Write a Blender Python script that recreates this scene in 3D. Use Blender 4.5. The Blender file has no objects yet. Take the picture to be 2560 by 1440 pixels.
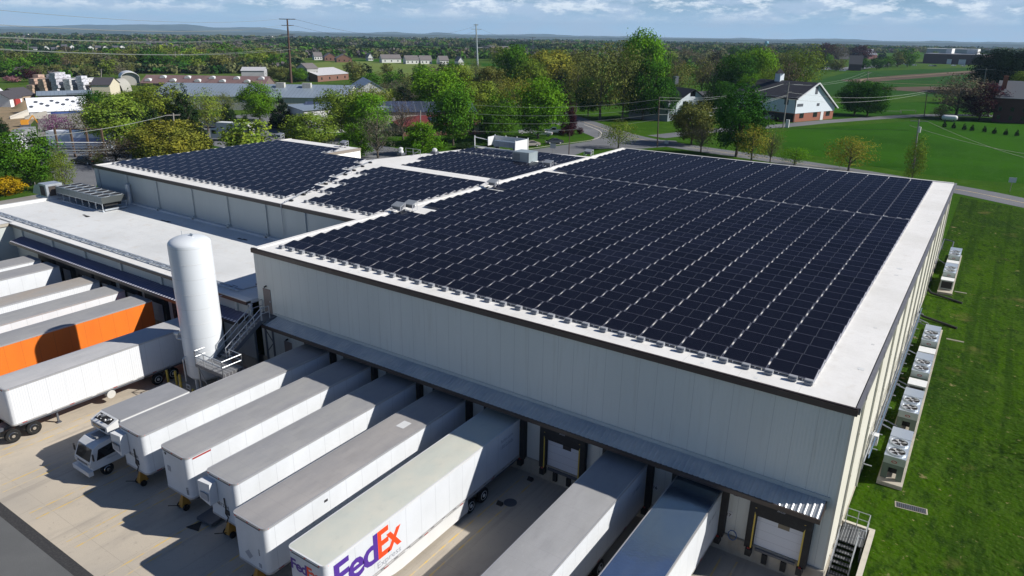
import bpy, math, random
import numpy as np
from mathutils import Vector, Matrix, Euler
R = math.radians
S = bpy.context.scene
COL = S.collection

# ---------------------------------------------------------------- camera
CAM = Vector((48.3605, -34.4495, 27.5656))
RT = Vector((0.82969, 0.55804, 0.01428)); UP = Vector((-0.19964, 0.27275, 0.94114)); FW = Vector((-0.5213, 0.78371, -0.33771))
FPX = 1774.84
cd = bpy.data.cameras.new('camera'); cam = bpy.data.objects.new('camera', cd); COL.objects.link(cam)
m = Matrix((RT, UP, -FW)).transposed().to_4x4(); m.translation = CAM
cam.matrix_world = m
cd.sensor_width = 36; cd.lens = 36 * FPX / 2560; cd.clip_start = 0.5; cd.clip_end = 60000
S.camera = cam

# ---------------------------------------------------------------- sun, sky, exposure
SUNV = Vector((1.30, 0.65, 1.0)).normalized()
SUN_EL = math.asin(SUNV.z); SUN_ROT = math.atan2(SUNV.x, SUNV.y)
sl = bpy.data.lights.new('sun', 'SUN'); sl.energy = 5.0; sl.angle = R(0.53); sl.color = (1.0, 0.955, 0.89)
so = bpy.data.objects.new('sun', sl); COL.objects.link(so)
so.rotation_euler = SUNV.to_track_quat('Z', 'Y').to_euler(); so.location = (60, 30, 80)

W = bpy.data.worlds.new('World'); S.world = W; W.use_nodes = True
nt = W.node_tree; nt.nodes.clear()
def nd(t, k, **kw):
    n = t.nodes.new(k)
    for a, v in kw.items():
        if a == 'i':
            for kk, vv in v.items(): n.inputs[kk].default_value = vv
        else: setattr(n, a, v)
    return n
sky = nd(nt, 'ShaderNodeTexSky', sky_type='NISHITA', sun_disc=False, sun_elevation=SUN_EL, sun_rotation=SUN_ROT,
         altitude=100, air_density=1.0, dust_density=0.6, ozone_density=2.2)
tc = nd(nt, 'ShaderNodeTexCoord'); sx = nd(nt, 'ShaderNodeSeparateXYZ'); nt.links.new(tc.outputs['Generated'], sx.inputs[0])
def mth(t, op, a, b=None, cl=False):
    n = t.nodes.new('ShaderNodeMath'); n.operation = op; n.use_clamp = cl
    for i, v in enumerate((a, b)):
        if v is None: continue
        if isinstance(v, (int, float)): n.inputs[i].default_value = v
        else: t.links.new(v, n.inputs[i])
    return n.outputs[0]
az = mth(nt, 'ARCTAN2', sx.outputs[1], sx.outputs[0]); el = mth(nt, 'ARCSINE', sx.outputs[2])
cb = nd(nt, 'ShaderNodeCombineXYZ'); nt.links.new(mth(nt, 'MULTIPLY', az, 11.0), cb.inputs[0]); nt.links.new(mth(nt, 'MULTIPLY', el, 48.0), cb.inputs[1])
n1 = nd(nt, 'ShaderNodeTexNoise', i={'Scale': 1.0, 'Detail': 8.0, 'Roughness': 0.58}); nt.links.new(cb.outputs[0], n1.inputs['Vector'])
cb2 = nd(nt, 'ShaderNodeCombineXYZ'); nt.links.new(mth(nt, 'MULTIPLY', az, 24.0), cb2.inputs[0]); nt.links.new(mth(nt, 'MULTIPLY', el, 70.0), cb2.inputs[1])
n2 = nd(nt, 'ShaderNodeTexNoise', i={'Scale': 1.0, 'Detail': 9.0, 'Roughness': 0.66}); nt.links.new(cb2.outputs[0], n2.inputs['Vector'])
# broad grey cloud sheets, then small bright cumulus heads
r1 = nd(nt, 'ShaderNodeMapRange', interpolation_type='SMOOTHSTEP', i={'From Min': 0.40, 'From Max': 0.60, 'To Min': 0.0, 'To Max': 0.9}); nt.links.new(n1.outputs[0], r1.inputs[0])
r2 = nd(nt, 'ShaderNodeMapRange', interpolation_type='SMOOTHSTEP', i={'From Min': 0.47, 'From Max': 0.62, 'To Min': 0.0, 'To Max': 0.85}); nt.links.new(n2.outputs[0], r2.inputs[0])
e1 = nd(nt, 'ShaderNodeMapRange', interpolation_type='SMOOTHSTEP', i={'From Min': 0.012, 'From Max': 0.032, 'To Min': 0.0, 'To Max': 1.0}); nt.links.new(el, e1.inputs[0])
m2 = mth(nt, 'MULTIPLY', r2.outputs[0], e1.outputs[0])
e2 = nd(nt, 'ShaderNodeMapRange', interpolation_type='SMOOTHSTEP', i={'From Min': 0.06, 'From Max': 0.25, 'To Min': 1.0, 'To Max': 0.06}); nt.links.new(el, e2.inputs[0])
r1f = mth(nt, 'MULTIPLY', r1.outputs[0], e2.outputs[0]); m2 = mth(nt, 'MULTIPLY', m2, e2.outputs[0])
mx1 = nd(nt, 'ShaderNodeMix', data_type='RGBA'); nt.links.new(r1f, mx1.inputs[0]); mx1.inputs[7].default_value = (6.8, 8.8, 11.6, 1)
# the blue of the clear air between the clouds
hs = nd(nt, 'ShaderNodeMix', data_type='RGBA', blend_type='MULTIPLY', i={0: 1.0}); nt.links.new(sky.outputs[0], hs.inputs[6]); hs.inputs[7].default_value = (0.34, 0.56, 0.92, 1)
lowb = nd(nt, 'ShaderNodeMapRange', interpolation_type='SMOOTHSTEP', i={'From Min': -0.02, 'From Max': 0.09, 'To Min': 1.0, 'To Max': 0.0}); nt.links.new(el, lowb.inputs[0])
mx0 = nd(nt, 'ShaderNodeMix', data_type='RGBA'); nt.links.new(lowb.outputs[0], mx0.inputs[0]); nt.links.new(hs.outputs[2], mx0.inputs[6]); mx0.inputs[7].default_value = (6.6, 10.2, 14.2, 1)
nt.links.new(mx0.outputs[2], mx1.inputs[6])
mx2 = nd(nt, 'ShaderNodeMix', data_type='RGBA'); nt.links.new(m2, mx2.inputs[0]); nt.links.new(mx1.outputs[2], mx2.inputs[6]); mx2.inputs[7].default_value = (14.0, 15.0, 16.0, 1)
bg = nd(nt, 'ShaderNodeBackground', i={'Strength': 0.052}); nt.links.new(mx2.outputs[2], bg.inputs[0])
wo = nd(nt, 'ShaderNodeOutputWorld'); nt.links.new(bg.outputs[0], wo.inputs[0])
S.view_settings.view_transform = 'Standard'; S.view_settings.look = 'None'; S.view_settings.exposure = 0.42; S.view_settings.gamma = 1.0
S.cycles.max_bounces = 6; S.cycles.diffuse_bounces = 2; S.cycles.glossy_bounces = 3; S.cycles.transmission_bounces = 3; S.cycles.volume_bounces = 0; S.cycles.transparent_max_bounces = 6
S.cycles.use_denoising = True

# ---------------------------------------------------------------- helpers
def ray(px, py): return FW + RT * ((px - 1280) / FPX) - UP * ((py - 720) / FPX)
def at(px, py, z=0.9):
    """ground position of something seen at a place in the photograph"""
    d = ray(px, py); t = (z - CAM.z) / d.z; return CAM + d * t
def top_z(p, px, py):
    d = ray(px, py); D = math.hypot(p[0] - CAM.x, p[1] - CAM.y); return CAM.z + D / math.hypot(d.x, d.y) * d.z
def dist(p): return (Vector((p[0], p[1], p[2] if len(p) > 2 else 1)) - CAM).dot(FW)

class MB:
    def __init__(s): s.v = []; s.f = []; s.m = []; s.M = None; s.uv = {}
    def add(s, vs, fs, mi=0):
        b = len(s.v)
        for v in vs:
            v = Vector(v)
            if s.M is not None: v = s.M @ v
            s.v.append(tuple(v))
        for f in fs: s.f.append([b + i for i in f]); s.m.append(mi)
        return s
    def box(s, x0, x1, y0, y1, z0, z1, mi=0):
        v = [(x, y, z) for z in (z0, z1) for y in (y0, y1) for x in (x0, x1)]
        return s.add(v, [(0, 2, 3, 1), (4, 5, 7, 6), (0, 1, 5, 4), (2, 6, 7, 3), (0, 4, 6, 2), (1, 3, 7, 5)], mi)
    def bar(s, a, b, w, h=None, mi=0):
        """square bar between two points"""
        h = h or w; a = Vector(a); b = Vector(b); d = (b - a).normalized()
        u = d.cross(Vector((0, 0, 1)));
        if u.length < 1e-3: u = Vector((1, 0, 0))
        u.normalize(); n = u.cross(d); v = []
        for p in (a, b):
            for i, j in ((-1, -1), (1, -1), (1, 1), (-1, 1)): v.append(p + u * (w / 2 * i) + n * (h / 2 * j))
        return s.add(v, [(0, 1, 2, 3), (7, 6, 5, 4), (0, 4, 5, 1), (1, 5, 6, 2), (2, 6, 7, 3), (3, 7, 4, 0)], mi)
    def tube(s, a, b, r0, r1=None, n=8, mi=0, caps=True):
        r1 = r0 if r1 is None else r1; a = Vector(a); b = Vector(b); d = (b - a).normalized()
        u = d.cross(Vector((0, 0, 1)))
        if u.length < 1e-3: u = Vector((1, 0, 0))
        u.normalize(); w = u.cross(d); v = []
        for p, r in ((a, r0), (b, r1)):
            for k in range(n): t = 2 * math.pi * k / n; v.append(p + u * (r * math.cos(t)) + w * (r * math.sin(t)))
        f = [(k, k + n, (k + 1) % n + n, (k + 1) % n) for k in range(n)]
        if caps: f += [tuple(range(n)), tuple(range(2 * n - 1, n - 1, -1))]
        return s.add(v, f, mi)
    def path(s, pts, r, n=6, mi=0):
        for a, b in zip(pts, pts[1:]): s.tube(a, b, r, r, n, mi)
        return s
    def prism(s, poly, z0, z1, mi=0):
        n = len(poly); v = [(x, y, z0) for x, y in poly] + [(x, y, z1) for x, y in poly]
        return s.add(v, [tuple(range(n - 1, -1, -1)), tuple(range(n, 2 * n))] + [(k, (k + 1) % n, (k + 1) % n + n, k + n) for k in range(n)], mi)
    def xprism(s, prof, x0, x1, mi=0):
        """profile given in (y,z), pushed along x"""
        n = len(prof); v = [(x0, y, z) for y, z in prof] + [(x1, y, z) for y, z in prof]
        return s.add(v, [tuple(range(n)), tuple(range(2 * n - 1, n - 1, -1))] + [(k, k + n, (k + 1) % n + n, (k + 1) % n) for k in range(n)], mi)
    def lathe(s, prof, n=24, c=(0, 0), mi=0):
        v = [(c[0] + r * math.cos(2 * math.pi * k / n), c[1] + r * math.sin(2 * math.pi * k / n), z) for r, z in prof for k in range(n)]
        f = [(j * n + k, j * n + (k + 1) % n, (j + 1) * n + (k + 1) % n, (j + 1) * n + k) for j in range(len(prof) - 1) for k in range(n)]
        return s.add(v, f, mi)
    def quad(s, a, b, c, d, mi=0): return s.add([a, b, c, d], [(0, 1, 2, 3)], mi)
    def mesh(s, name, mats, smooth=False):
        me = bpy.data.meshes.new(name); me.from_pydata(s.v, [], s.f)
        for mt in (mats if isinstance(mats, (list, tuple)) else [mats]): me.materials.append(mt)
        me.polygons.foreach_set('material_index', s.m)
        if smooth:
            me.polygons.foreach_set('use_smooth', [True] * len(s.f))
            try: me.set_sharp_from_angle(angle=R(38))
            except Exception: pass
        me.update(); return me
    def build(s, name, mats, parent=None, smooth=False):
        o = bpy.data.objects.new(name, s.mesh(name, mats, smooth)); COL.objects.link(o)
        if parent is not None: adopt(o, parent)
        return o
CH = {}
def adopt(o, parent): o.parent = parent; CH.setdefault(parent.name, []).append(o); return o
def tag(o, label=None, cat=None, group=None, kind=None):
    if label: o['label'] = label
    if cat: o['category'] = cat
    if group: o['group'] = group
    if kind: o['kind'] = kind
    return o
def thing(name, label, cat, loc=(0, 0, 0), rz=0, group=None):
    o = bpy.data.objects.new(name, None); COL.objects.link(o); o.location = loc; o.rotation_euler = (0, 0, rz); o.empty_display_size = 0.3
    return tag(o, label, cat, group)
def copy_tree(o, parent=None):
    c = o.copy(); COL.objects.link(c)
    if parent is not None: adopt(c, parent)
    for ch in list(CH.get(o.name, [])): copy_tree(ch, c)
    return c
def dup(o, loc, rz=None, label=None, group=None, scale=None):
    c = copy_tree(o); c.location = loc
    if rz is not None: c.rotation_euler = (0, 0, rz)
    if label: c['label'] = label
    if group: c['group'] = group
    if scale: c.scale = scale
    return c

# ---------------------------------------------------------------- materials
def c_is_green(c): return c[1] > c[0] * 1.4
def M(name, col, rough=0.6, metal=0.0, spots=(), ribs=None, seams=(), bump=None, spec=None, objcol=False, coord='Object'):
    """spots: (scale, lo, hi, colour, stretch) noise mixed over the base; ribs: (axis, period, depth);
    seams: (axis, period, width, colour) fine joint lines; bump: (scale, strength)"""
    mt = bpy.data.materials.new(name); mt.use_nodes = True; t = mt.node_tree
    b = t.nodes['Principled BSDF']; b.inputs['Roughness'].default_value = rough; b.inputs['Metallic'].default_value = metal
    if spec is not None: b.inputs['Specular IOR Level'].default_value = spec
    c = nd(t, 'ShaderNodeTexCoord'); src = c.outputs[coord]
    if rough >= .85 and spec is None: b.inputs['Specular IOR Level'].default_value = 0.02 if rough == .9 and c_is_green(col) else 0.12
    base = nd(t, 'ShaderNodeRGB'); base.outputs[0].default_value = (*col, 1); out = base.outputs[0]
    if objcol:
        oi = nd(t, 'ShaderNodeObjectInfo'); out = oi.outputs['Color']
    for k, sp in enumerate(spots):
        sc, lo, hi, cc = sp[:4]; st = sp[4] if len(sp) > 4 else (1, 1, 1); amt = sp[5] if len(sp) > 5 else 1.0
        mp = nd(t, 'ShaderNodeMapping'); mp.inputs['Scale'].default_value = st; mp.inputs['Location'].default_value = (k * 7.3, k * 3.1, 0); t.links.new(src, mp.inputs[0])
        n = nd(t, 'ShaderNodeTexNoise', i={'Scale': sc, 'Detail': 5.0, 'Roughness': 0.6}); t.links.new(mp.outputs[0], n.inputs['Vector'])
        r = nd(t, 'ShaderNodeMapRange', i={'From Min': lo, 'From Max': hi, 'To Max': amt}); t.links.new(n.outputs[0], r.inputs[0])
        mx = nd(t, 'ShaderNodeMix', data_type='RGBA'); t.links.new(r.outputs[0], mx.inputs[0]); t.links.new(out, mx.inputs[6]); mx.inputs[7].default_value = (*cc, 1); out = mx.outputs[2]
    xyz = nd(t, 'ShaderNodeSeparateXYZ'); t.links.new(src, xyz.inputs[0])
    for ax, per, wd, cc in seams:
        fr = mth(t, 'FRACT', mth(t, 'DIVIDE', xyz.outputs[ax], per)); ls = mth(t, 'LESS_THAN', fr, wd / per)
        mx = nd(t, 'ShaderNodeMix', data_type='RGBA'); t.links.new(ls, mx.inputs[0]); t.links.new(out, mx.inputs[6]); mx.inputs[7].default_value = (*cc, 1); out = mx.outputs[2]
    t.links.new(out, b.inputs['Base Color'])
    hgt = None
    if ribs:
        ax, per, dep = ribs; hgt = mth(t, 'MULTIPLY', mth(t, 'SINE', mth(t, 'MULTIPLY', xyz.outputs[ax], 2 * math.pi / per)), dep)
    if bump:
        n = nd(t, 'ShaderNodeTexNoise', i={'Scale': bump[0], 'Detail': 4.0}); t.links.new(src, n.inputs['Vector'])
        h2 = mth(t, 'MULTIPLY', n.outputs[0], bump[1]); hgt = h2 if hgt is None else mth(t, 'ADD', hgt, h2)
    if hgt is not None:
        bp = nd(t, 'ShaderNodeBump', i={'Strength': 1.0, 'Distance': 1.0}); t.links.new(hgt, bp.inputs['Height']); t.links.new(bp.outputs[0], b.inputs['Normal'])
    return mt

m_wall = M('wall_panel', (0.60, 0.62, 0.58), 0.55, spots=[(0.25, 0.4, 0.7, (0.54, 0.56, 0.52), (1, 1, 0.3), .6), (3, 0.56, 0.72, (0.44, 0.44, 0.39), (1, 1, .06), .4)], ribs=(0, 0.18, 0.003), seams=[(0, 1.07, 0.018, (0.36, 0.375, 0.36))])
m_wall_side = M('wall_panel_side', (0.62, 0.60, 0.52), 0.55, spots=[(0.3, 0.45, 0.7, (0.54, 0.52, 0.45), (1, 1, .3), .6)], ribs=(1, 0.36, 0.004), seams=[(1, 1.07, 0.02, (0.56, 0.54, 0.47))])
m_wall_grey = M('wall_panel_grey', (0.46, 0.49, 0.47), 0.55, spots=[(0.3, 0.45, 0.7, (0.40, 0.43, 0.41), (1, 1, .3), .6)], ribs=(0, 0.3, 0.003))
m_white_wall = M('wall_white', (0.80, 0.77, 0.70), 0.6, seams=[(1, 2.2, 0.06, (0.4, 0.38, 0.34))])
m_fascia = M('fascia_brown', (0.042, 0.030, 0.026), 0.45, spots=[(1.2, .5, .7, (0.06, 0.045, 0.04), (1, 1, 1), .5)])
m_fascia_grey = M('fascia_grey', (0.13, 0.13, 0.14), 0.5, spots=[(2, .5, .7, (0.2, 0.2, 0.2), (1, 1, 1), .6)])
m_roof = M('roof_membrane', (0.70, 0.69, 0.66), 0.7, spots=[(0.18, 0.45, 0.75, (0.56, 0.55, 0.51), (1, 1, 1), .8), (1.6, 0.55, 0.8, (0.52, 0.48, 0.42), (1, 1, 1), .45)], seams=[(0, 3.05, 0.04, (0.60, 0.59, 0.56))], bump=(1.4, 0.02))
m_roof_low = M('roof_membrane_low', (0.63, 0.64, 0.63), 0.7, spots=[(0.15, 0.42, 0.7, (0.52, 0.53, 0.52), (1, 1, 1), .8), (0.9, 0.56, 0.75, (0.50, 0.45, 0.38), (1, 1, 1), .5)], seams=[(1, 3.05, 0.04, (0.52, 0.54, 0.54))], bump=(1.2, 0.02))
m_found = M('foundation_concrete', (0.40, 0.37, 0.31), 0.85, spots=[(1.2, .45, .7, (0.27, 0.24, 0.19), (1, 1, .4), .8), (5, .55, .7, (0.34, 0.31, 0.26), (1, 1, 1), .6)], bump=(20, 0.004))
m_conc = M('yard_concrete', (0.47, 0.41, 0.325), 0.85, spots=[(0.09, .4, .68, (0.35, 0.32, 0.275), (1, 1, 1), .9), (0.6, .52, .74, (0.30, 0.27, 0.23), (1, .4, 1), .6), (2.5, .6, .75, (0.24, 0.22, 0.19), (1, 1, 1), .5), (14, .45, .7, (0.36, 0.33, 0.28), (1, 1, 1), .4), (1.1, .56, .66, (0.27, 0.245, 0.21), (1, .035, 1), .5), (5.5, .68, .72, (0.10, 0.09, 0.08), (1, 1, 1), .7)],
           seams=[(0, 4.4447, 0.02, (0.33, 0.295, 0.24)), (1, 5.0, 0.02, (0.33, 0.295, 0.24))], bump=(30, 0.003))
m_asph = M('yard_asphalt', (0.115, 0.118, 0.118), 0.9, spots=[(0.25, .45, .7, (0.15, 0.152, 0.15), (1, 1, 1), .8), (25, .45, .65, (0.085, 0.087, 0.088), (1, 1, 1), .7)], bump=(60, 0.004))
m_patch = M('asphalt_seam', (0.04, 0.04, 0.042), 0.85, spots=[(8, .45, .65, (0.07, 0.068, 0.065), (1, 1, 1), .7)])
m_road = M('road_asphalt', (0.14, 0.145, 0.155), 0.9, spots=[(0.08, .42, .68, (0.19, 0.195, 0.205), (1, 1, 1), .9), (3, .5, .7, (0.11, 0.115, 0.12), (1, 1, 1), .5)])
m_yel = M('paint_yellow', (0.58, 0.40, 0.12), 0.7, spots=[(1.3, .42, .58, (0.44, 0.385, 0.30), (1, 1, 1), .95)])
m_galv = M('galvanized', (0.52, 0.56, 0.60), 0.38, 0.55, spots=[(3, .4, .7, (0.42, 0.46, 0.50), (1, 1, 1), .8)])
m_canopy = M('canopy_metal', (0.56, 0.58, 0.60), 0.33, 0.55, spots=[(0.7, .4, .7, (0.33, 0.39, 0.47), (1, 1, 1), .7)])
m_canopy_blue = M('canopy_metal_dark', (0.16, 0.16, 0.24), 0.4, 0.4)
m_canopy_lit = M('canopy_rib_lit_tone', (.62, .60, .62), .5)  # pale tone standing for light on the rib ends
m_steel = M('steel_frame', (0.10, 0.11, 0.13), 0.5, 0.3)
m_rail = M('rail_galvanized', (0.42, 0.44, 0.46), 0.4, 0.5)
m_black = M('black_rubber', (0.012, 0.012, 0.013), 0.75, spots=[(3, .5, .7, (0.03, 0.03, 0.03), (1, 1, 1), .6)])
m_door = M('dock_door_white', (0.62, 0.65, 0.70), 0.5, seams=[(2, 0.55, 0.02, (0.42, 0.44, 0.48))])
m_doorbrown = M('door_taupe', (0.20, 0.165, 0.15), 0.6)
m_white = M('white_paint', (0.62, 0.63, 0.63), 0.45, spots=[(0.5, .5, .75, (0.54, 0.54, 0.52), (1, 1, .4), .6)])
m_tank = M('tank_white', (0.60, 0.63, 0.65), 0.32, spots=[(0.6, .5, .75, (0.54, 0.565, 0.57), (1, 1, .25), .6)], seams=[(2, 2.4, 0.03, (0.48, 0.50, 0.50))])
m_glass = M('dark_glass', (0.012, 0.014, 0.018), 0.08, 0.0, spec=0.7)
m_tire = M('tyre', (0.018, 0.018, 0.018), 0.85)
m_rim = M('rim_white', (0.62, 0.62, 0.60), 0.35, 0.3)
m_chrome = M('rim_chrome', (0.65, 0.63, 0.60), 0.15, 0.95)
m_orange = M('orange_paint', (0.72, 0.17, 0.015), 0.5, spots=[(0.5, .5, .75, (0.60, 0.13, 0.015), (1, 1, .5), .6)], seams=[(1, 1.22, 0.02, (0.40, 0.09, 0.01))])
m_tw = M('trailer_white', (0.63, 0.655, 0.68), 0.42, spots=[(0.35, .5, .75, (0.50, 0.52, 0.53), (1, .6, .5), .7)], seams=[(1, 1.22, 0.02, (0.40, 0.42, 0.44))])
m_tc = M('trailer_corrugated', (0.62, 0.635, 0.65), 0.42, 0.0, ribs=(1, 0.16, 0.004), seams=[(1, 1.22, .02, (.45, .46, .47))])
def roofm(n, c, d, met=0.0, rough=.55):
    c = tuple(x * .98 for x in c); d = tuple(x * 1.02 for x in d)
    return M(n, c, rough, met, spots=[(0.45, .40, .66, d, (1.6, .5, 1), .7), (1.3, .54, .72, tuple(x * .75 for x in c), (1.2, .35, 1), .35), (6, .60, .7, tuple(x * 1.25 for x in c), (1, 1, 1), .35)], seams=[(1, 1.22, 0.012, tuple(x * .85 for x in c))], bump=(0.7, 0.03))
m_tr_grey = roofm('trailer_roof_grey', (0.27, 0.27, 0.275), (0.33, 0.325, 0.31))
m_tr_tan = roofm('trailer_roof_tan', (0.33, 0.315, 0.29), (0.36, 0.30, 0.235))
m_tr_green = M('trailer_roof_translucent', (0.50, 0.52, 0.46), 0.5, spots=[(0.8, .4, .7, (0.56, 0.55, 0.47), (1, 1, 1), .9), (3, .55, .75, (0.43, 0.45, 0.40), (1, .5, 1), .6)])
m_tr_skytint = roofm('trailer_roof_skytint', (0.34, 0.47, 0.66), (0.40, 0.50, 0.60), 0.9, 0.2)  # blue of the reflected sky is put into the metal's base colour
m_alu = M('aluminium_rail', (0.50, 0.50, 0.50), 0.4, 0.5)
m_frame = M('panel_frame', (0.17, 0.17, 0.20), 0.45, 0.4)
m_rack = M('rack_metal', (0.55, 0.56, 0.60), 0.4, 0.4)
m_ballast = M('ballast_concrete', (0.25, 0.26, 0.28), 0.8)
m_lit = M('lettering_dark', (0.03, 0.03, 0.035), 0.6)
m_purple = M('lettering_purple', (0.075, 0.028, 0.25), 0.5)
m_orangered = M('lettering_orange', (0.85, 0.065, 0.012), 0.5)
m_greylet = M('lettering_grey', (0.30, 0.32, 0.36), 0.5)
m_red = M('red_paint', (0.30, 0.03, 0.025), 0.6)
m_yelbol = M('yellow_enamel', (0.55, 0.40, 0.06), 0.5)
m_amber = M('amber_stand', (0.42, 0.20, 0.02), 0.6)
m_car = M('car_paint', (0.5, 0.5, 0.5), 0.25, 0.35, objcol=True)
m_tint = M('tinted_surface', (0.5, 0.5, 0.5), 0.7, objcol=True)

# solar glass: half-cut cells with fine busbar grid, laid out by the panel's own UVs
def solar_mat():
    mt = bpy.data.materials.new('solar_glass'); mt.use_nodes = True; t = mt.node_tree; b = t.nodes['Principled BSDF']
    uv = nd(t, 'ShaderNodeUVMap'); uv.uv_map = 'UVMap'; x = nd(t, 'ShaderNodeSeparateXYZ'); t.links.new(uv.outputs[0], x.inputs[0])
    def line(s, n, w):
        f = mth(t, 'FRACT', mth(t, 'ADD', mth(t, 'MULTIPLY', s, n), w * n / 2)); return mth(t, 'LESS_THAN', f, w * n)
    g = mth(t, 'MAXIMUM', line(x.outputs[0], 24, 0.0013), line(x.outputs[1], 6, 0.004))
    cen = mth(t, 'LESS_THAN', mth(t, 'ABSOLUTE', mth(t, 'SUBTRACT', x.outputs[0], 0.5)), 0.0045)
    oi = nd(t, 'ShaderNodeNewGeometry')
    cr = nd(t, 'ShaderNodeMix', data_type='RGBA'); t.links.new(oi.outputs['Random Per Island'], cr.inputs[0]); cr.inputs[6].default_value = (0.0045, 0.0054, 0.011, 1); cr.inputs[7].default_value = (0.0085, 0.010, 0.020, 1)
    m1 = nd(t, 'ShaderNodeMix', data_type='RGBA'); t.links.new(mth(t, 'MULTIPLY', g, 0.8), m1.inputs[0]); t.links.new(cr.outputs[2], m1.inputs[6]); m1.inputs[7].default_value = (0.045, 0.05, 0.062, 1)
    m2 = nd(t, 'ShaderNodeMix', data_type='RGBA'); t.links.new(cen, m2.inputs[0]); t.links.new(m1.outputs[2], m2.inputs[6]); m2.inputs[7].default_value = (0.10, 0.105, 0.12, 1)
    t.links.new(m2.outputs[2], b.inputs['Base Color']); b.inputs['Roughness'].default_value = 0.2; b.inputs['Specular IOR Level'].default_value = 0.11
    return mt
m_solar = solar_mat()

# foliage: colour from the object, light and dark leaf clumps from the mesh
def leaf_mat():
    mt = bpy.data.materials.new('foliage'); mt.use_nodes = True; t = mt.node_tree; t.nodes.clear()
    oi = nd(t, 'ShaderNodeObjectInfo'); at_ = nd(t, 'ShaderNodeAttribute'); at_.attribute_name = 'shade'
    mx = nd(t, 'ShaderNodeMix', data_type='RGBA', blend_type='MULTIPLY', i={0: 1.0}); t.links.new(oi.outputs['Color'], mx.inputs[6]); t.links.new(at_.outputs['Color'], mx.inputs[7])
    d = nd(t, 'ShaderNodeBsdfDiffuse'); tr = nd(t, 'ShaderNodeBsdfTranslucent'); ms = nd(t, 'ShaderNodeMixShader', i={0: 0.2})
    t.links.new(mx.outputs[2], d.inputs[0]); t.links.new(mx.outputs[2], tr.inputs[0]); t.links.new(d.outputs[0], ms.inputs[1]); t.links.new(tr.outputs[0], ms.inputs[2])
    o = nd(t, 'ShaderNodeOutputMaterial'); t.links.new(ms.outputs[0], o.inputs[0]); return mt
m_leaf = leaf_mat()
m_bark = M('bark', (0.10, 0.082, 0.065), 0.9, spots=[(6, .45, .65, (0.16, 0.14, 0.115), (1, 1, .3), .8)])

# ---------------------------------------------------------------- lettering
def lettering(name, txt, size, mat, origin, right, up, parent, bold=0.0, space=1.0, shear=0.0, width=None, depth=0.004):
    cu = bpy.data.curves.new(name, 'FONT'); cu.body = txt; cu.size = size; cu.offset = bold; cu.space_character = space; cu.shear = shear; cu.resolution_u = 3
    cu.align_y = 'BOTTOM_BASELINE'; cu.extrude = depth / 2
    tmp = bpy.data.objects.new('tmp', cu); COL.objects.link(tmp); dg = bpy.context.evaluated_depsgraph_get(); dg.update()
    me = bpy.data.meshes.new_from_object(tmp.evaluated_get(dg)); bpy.data.objects.remove(tmp); bpy.data.curves.remove(cu)
    me.name = name; me.materials.clear(); me.materials.append(mat)
    xs = [v.co.x for v in me.vertices]; w = max(xs) - min(xs) if xs else 1
    right = Vector(right).normalized(); up = Vector(up).normalized(); n = right.cross(up); sx_ = (width / w) if width else 1.0
    o = Vector(origin)
    for v in me.vertices: c = v.co.copy(); v.co = o + right * ((c.x - min(xs)) * sx_) + up * c.y + n * c.z
    ob = bpy.data.objects.new(name, me); COL.objects.link(ob)
    if parent is not None: adopt(ob, parent)
    return ob

# ================================================================ GROUND
H = 10.8; W0 = 45.45; D0 = 69.0
def drop(x, y):
    D = math.hypot(x - CAM.x, y - CAM.y); t = min(1, max(0, (D - 1400) / 8000)); return 46 * t * t * (3 - 2 * t)
def gz(x, y):
    if x > 46.9: return 0.9 - drop(x, y)
    t = min(1, max(0, (y - 2) / 14.0)); return 0.9 * t - drop(x, y)
def atg(px, py):
    z = .9
    for _ in range(12): p = at(px, py, z); z = .9 - drop(p.x, p.y)
    return at(px, py, z)
def sstruct(name, mb, mats): return tag(mb.build(name, mats), kind='structure')
m_grass = M('grass', (0.036, 0.088, 0.004), 0.9, spots=[(0.0016, .46, .60, (0.13, 0.15, 0.045), (1, 1, 1), .75), (0.045, .42, .62, (0.024, 0.072, 0.004), (1, 1, 1), .7), (0.25, .5, .72, (0.060, 0.125, 0.016), (1, 1, 1), .7), (1.4, .5, .7, (0.022, 0.062, 0.008), (1, .6, 1), .8), (9, .5, .66, (0.060, 0.12, 0.020), (1, 1, 1), .55), (0.9, .69, .76, (0.24, 0.20, 0.11), (1, 1, 1), .75), (3.5, .69, .73, (0.24, 0.20, 0.11), (1, 1, 1), .7)], bump=(3.2, 0.12))
xs = sorted(set([-17000, -12500, -9000, -7500, -6000, -5000, -4000, -3200, -2600, -2100, -1700, -1100, -700, -450, -300, -200, -140, -100, -80, -60, 46.90, 46.96, 60, 80, 120, 200, 350, 600, 1000, 1700, 2800, 5000, 9000] + list(range(-50, 46, 8))))
ys = sorted(set([-900, -300, -120, -60, -30, -10, 2, 5, 9, 13, 16, 24, 40, 60, 90, 130, 200, 300, 450, 700, 1000, 1300, 1600, 2000, 2500, 3200, 4000, 5000, 6000, 7500, 9000, 13000, 17000]))
g = MB()
g.v = [(x, y, gz(x, y) - 0.02) for y in ys for x in xs]
nx = len(xs)
for j in range(len(ys) - 1):
    for i in range(nx - 1): g.f.append([j * nx + i, j * nx + i + 1, (j + 1) * nx + i + 1, (j + 1) * nx + i]); g.m.append(0)
sstruct('ground', g, m_grass)
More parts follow.
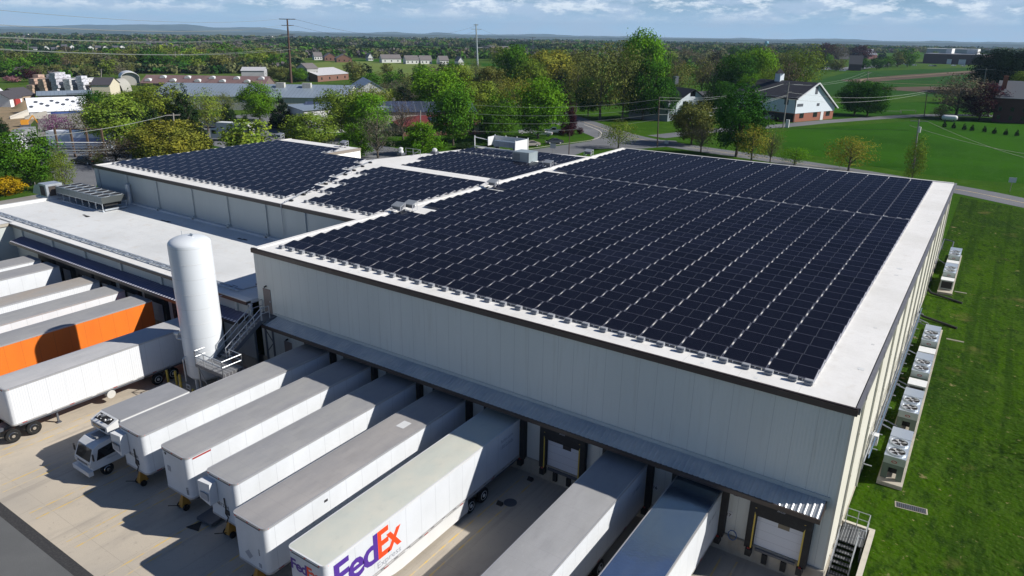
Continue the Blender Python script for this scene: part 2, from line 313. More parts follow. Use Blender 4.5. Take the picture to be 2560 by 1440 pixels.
m_lawn = M('lawn_grass', (0.031, 0.074, 0.002), 0.9, spots=[(0.05, .42, .62, (0.018, 0.044, 0.006), (1, 1, 1), .9), (0.35, .52, .70, (0.045, 0.088, 0.010), (1, 1, 1), .8), (1.6, .48, .66, (0.012, 0.032, 0.004), (1, .45, 1), .9), (7, .5, .66, (0.050, 0.085, 0.012), (1, .5, 1), .6), (0.8, .665, .72, (0.26, 0.21, 0.11), (1, 1, 1), .8), (3.2, .66, .70, (0.27, 0.22, 0.12), (1, 1, 1), .7), (0.22, .62, .74, (0.13, 0.11, 0.04), (1, 1, 1), .6), (0.9, .5, .62, (0.014, 0.036, 0.004), (1, .03, 1), .6)], bump=(2.6, 0.22))
sstruct('lawn', MB().add([(47.21, -60, 0.904), (140, -60, 0.904), (140, 48, 0.904), (90, 87, 0.904), (55, 111, 0.904), (47.21, 115, 0.904)], [(0, 1, 2, 3, 4, 5)]).quad((45.46, 5.16, 0.904), (47.21, 5.16, 0.904), (47.21, 115, 0.904), (45.46, 116, 0.904)), m_lawn)
sstruct('yard', MB().quad((-70, -21.4, 0.0), (46.9, -21.4, 0.0), (46.9, 1.5, 0.0), (-70, 1.5, 0.0)), m_conc)
sstruct('yard_asphalt', MB().quad((-70, -60, 0.0), (46.9, -60, 0.0), (46.9, -22.0, 0.0), (-70, -22.0, 0.0)), m_asph)
sstruct('asphalt_joint', MB().quad((-70, -22.0, 0.004), (46.9, -22.0, 0.004), (46.9, -21.4, 0.004), (-70, -21.4, 0.004)), m_patch)
mk = MB()
def stripe(mb, x, y0, y1, w=0.1, z=0.006): mb.quad((x - w / 2, y0, z), (x + w / 2, y0, z), (x + w / 2, y1, z), (x - w / 2, y1, z))
for k in range(-10, 8):
    cx = 9.65 + 4.4447 * k
    for dx in (-0.43, 0.43): stripe(mk, cx + dx, -20.9, -0.6)
sstruct('bay_markings', mk, m_yel)

# ================================================================ SOLAR ARRAYS
PW, PD, PT = 2.352, 1.134, 0.035; CPX, RPY = 2.437, 1.47; TILT = R(9.5)
ZLO = 0.17
cT, sT = math.cos(TILT), math.sin(TILT)
def panel_geo(x, y, z):
    """one module, near edge low, far edge high; returns the 8 corners (top 0-3, bottom 4-7)"""
    a = [(x, y, z + ZLO), (x + PW, y, z + ZLO), (x + PW, y + PD * cT, z + ZLO + PD * sT), (x, y + PD * cT, z + ZLO + PD * sT)]
    return a
def panel_into(V, F, Mi, UV, x, y, z):
    n = Vector((0, -sT, cT)); a = [Vector(p) for p in panel_geo(x, y, z)]; f = 0.018
    ux = Vector((1, 0, 0)); uy = Vector((0, cT, sT))
    inn = [a[0] + ux * f + uy * f, a[1] - ux * f + uy * f, a[2] - ux * f - uy * f, a[3] + ux * f - uy * f]
    bt = [p - n * PT for p in a]; b = len(V)
    V += [tuple(p) for p in a + inn + bt]
    for fc, mi in (((4, 5, 6, 7), 1), ((0, 1, 5, 4), 0), ((1, 2, 6, 5), 0), ((2, 3, 7, 6), 0), ((3, 0, 4, 7), 0), ((8, 9, 1, 0), 0), ((9, 10, 2, 1), 0), ((10, 11, 3, 2), 0), ((11, 8, 0, 3), 0), ((11, 10, 9, 8), 0)):
        F.append([b + i for i in fc]); Mi.append(mi); UV += ([(0, 0), (1, 0), (1, 1), (0, 1)] if mi else [(0, 0)] * 4)
def panel_mesh(name, items):
    V, F, Mi, UV = [], [], [], []
    for it in items: panel_into(V, F, Mi, UV, *it)
    me = bpy.data.meshes.new(name); me.from_pydata(V, [], F); me.materials.append(m_frame); me.materials.append(m_solar)
    me.polygons.foreach_set('material_index', Mi); l = me.uv_layers.new(name='UVMap')
    l.data.foreach_set('uv', [c for p in UV for c in p]); me.update(); return me
ONE_PANEL = panel_mesh('solar_panel', [(0, 0, 0)])
def rack_row(mb, x0, x1, y, z, front, right_end):
    """rails under the high edge, legs and end triangles"""
    yh = y + PD * cT; zh = z + ZLO + PD * sT
    mb.box(x0, x1, yh - 0.11, yh - 0.06, zh - 0.12, zh - 0.07)
    if front:
        mb.box(x0, x1, y - 0.03, y + 0.03, z + ZLO - 0.06, z + ZLO - 0.036)
    x = x0 + 0.15
    while x < x1 - 0.05:
        mb.box(x - 0.02, x + 0.02, yh - 0.10, yh - .06, z, zh - 0.12)
        if front:
            mb.box(x - 0.022, x + 0.022, y - 0.05, y + 0.0, z, z + ZLO - 0.036); mb.box(x + 0.42, x + 0.46, y - 0.05, y, z, z + ZLO - 0.036)
        x += CPX / 2
    if right_end:
        mb.bar((x1 + 0.01, y, z + 0.03), (x1 + 0.01, yh, z + 0.03), 0.05); mb.bar((x1 + 0.01, yh, z + 0.02), (x1 + 0.01, yh, zh - .05), 0.04); mb.bar((x1 + 0.01, y, z + ZLO - .05), (x1 + 0.01, yh, zh - .05), 0.03)
def solar_array(label, z, rows, group='rooftop solar arrays'):
    """rows: list of (y, x0, ncols, front_row?)"""
    t = thing('solar_array', label, 'solar array', (rows[0][1], rows[0][0], z), 0, group); ox, oy = rows[0][1], rows[0][0]
    items = [(x0 + i * CPX - ox, y - oy, 0) for (y, x0, n, fr) in rows for i in range(n)]
    items.sort(key=lambda q: (Vector((q[0] + ox, q[1] + oy, z)) - CAM).length)
    for q in items[:100]:
        o = bpy.data.objects.new('solar_panel', ONE_PANEL); COL.objects.link(o); o.location = q; adopt(o, t)
    if items[100:]:
        o = bpy.data.objects.new('solar_panels', panel_mesh('solar_panels', items[100:])); COL.objects.link(o); adopt(o, t); o['kind'] = 'stuff'
    rk = MB(); bl = MB()
    for (y, x0, n, fr) in rows:
        rack_row(rk, x0 - ox, x0 - ox + n * CPX - (CPX - PW), y - oy, 0, fr, True)
        if fr:
            lo = x0 if fr is True else x0
            k = 0; nb = n * 2 if fr is True else fr * 2
            for k in range(nb + 1):
                bx = x0 - ox + k * CPX / 2 - 0.05
                if k == nb: bx -= 0.42
                bl.append((bx, y - oy - 0.34)) if False else None
                b = MB(); b.box(bx, bx + 0.42, y - oy - 0.46, y - oy - 0.16, 0.02, 0.14); b.box(bx, bx + 0.42, y - oy - 0.40, y - oy - 0.17, 0.143, 0.25); BL.append((t, b))
    rk.build('rack', m_rack, t)
    return t
BL = []
# near main field: 28 rows of 17
near_rows = []
for r in range(28):
    x0, n = 1.80, 17
    if r in (10, 11): x0, n = 1.80 + CPX, 16
    if r in (19,): x0, n = 1.80 + CPX, 16
    near_rows.append((1.62 + r * RPY, x0, n, r == 0))
solar_array('large dark solar array on the near half of the big front roof', H, near_rows)
solar_array('solar array on the far half of the big front roof, beyond the seam', H, [(43.55 + r * RPY, 1.8 + (CPX if r in (0, 8) else 0), 17 - (1 if r in (0, 8) else 0), r == 0) for r in range(16)])
ZM = 10.5
rl = []
for r in range(18):
    n = 14 - int(r * 0.30 + 0.1) if r < 15 else 6
    rl.append((14.55 + r * RPY, -47.7, n, r == 0))
solar_array('staggered solar array on the long left roof, left of the conduit walkway', ZM, rl)
rm = []
for r in range(13):
    k = int(r * 0.30 + 0.25)
    rm.append((14.75 + r * RPY, -10.5 - k * CPX, 4 + k, (True if r == 0 else (1 if int(r * .30 + .25) != int((r - 1) * .30 + .25) else False))))
solar_array('small staggered solar array between the conduit walkway and the big front roof', ZM, rm)
ZB = 8.0
rb = []
for r in range(16):
    k = int(max(0, r - 2) * 0.14)
    rb.append((38.6 + r * RPY, -26.4 - k * CPX, 10 + k - (1 if r > 13 else 0), r == 0 or r == 15))
solar_array('solar array on the low back roof, in front of the white equipment screen', ZB, rb)
solar_array('small solar array at the far edge of the low back roof', ZB, [(63.6 + r * RPY, -28.5 + (4 * CPX if r > 2 else 0), 11 - (4 if r > 2 else 0), r == 0) for r in range(5)])
nb_ = {}
for t, b in BL:
    nb_[t.name] = nb_.get(t.name, 0) + 1
    b.build('ballast_block', m_ballast, t)

# ================================================================ BIG FRONT WAREHOUSE
wh = thing('warehouse', 'big grey-cream warehouse with brown roof edge and a row of dock doors under a canopy', 'warehouse', (0, 0, 0))
MB().box(0, W0 - 0.12, 0, 0.2, 1.15, H - 0.35).build('front_wall', m_wall, wh)
MB().box(W0 - 0.12, W0, 0, D0, 0.5, H - 0.3).build('side_wall', m_wall_side, wh)
MB().box(-0.02, 0.2, 0.2, D0, 0, H - 0.3).build('left_wall', m_wall_grey, wh)
MB().box(0, W0, D0 - 0.2, D0 - 0.002, 0, H - 0.3).build('back_wall', m_wall_grey, wh)
rf = MB(); rf.box(0.1, W0 - 0.05, 0.1, D0 - 0.1, H - 0.3, H - 0.02)
rf.box(0.02, 0.55, 0.05, D0, H - 0.05, H + 0.05); rf.box(0.6, W0 - .1, D0 - 0.3, D0, H - 0.05, H + 0.06)
rf.build('roof', m_roof, wh)
fa = MB(); fa.box(-0.1, W0 + 0.12, -0.16, 0.06, H - 0.36, H - 0.03, 0); fa.box(-0.1, W0 + 0.12, -0.10, 0.02, H - 0.03, H + 0.03, 0)
fa.build('fascia', m_fascia, wh)
fg = MB(); fg.box(W0 + 0.003, W0 + 0.2, 0.06, D0 + 0.1, H - 0.34, H + 0.02)
y = 1.8
while y < D0: fg.box(W0 + 0.203, W0 + 0.22, y, y + 0.35, H - 0.34, H + 0.03); y += 6.1
fg.build('gutter', m_fascia_grey, wh)
fo = MB(); fo.box(-0.05, W0 + 0.04, -0.12, 0.15, -0.1, 1.15); fo.box(-0.05, W0 + 0.04, -0.16, -0.12, 0.98, 1.12); fo.build('foundation', m_found, wh)
MB().box(W0 + 0.002, W0 + 0.06, 0.15, D0, 0.3, 1.05).build('side_foundation', m_found, wh)
# downpipes on the sunny side wall
for k in range(11):
    yy = 3.2 + k * 6.1
    d = MB(); d.box(W0 + 0.003, W0 + 0.12, yy, yy + 0.13, 1.0, H - 0.36)
    for z in (2.6, 5.2, 7.8): d.box(W0 + 0.12, W0 + 0.14, yy - 0.02, yy + 0.15, z, z + 0.1)
    d.build('downpipe', m_wall_side, wh)
pt = MB(); rn = random.Random(31)
for k in range(16):
    if k % 2: x, y = rn.uniform(44.0, 44.9), rn.uniform(3, 66)
    else: x, y = rn.uniform(2, 43), rn.uniform(.35, .75)
    w_ = rn.uniform(.2, .5); MB().box(x - w_ * .4, x + w_ * .4, y - w_ * .4, y + w_ * .4, H - .018, H - .012).build('roof_patch', m_roof_low, wh)
# ribbed canopy over the docks
def canopy(parent, x0, x1, y_in, y_out, z_in, z_out, mroof, mfas, step=0.305, x_slant=0.5):
    c = MB(); x = x0
    while x < x1 - 0.05:
        xe = min(x + step, x1); p = [(x, 0), (x + 0.05, 0.045), (x + 0.10, 0.045), (x + 0.15, 0), (xe, 0)]
        for (a, za), (b, zb) in zip(p, p[1:]): c.quad((a, y_out, z_out + za), (b, y_out, z_out + zb), (b, y_in, z_in + zb), (a, y_in, z_in + za))
        x += step
    c.build('canopy_sheet', mroof, parent)
    f = MB(); f.box(x0 - 0.05, x1 + 0.05, y_out - 0.09, y_out - 0.003, z_out - 0.24, z_out + 0.02)
    f.quad((x0, y_out, z_out - 0.03), (x0, y_in, z_in - 0.03), (x1, y_in, z_in - 0.03), (x1, y_out, z_out - 0.03))
    for xx in (x0 - .04, x1): f.add([(xx, y_out, z_out - .24), (xx, y_out, z_out + .03), (xx, y_in, z_in + .03), (xx, y_in, z_out - .24), (xx + .04, y_out, z_out - .24), (xx + .04, y_out, z_out + .03), (xx + .04, y_in, z_in + .03), (xx + .04, y_in, z_out - .24)], [(0, 1, 2, 3), (7, 6, 5, 4), (0, 4, 5, 1), (2, 6, 7, 3), (0, 3, 7, 4), (1, 5, 6, 2)])
    f.build('canopy_fascia', mfas, parent)
canopy(wh, 2.0, 44.95, -0.02, -1.35, 5.30, 4.98, m_canopy, m_fascia)
MB().box(2.0, 45.1, -0.06, -0.003, 5.30, 5.55).build('canopy_flashing', m_wall_grey, wh)

def dock(parent, cx, yw, door=True, doormat=None, number=None, numdx=-1.95, zb=1.12, win=(0.03, 0.03, 0.03)):
    d = MB(); d.box(cx - 1.2, cx + 1.2, yw - 0.06, yw - 0.003, zb + 0.05, 3.9)
    dd = d.build('dock_door', m_door, parent)
    s = MB()
    for sx_ in (-1, 1):
        a, b = sorted((cx + sx_ * 1.22, cx + sx_ * 1.62)); s.box(a, b, yw - 0.42, yw - 0.003, zb - 0.05, 4.38)
    s.add([(cx - 1.62, yw - 0.42, 4.38), (cx + 1.62, yw - 0.42, 4.38), (cx + 1.66, yw - 0.003, 4.52), (cx - 1.66, yw - 0.003, 4.52), (cx - 1.22, yw - 0.44, 3.28), (cx + 1.22, yw - 0.44, 3.28), (cx + 1.22, yw - 0.4, 3.28), (cx - 1.22, yw - 0.4, 3.28)],
          [(0, 1, 2, 3), (4, 5, 1, 0), (7, 6, 5, 4), (0, 3, 7, 4), (1, 5, 6, 2)])
    s.build('dock_seal', m_black, dd)
    if door:
        MB().box(cx - 1.30, cx - 1.22, yw - 0.432, yw - 0.422, zb, 3.75).build('guide_strip', m_yelbol, dd)
        MB().box(cx + 1.22, cx + 1.30, yw - 0.432, yw - 0.422, zb, 3.75).build('guide_strip', m_yelbol, dd)
        MB().box(cx - 0.1, cx + 0.5, yw - 0.072, yw - 0.063, 2.75, 3.02).build('door_window', M('door_window', win, .4), dd)
        ld = MB(); ld.box(cx - 1.05, cx + 1.05, yw - 0.30, yw - 0.12, zb - 0.17, zb - 0.03); ld.build('dock_leveller', m_steel, dd)
        for sx_ in (-1, 1):
            b = MB(); b.box(cx + sx_ * 0.5 - 0.14, cx + sx_ * 0.5 + 0.14, yw - 0.30, yw - 0.125, 0.28, 0.88); b.build('bumper', m_black, dd)
            b = MB(); b.box(cx + sx_ * 1.35 - 0.16, cx + sx_ * 1.35 + 0.16, yw - 0.55, yw - 0.16, 0.62, 1.05, 0); b.box(cx + sx_ * 1.35 - 0.07, cx + sx_ * 1.35 + 0.07, yw - 0.50, yw - 0.3, 1.053, 1.12, 1); b.build('dock_block', (m_black, m_red), dd)
    return dd
docks_x = [7.43 + 4.4447 * i for i in range(9)]
m_win17 = (0.16, 0.14, 0.10)
for i, cx in enumerate(docks_x):
    dock(wh, cx, 0.0, door=True, win=m_win17 if i == 8 else (0.02, 0.02, 0.022))
    # small lamp under the canopy between docks
    MB().box(cx - 2.35, cx - 2.12, -1.2, -1.0, 4.55, 4.76).build('dock_light', m_black, wh)
for n, x in (('15', 31.0), ('16', 35.7), ('17', 40.1)):
    b = MB().box(x, x + 0.34, -0.03, -0.004, 2.2, 2.62).build('number_sign', m_white, wh)
    lettering('number', n, 0.27, m_lit, (x + 0.05, -0.034, 2.31), (1, 0, 0), (0, 0, 1), b, bold=0.006, width=0.24)
for cx in (42.99, 29.65, 34.1, 25.2, 20.77, 38.54):
    lettering('seal_script', 'Blue', 0.2, m_greylet, (cx - 0.2, -0.431, 3.95), (1, 0, 0.02), (0, 0, 1), wh, shear=0.4, width=0.42)
# doors
def pdoor(parent, x0, z0, w=0.92, h=2.1, y=-0.03):
    d = MB().box(x0, x0 + w, y - 0.02, y + 0.02, z0, z0 + h).build('door', m_doorbrown, parent)
    MB().box(x0 + w - 0.12, x0 + w - 0.06, y - 0.08, y - 0.02, z0 + 1.0, z0 + 1.12).build('handle', m_galv, d)
    l = MB().tube((x0 + w / 2, y + .02, z0 + h + 0.25), (x0 + w / 2, y - 0.2, z0 + h + 0.2), 0.07).build('wall_lamp', m_black, parent)
pdoor(wh, 0.78, 5.42); pdoor(wh, 2.85, 1.2)

# ================================================================ MIDDLE, LOW AND BACK BUILDINGS
mid = thing('warehouse', 'long left-hand warehouse with white roof and grey panel wall above the low roof', 'warehouse', (0, 12.4, 0))
def L(x0, x1, y0, y1, z0, z1): return (x0, x1, y0 - 12.4, y1 - 12.4, z0, z1)
MB().box(*L(-49.2, -0.03, 12.4, 12.6, 0, ZM - 0.35)).build('front_wall', m_wall_grey, mid)
MB().box(*L(-49.2, -49.0, 12.6, 44.6, 0, ZM - .35)).build('end_wall', m_wall_grey, mid)
MB().box(*L(-49.2, -33.0, 44.4, 44.6, 0, ZM - .35)).box(*L(-32.9, -0.03, 37.2, 37.4, 0, ZM - .35)).build('back_wall', m_white_wall, mid)
MB().box(*L(-33.12, -32.9, 37.2, 44.6, 0, ZM - .35)).build('step_wall', m_white_wall, mid)
MB().box(*L(-49.1, -0.03, 12.5, 37.3, ZM - .35, ZM - .02)).box(*L(-49.1, -33, 37.3, 44.5, ZM - .35, ZM - .02)).box(*L(-49.1, -48.6, 12.5, 44.5, ZM - .02, ZM + .03)).build('roof', m_roof, mid)
fa = MB(); fa.box(*L(-49.35, -0.03, 12.26, 12.48, ZM - .36, ZM + .01)); fa.build('fascia', m_fascia, mid)
fa = MB(); fa.box(*L(-33.0, -32.75, 37.3, 44.6, ZM - .36, ZM + .0)); fa.build('step_fascia', M('fascia_taupe', (0.20, 0.17, 0.14), .6), mid)
for k, x in enumerate((-48.2, -41.3, -34.8, -27.6, -21.0, -14.4, -8.2)):
    d = MB(); d.box(*L(x, x + 0.16, 12.24, 12.39, 6.9, ZM - .36)); d.box(*L(x - .12, x + .25, 12.0, 12.39, 6.5, 6.9)); d.build('downpipe', m_wall_grey, mid)
c = MB().tube((-11.6, -0.2, ZM + .02), (-11.6, -0.2, 7.2), 0.045, mi=0); c.build('conduit', m_rail, mid)
# walkway conduit with its little black feet
cv = thing('conduit', 'long thin roof conduit on black feet between the two staggered arrays', 'conduit', (-11.5, 12.6, ZM))
pts = [(0, 0, .25), (-2.2, 4.6, .25), (-4.4, 9, .25), (-6.5, 13.5, .25), (-8.6, 18, .25), (-11.2, 24.6, .25)]
MB().path(pts, 0.05).build('pipe', m_rail, cv)
for k in range(9):
    t = (k + .5) / 9; p = Vector(pts[0]).lerp(Vector(pts[-1]), t)
    MB().box(p.x - .25, p.x + .25, p.y - .12, p.y + .12, 0.0, .17).build('foot', m_black, cv)

low = thing('dock_building', 'low white-roofed dock wing with dark overhanging canopy between the silo and the left edge', 'building', (-42.8, -0.8, 0))
def L2(x0, x1, y0, y1, z0, z1):
    f = lambda y: y + .5 if y < 3 else y
    return (x0 + 42.8, x1 + 42.8, f(y0) + .8, f(y1) + .8, z0, z1)
ZL = 6.42
MB().box(*L2(-42.8, -0.1, -1.3, -1.1, 1.15, ZL - .3)).build('front_wall', m_wall_grey, low)
MB().box(*L2(-42.8, -0.1, -1.42, -1.1, 0, 1.15)).build('foundation', m_found, low)
MB().box(*L2(-51.6, -0.1, -1.15, 12.39, ZL - .3, ZL)).box(*L2(-51.8, -51.3, -1.15, 12.3, ZL, ZL + .3)).box(*L2(-51.3, -.1, 12.0, 12.39, ZL, ZL + .25)).build('roof', m_roof_low, low)
MB().box(*L2(-51.6, -51.4, -1.1, 12.3, 0, ZL - .3)).build('end_wall', m_wall_grey, low)
fa = MB(); fa.box(*L2(-42.8, -0.15, -1.62, -1.15, ZL - .34, ZL - .06)); fa.build('gutter', m_fascia, low)
MB().box(*L2(-42.8, -0.15, -1.58, -0.9, ZL - .06, ZL + .02)).build('gutter_cap', m_roof, low)
pr = MB(); pr.box(*L2(-51.0, -2.5, -0.62, -0.50, ZL + .08, ZL + .2)); pr.box(*L2(-51.0, -2.5, -0.12, 0.0, ZL + .06, ZL + .14))
x = -50.0
while x < -3: pr.box(*L2(x, x + .25, -.68, .05, ZL + .003, ZL + .10)); x += 2.1
pr.build('roof_rail', m_galv, low)
for x in (-40.5, -33.6, -26.8, -20.0, -13.1, -6.2, -2.0): MB().box(*L2(x, x + .3, -1.46, -1.3, 5.2, ZL - .34)).build('wall_post', m_wall_grey, low)
canopy(low, 2.2, 42.3, -0.02, -1.35, 5.15, 4.84, m_canopy_blue, m_fascia, step=0.42)
# lit rib ends painted as pale strips along the canopy edge
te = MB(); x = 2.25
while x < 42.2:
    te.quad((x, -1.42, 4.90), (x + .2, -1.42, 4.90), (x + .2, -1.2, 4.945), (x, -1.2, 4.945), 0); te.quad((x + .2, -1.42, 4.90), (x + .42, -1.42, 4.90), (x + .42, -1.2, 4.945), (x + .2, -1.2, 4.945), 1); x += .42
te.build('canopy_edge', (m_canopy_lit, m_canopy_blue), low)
dk = [-35.1, -31.1, -27.0, -23.2, -18.5, -14.1, -9.6, -5.7]
for x in dk: dock(low, x + 42.8, 0.0, door=False)
# dark marks, mats and hoses on the low roof
mt_ = thing('roof_hose', 'black hose and dropped scraps lying near the shaded corner of the low roof', 'hose', (-6, 3, ZL))
mh = MB(); mh.path([(5.7, 3.6, .05), (4.6, 1.6, .05), (3.8, .2, .05), (3.3, -2.2, .05), (2.5, -4.5, -.2), (2.5, -4.5, -1.6)], .05); mh.build('pipe', m_rail, mt_)
for x, y in ((4.4, 1.2), (3.0, -1.0), (1.6, -2.6), (4.0, -.4)): MB().box(x, x + .7, y, y + .3, .003, .07).build('mat', m_black, mt_)
for i, (px, py) in enumerate(((405, 552), (520, 558), (205, 538), (600, 598))):
    p = at(px, py, ZL)
    mb = MB(); rn = random.Random(i)
    for k in range(5): a = rn.uniform(-.9, .9); mb.box(a, a + rn.uniform(.15, .7), rn.uniform(-.2, .2), rn.uniform(.22, .3), 0.003 + k * .004, .012 + k * .004)
    o = mb.build('roof_stain', m_black); o.location = (p.x, p.y, ZL); tag(o, ['dark tar scrap on the low white roof nearest the rooftop chiller', 'second dark tar scrap on the low roof, in front of the long grey wall', 'tiny dark scrap on the low roof beside the chiller shadow', 'dark scrap in the shade at the right end of the long grey wall'][i], 'tar scrap')

wing = thing('building_wing', 'tall grey wall of the wing at the far left end of the dock canopy', 'building', (-42.8, -0.8, 0))
MB().box(-8.8, 0.0, -32, -0.002, 0, 6.05).build('wall', m_wall_grey, wing)
MB().box(-8.8, -0.1, -32, -0.1, 6.06, 6.38).build('roof', m_roof_low, wing)
MB().box(-0.1, 0.15, -32, 0.0, 6.1, 6.41).build('fascia', M('fascia_tan', (0.36, 0.33, 0.27), .6), wing)

bk = thing('warehouse', 'low rear building whose white roof carries solar panels and a white equipment screen', 'warehouse', (0, 37.4, 0))
poly = [(-37.5, 0.02), (-0.03, 0.02), (-0.03, 36.6), (-6.6, 36.6), (-28.8, 33.2)]
MB().prism(poly, 0, ZB - .35).build('wall', m_wall_grey, bk)
MB().prism([(-37.4, .1), (-.04, .1), (-.04, 36.5), (-6.6, 36.5), (-28.7, 33.1)], ZB - .34, ZB - .0).build('roof', m_roof, bk)
# white equipment screen on the back roof
sc = thing('equipment_screen', 'white slatted screen wall round the cooling unit on the low back roof', 'screen', (-29.4, 69.6, ZB))
s1 = MB(); s1.box(2.0, 9.2, 3.2, 3.28, .1, 2.0); s1.build('back_panel', m_white, sc)
MB().box(9.1, 9.2, -.6, 3.2, .1, 1.95).build('side_panel', m_white, sc)
MB().box(2.0, 2.1, 1.2, 3.2, .4, 1.95).build('side_panel', m_white, sc)
fr = MB()
for x in (0, 2.0, 4.4, 6.8, 9.15): fr.box(x, x + .14, 3.3 if x else -.2, 3.44 if x else -.06, 0, 2.15)
fr.box(9.15, 9.3, -.75, -.6, 0, 2.1); fr.bar((0.07, -.1, 1.9), (2.0, 1.3, 1.4), .12); fr.bar((0.07, -.1, .3), (9.2, -.7, .3), .14); fr.build('frame', m_white, sc)
cu = thing('cooling_unit', 'long slate-blue cooling unit inside the white screen', 'cooling unit', (-25.7, 70.2, ZB))
MB().box(0, 4.6, 0, 1.3, .5, 1.5).build('cabinet', M('unit_slate', (0.17, 0.22, 0.27), .4, .3, seams=[(0, 1.15, .04, (.1, .12, .15))]), cu)
MB().box(.2, .5, .1, 1.2, .003, .5).build('stand', m_steel, cu); MB().box(4.1, 4.4, .1, 1.2, .003, .5).build('stand', m_steel, cu)
def rtu(label, p, z, w, d, h, col):
    t = thing('rooftop_unit', label, 'rooftop unit', (p[0], p[1], z), 0)
    mm = M('unit_' + str(int(p[0])), col, .4, .3, spots=[(2, .5, .7, tuple(c * .85 for c in col), (1, 1, 1), .6)])
    MB().box(-.1, w + .1, -.1, d + .1, 0, .25).build('curb', m_white, t)
    MB().box(0, w, 0, d, .25, h).box(-.04, w + .04, -.04, d + .04, h, h + .06).build('cabinet', mm, t)
    l = MB()
    for k in range(9): l.box(.15 + k * (w * .42) / 9, .15 + k * (w * .42) / 9 + .05, -.03, -.003, .45, h - .2)
    l.build('louvre', m_steel, t); MB().box(w * .55, w * .92, -.03, -.003, .5, h - .25).build('access_panel', mm, t)
    return t
rtu('square pale grey rooftop unit standing among the panels of the low back roof', (-15.2, 60.7), ZB, 3.1, 2.6, 1.75, (0.34, 0.40, 0.42))
p = at(97, 497, ZL)
t = thing('rooftop_unit', 'pale grey rooftop air handler with dark grille at the left end of the low roof', 'rooftop unit', (p.x - 1.2, p.y + .2, ZL))
MB().box(0, 3.2, 0, 2.2, 0, .3).build('curb', m_white, t)
MB().box(1.1, 3.1, .1, 2.1, .3, 2.0).add([(-1.4, .3, .35), (1.1, .3, .35), (1.1, 1.9, .35), (-1.4, 1.9, .35), (-.6, .3, 1.5), (1.1, .3, 1.9), (1.1, 1.9, 1.9), (-.6, 1.9, 1.5)], [(0, 1, 5, 4), (4, 5, 6, 7), (2, 3, 7, 6), (0, 4, 7, 3), (0, 3, 2, 1)]).build('cabinet', m_galv, t)
MB().box(1.5, 2.7, .06, .097, .5, 1.75).box(3.103, 3.13, .4, 1.4, .5, 1.75).build('grille', M('grille_brown', (.05, .04, .035), .7), t)
# roof vents and ladder rail on the back roof
for i, (px, py, hh) in enumerate(((1003, 388, 1.2), (1087, 384, .8))):
    p = at(px, py, ZB); t = thing('roof_vent', ['white mushroom vent on a dark curb on the low back roof', 'small grey vent at the left corner of the panels on the low back roof'][i], 'roof vent', (p.x, p.y, ZB))
    MB().box(-.5, .5, -.5, .5, 0, .4).build('curb', m_steel, t); MB().lathe([(.4, .4), (.45, .7), (.3, .75), (.38, hh), (.1, hh + .15), (0, hh + .15)], 12).build('cowl', m_white, t, True)
p = at(1015, 386, ZB); t = thing('roof_ladder_rail', 'thin grey hatch rail at the edge of the low back roof', 'railing', (p.x, p.y, ZB))
r_ = MB()
for x in (0, 1.6, 3.2): r_.bar((x, 0, 0), (x, 0, 1.1), .05)
r_.bar((0, 0, 1.1), (3.2, 0, 1.1), .05); r_.bar((0, 0, .55), (3.2, 0, .55), .04); r_.bar((1.6, 0, .1), (3.2, 0, 1.1), .05); r_.build('rail', m_rail, t)

# inverters along the left edge of the big roof
def inverter():
    t = thing('inverter_rack', 'x', 'inverter', (0, 0, 0), 0, 'inverter racks on the roofs')
    m_inv = M('inverter_grey', (.30, .32, .34), .45, .3)
    MB().add([(0, 0, .75), (1.5, 0, .75), (1.5, 1.0, 1.05), (0, 1.0, 1.05), (0, 0, .85), (1.5, 0, .85), (1.5, 1.0, 1.15), (0, 1.0, 1.15)], [(3, 2, 1, 0), (4, 5, 6, 7), (0, 1, 5, 4), (1, 2, 6, 5), (2, 3, 7, 6), (3, 0, 4, 7)]).build('cabinet', m_inv, t)
    MB().box(.15, 1.35, .25, .65, .35, .75).build('inverter_box', m_steel, t)
    for x in (.05, 1.45):
        f = MB()
        for y in (.05, .95): f.bar((x, y, .08), (x, y, .75 + .3 * y), .05)
        f.bar((x, .05, .1), (x, .95, .1), .05); f.bar((x, .05, .3), (x, .95, .7), .04); f.build('stand', m_rack, t)
    for x in (.05, 1.45): MB().box(x - .12, x + .12, -.1, .15, .0, .08).build('foot', m_black, t)
    return t
inv = inverter()
spots = [(990, 533, H, 'left inverter rack of the pair at the left edge of the big roof'), (1020, 528, H, 'right inverter rack of the pair at the left edge of the big roof'), (1227, 471, H, 'single inverter rack where the middle roof meets the big roof'), (1366, 420, H, 'inverter rack at the seam between the two halves of the big roof'), (1468, 391, H, 'farthest inverter rack on the left edge of the big roof'), (696, 348, ZM, 'inverter rack at the far left corner of the left roof'), (856, 368, ZM, 'inverter rack by the step in the left roof')]
for i, (px, py, z, lb) in enumerate(spots):
    p = at(px, py, z)
    if i == 0: inv.location = (p.x - .6, p.y, z); inv.scale = (.8, .8, .85); inv['label'] = lb
    else: dup(inv, (p.x - .6, p.y, z), label=lb, scale=(.8, .8, .85))

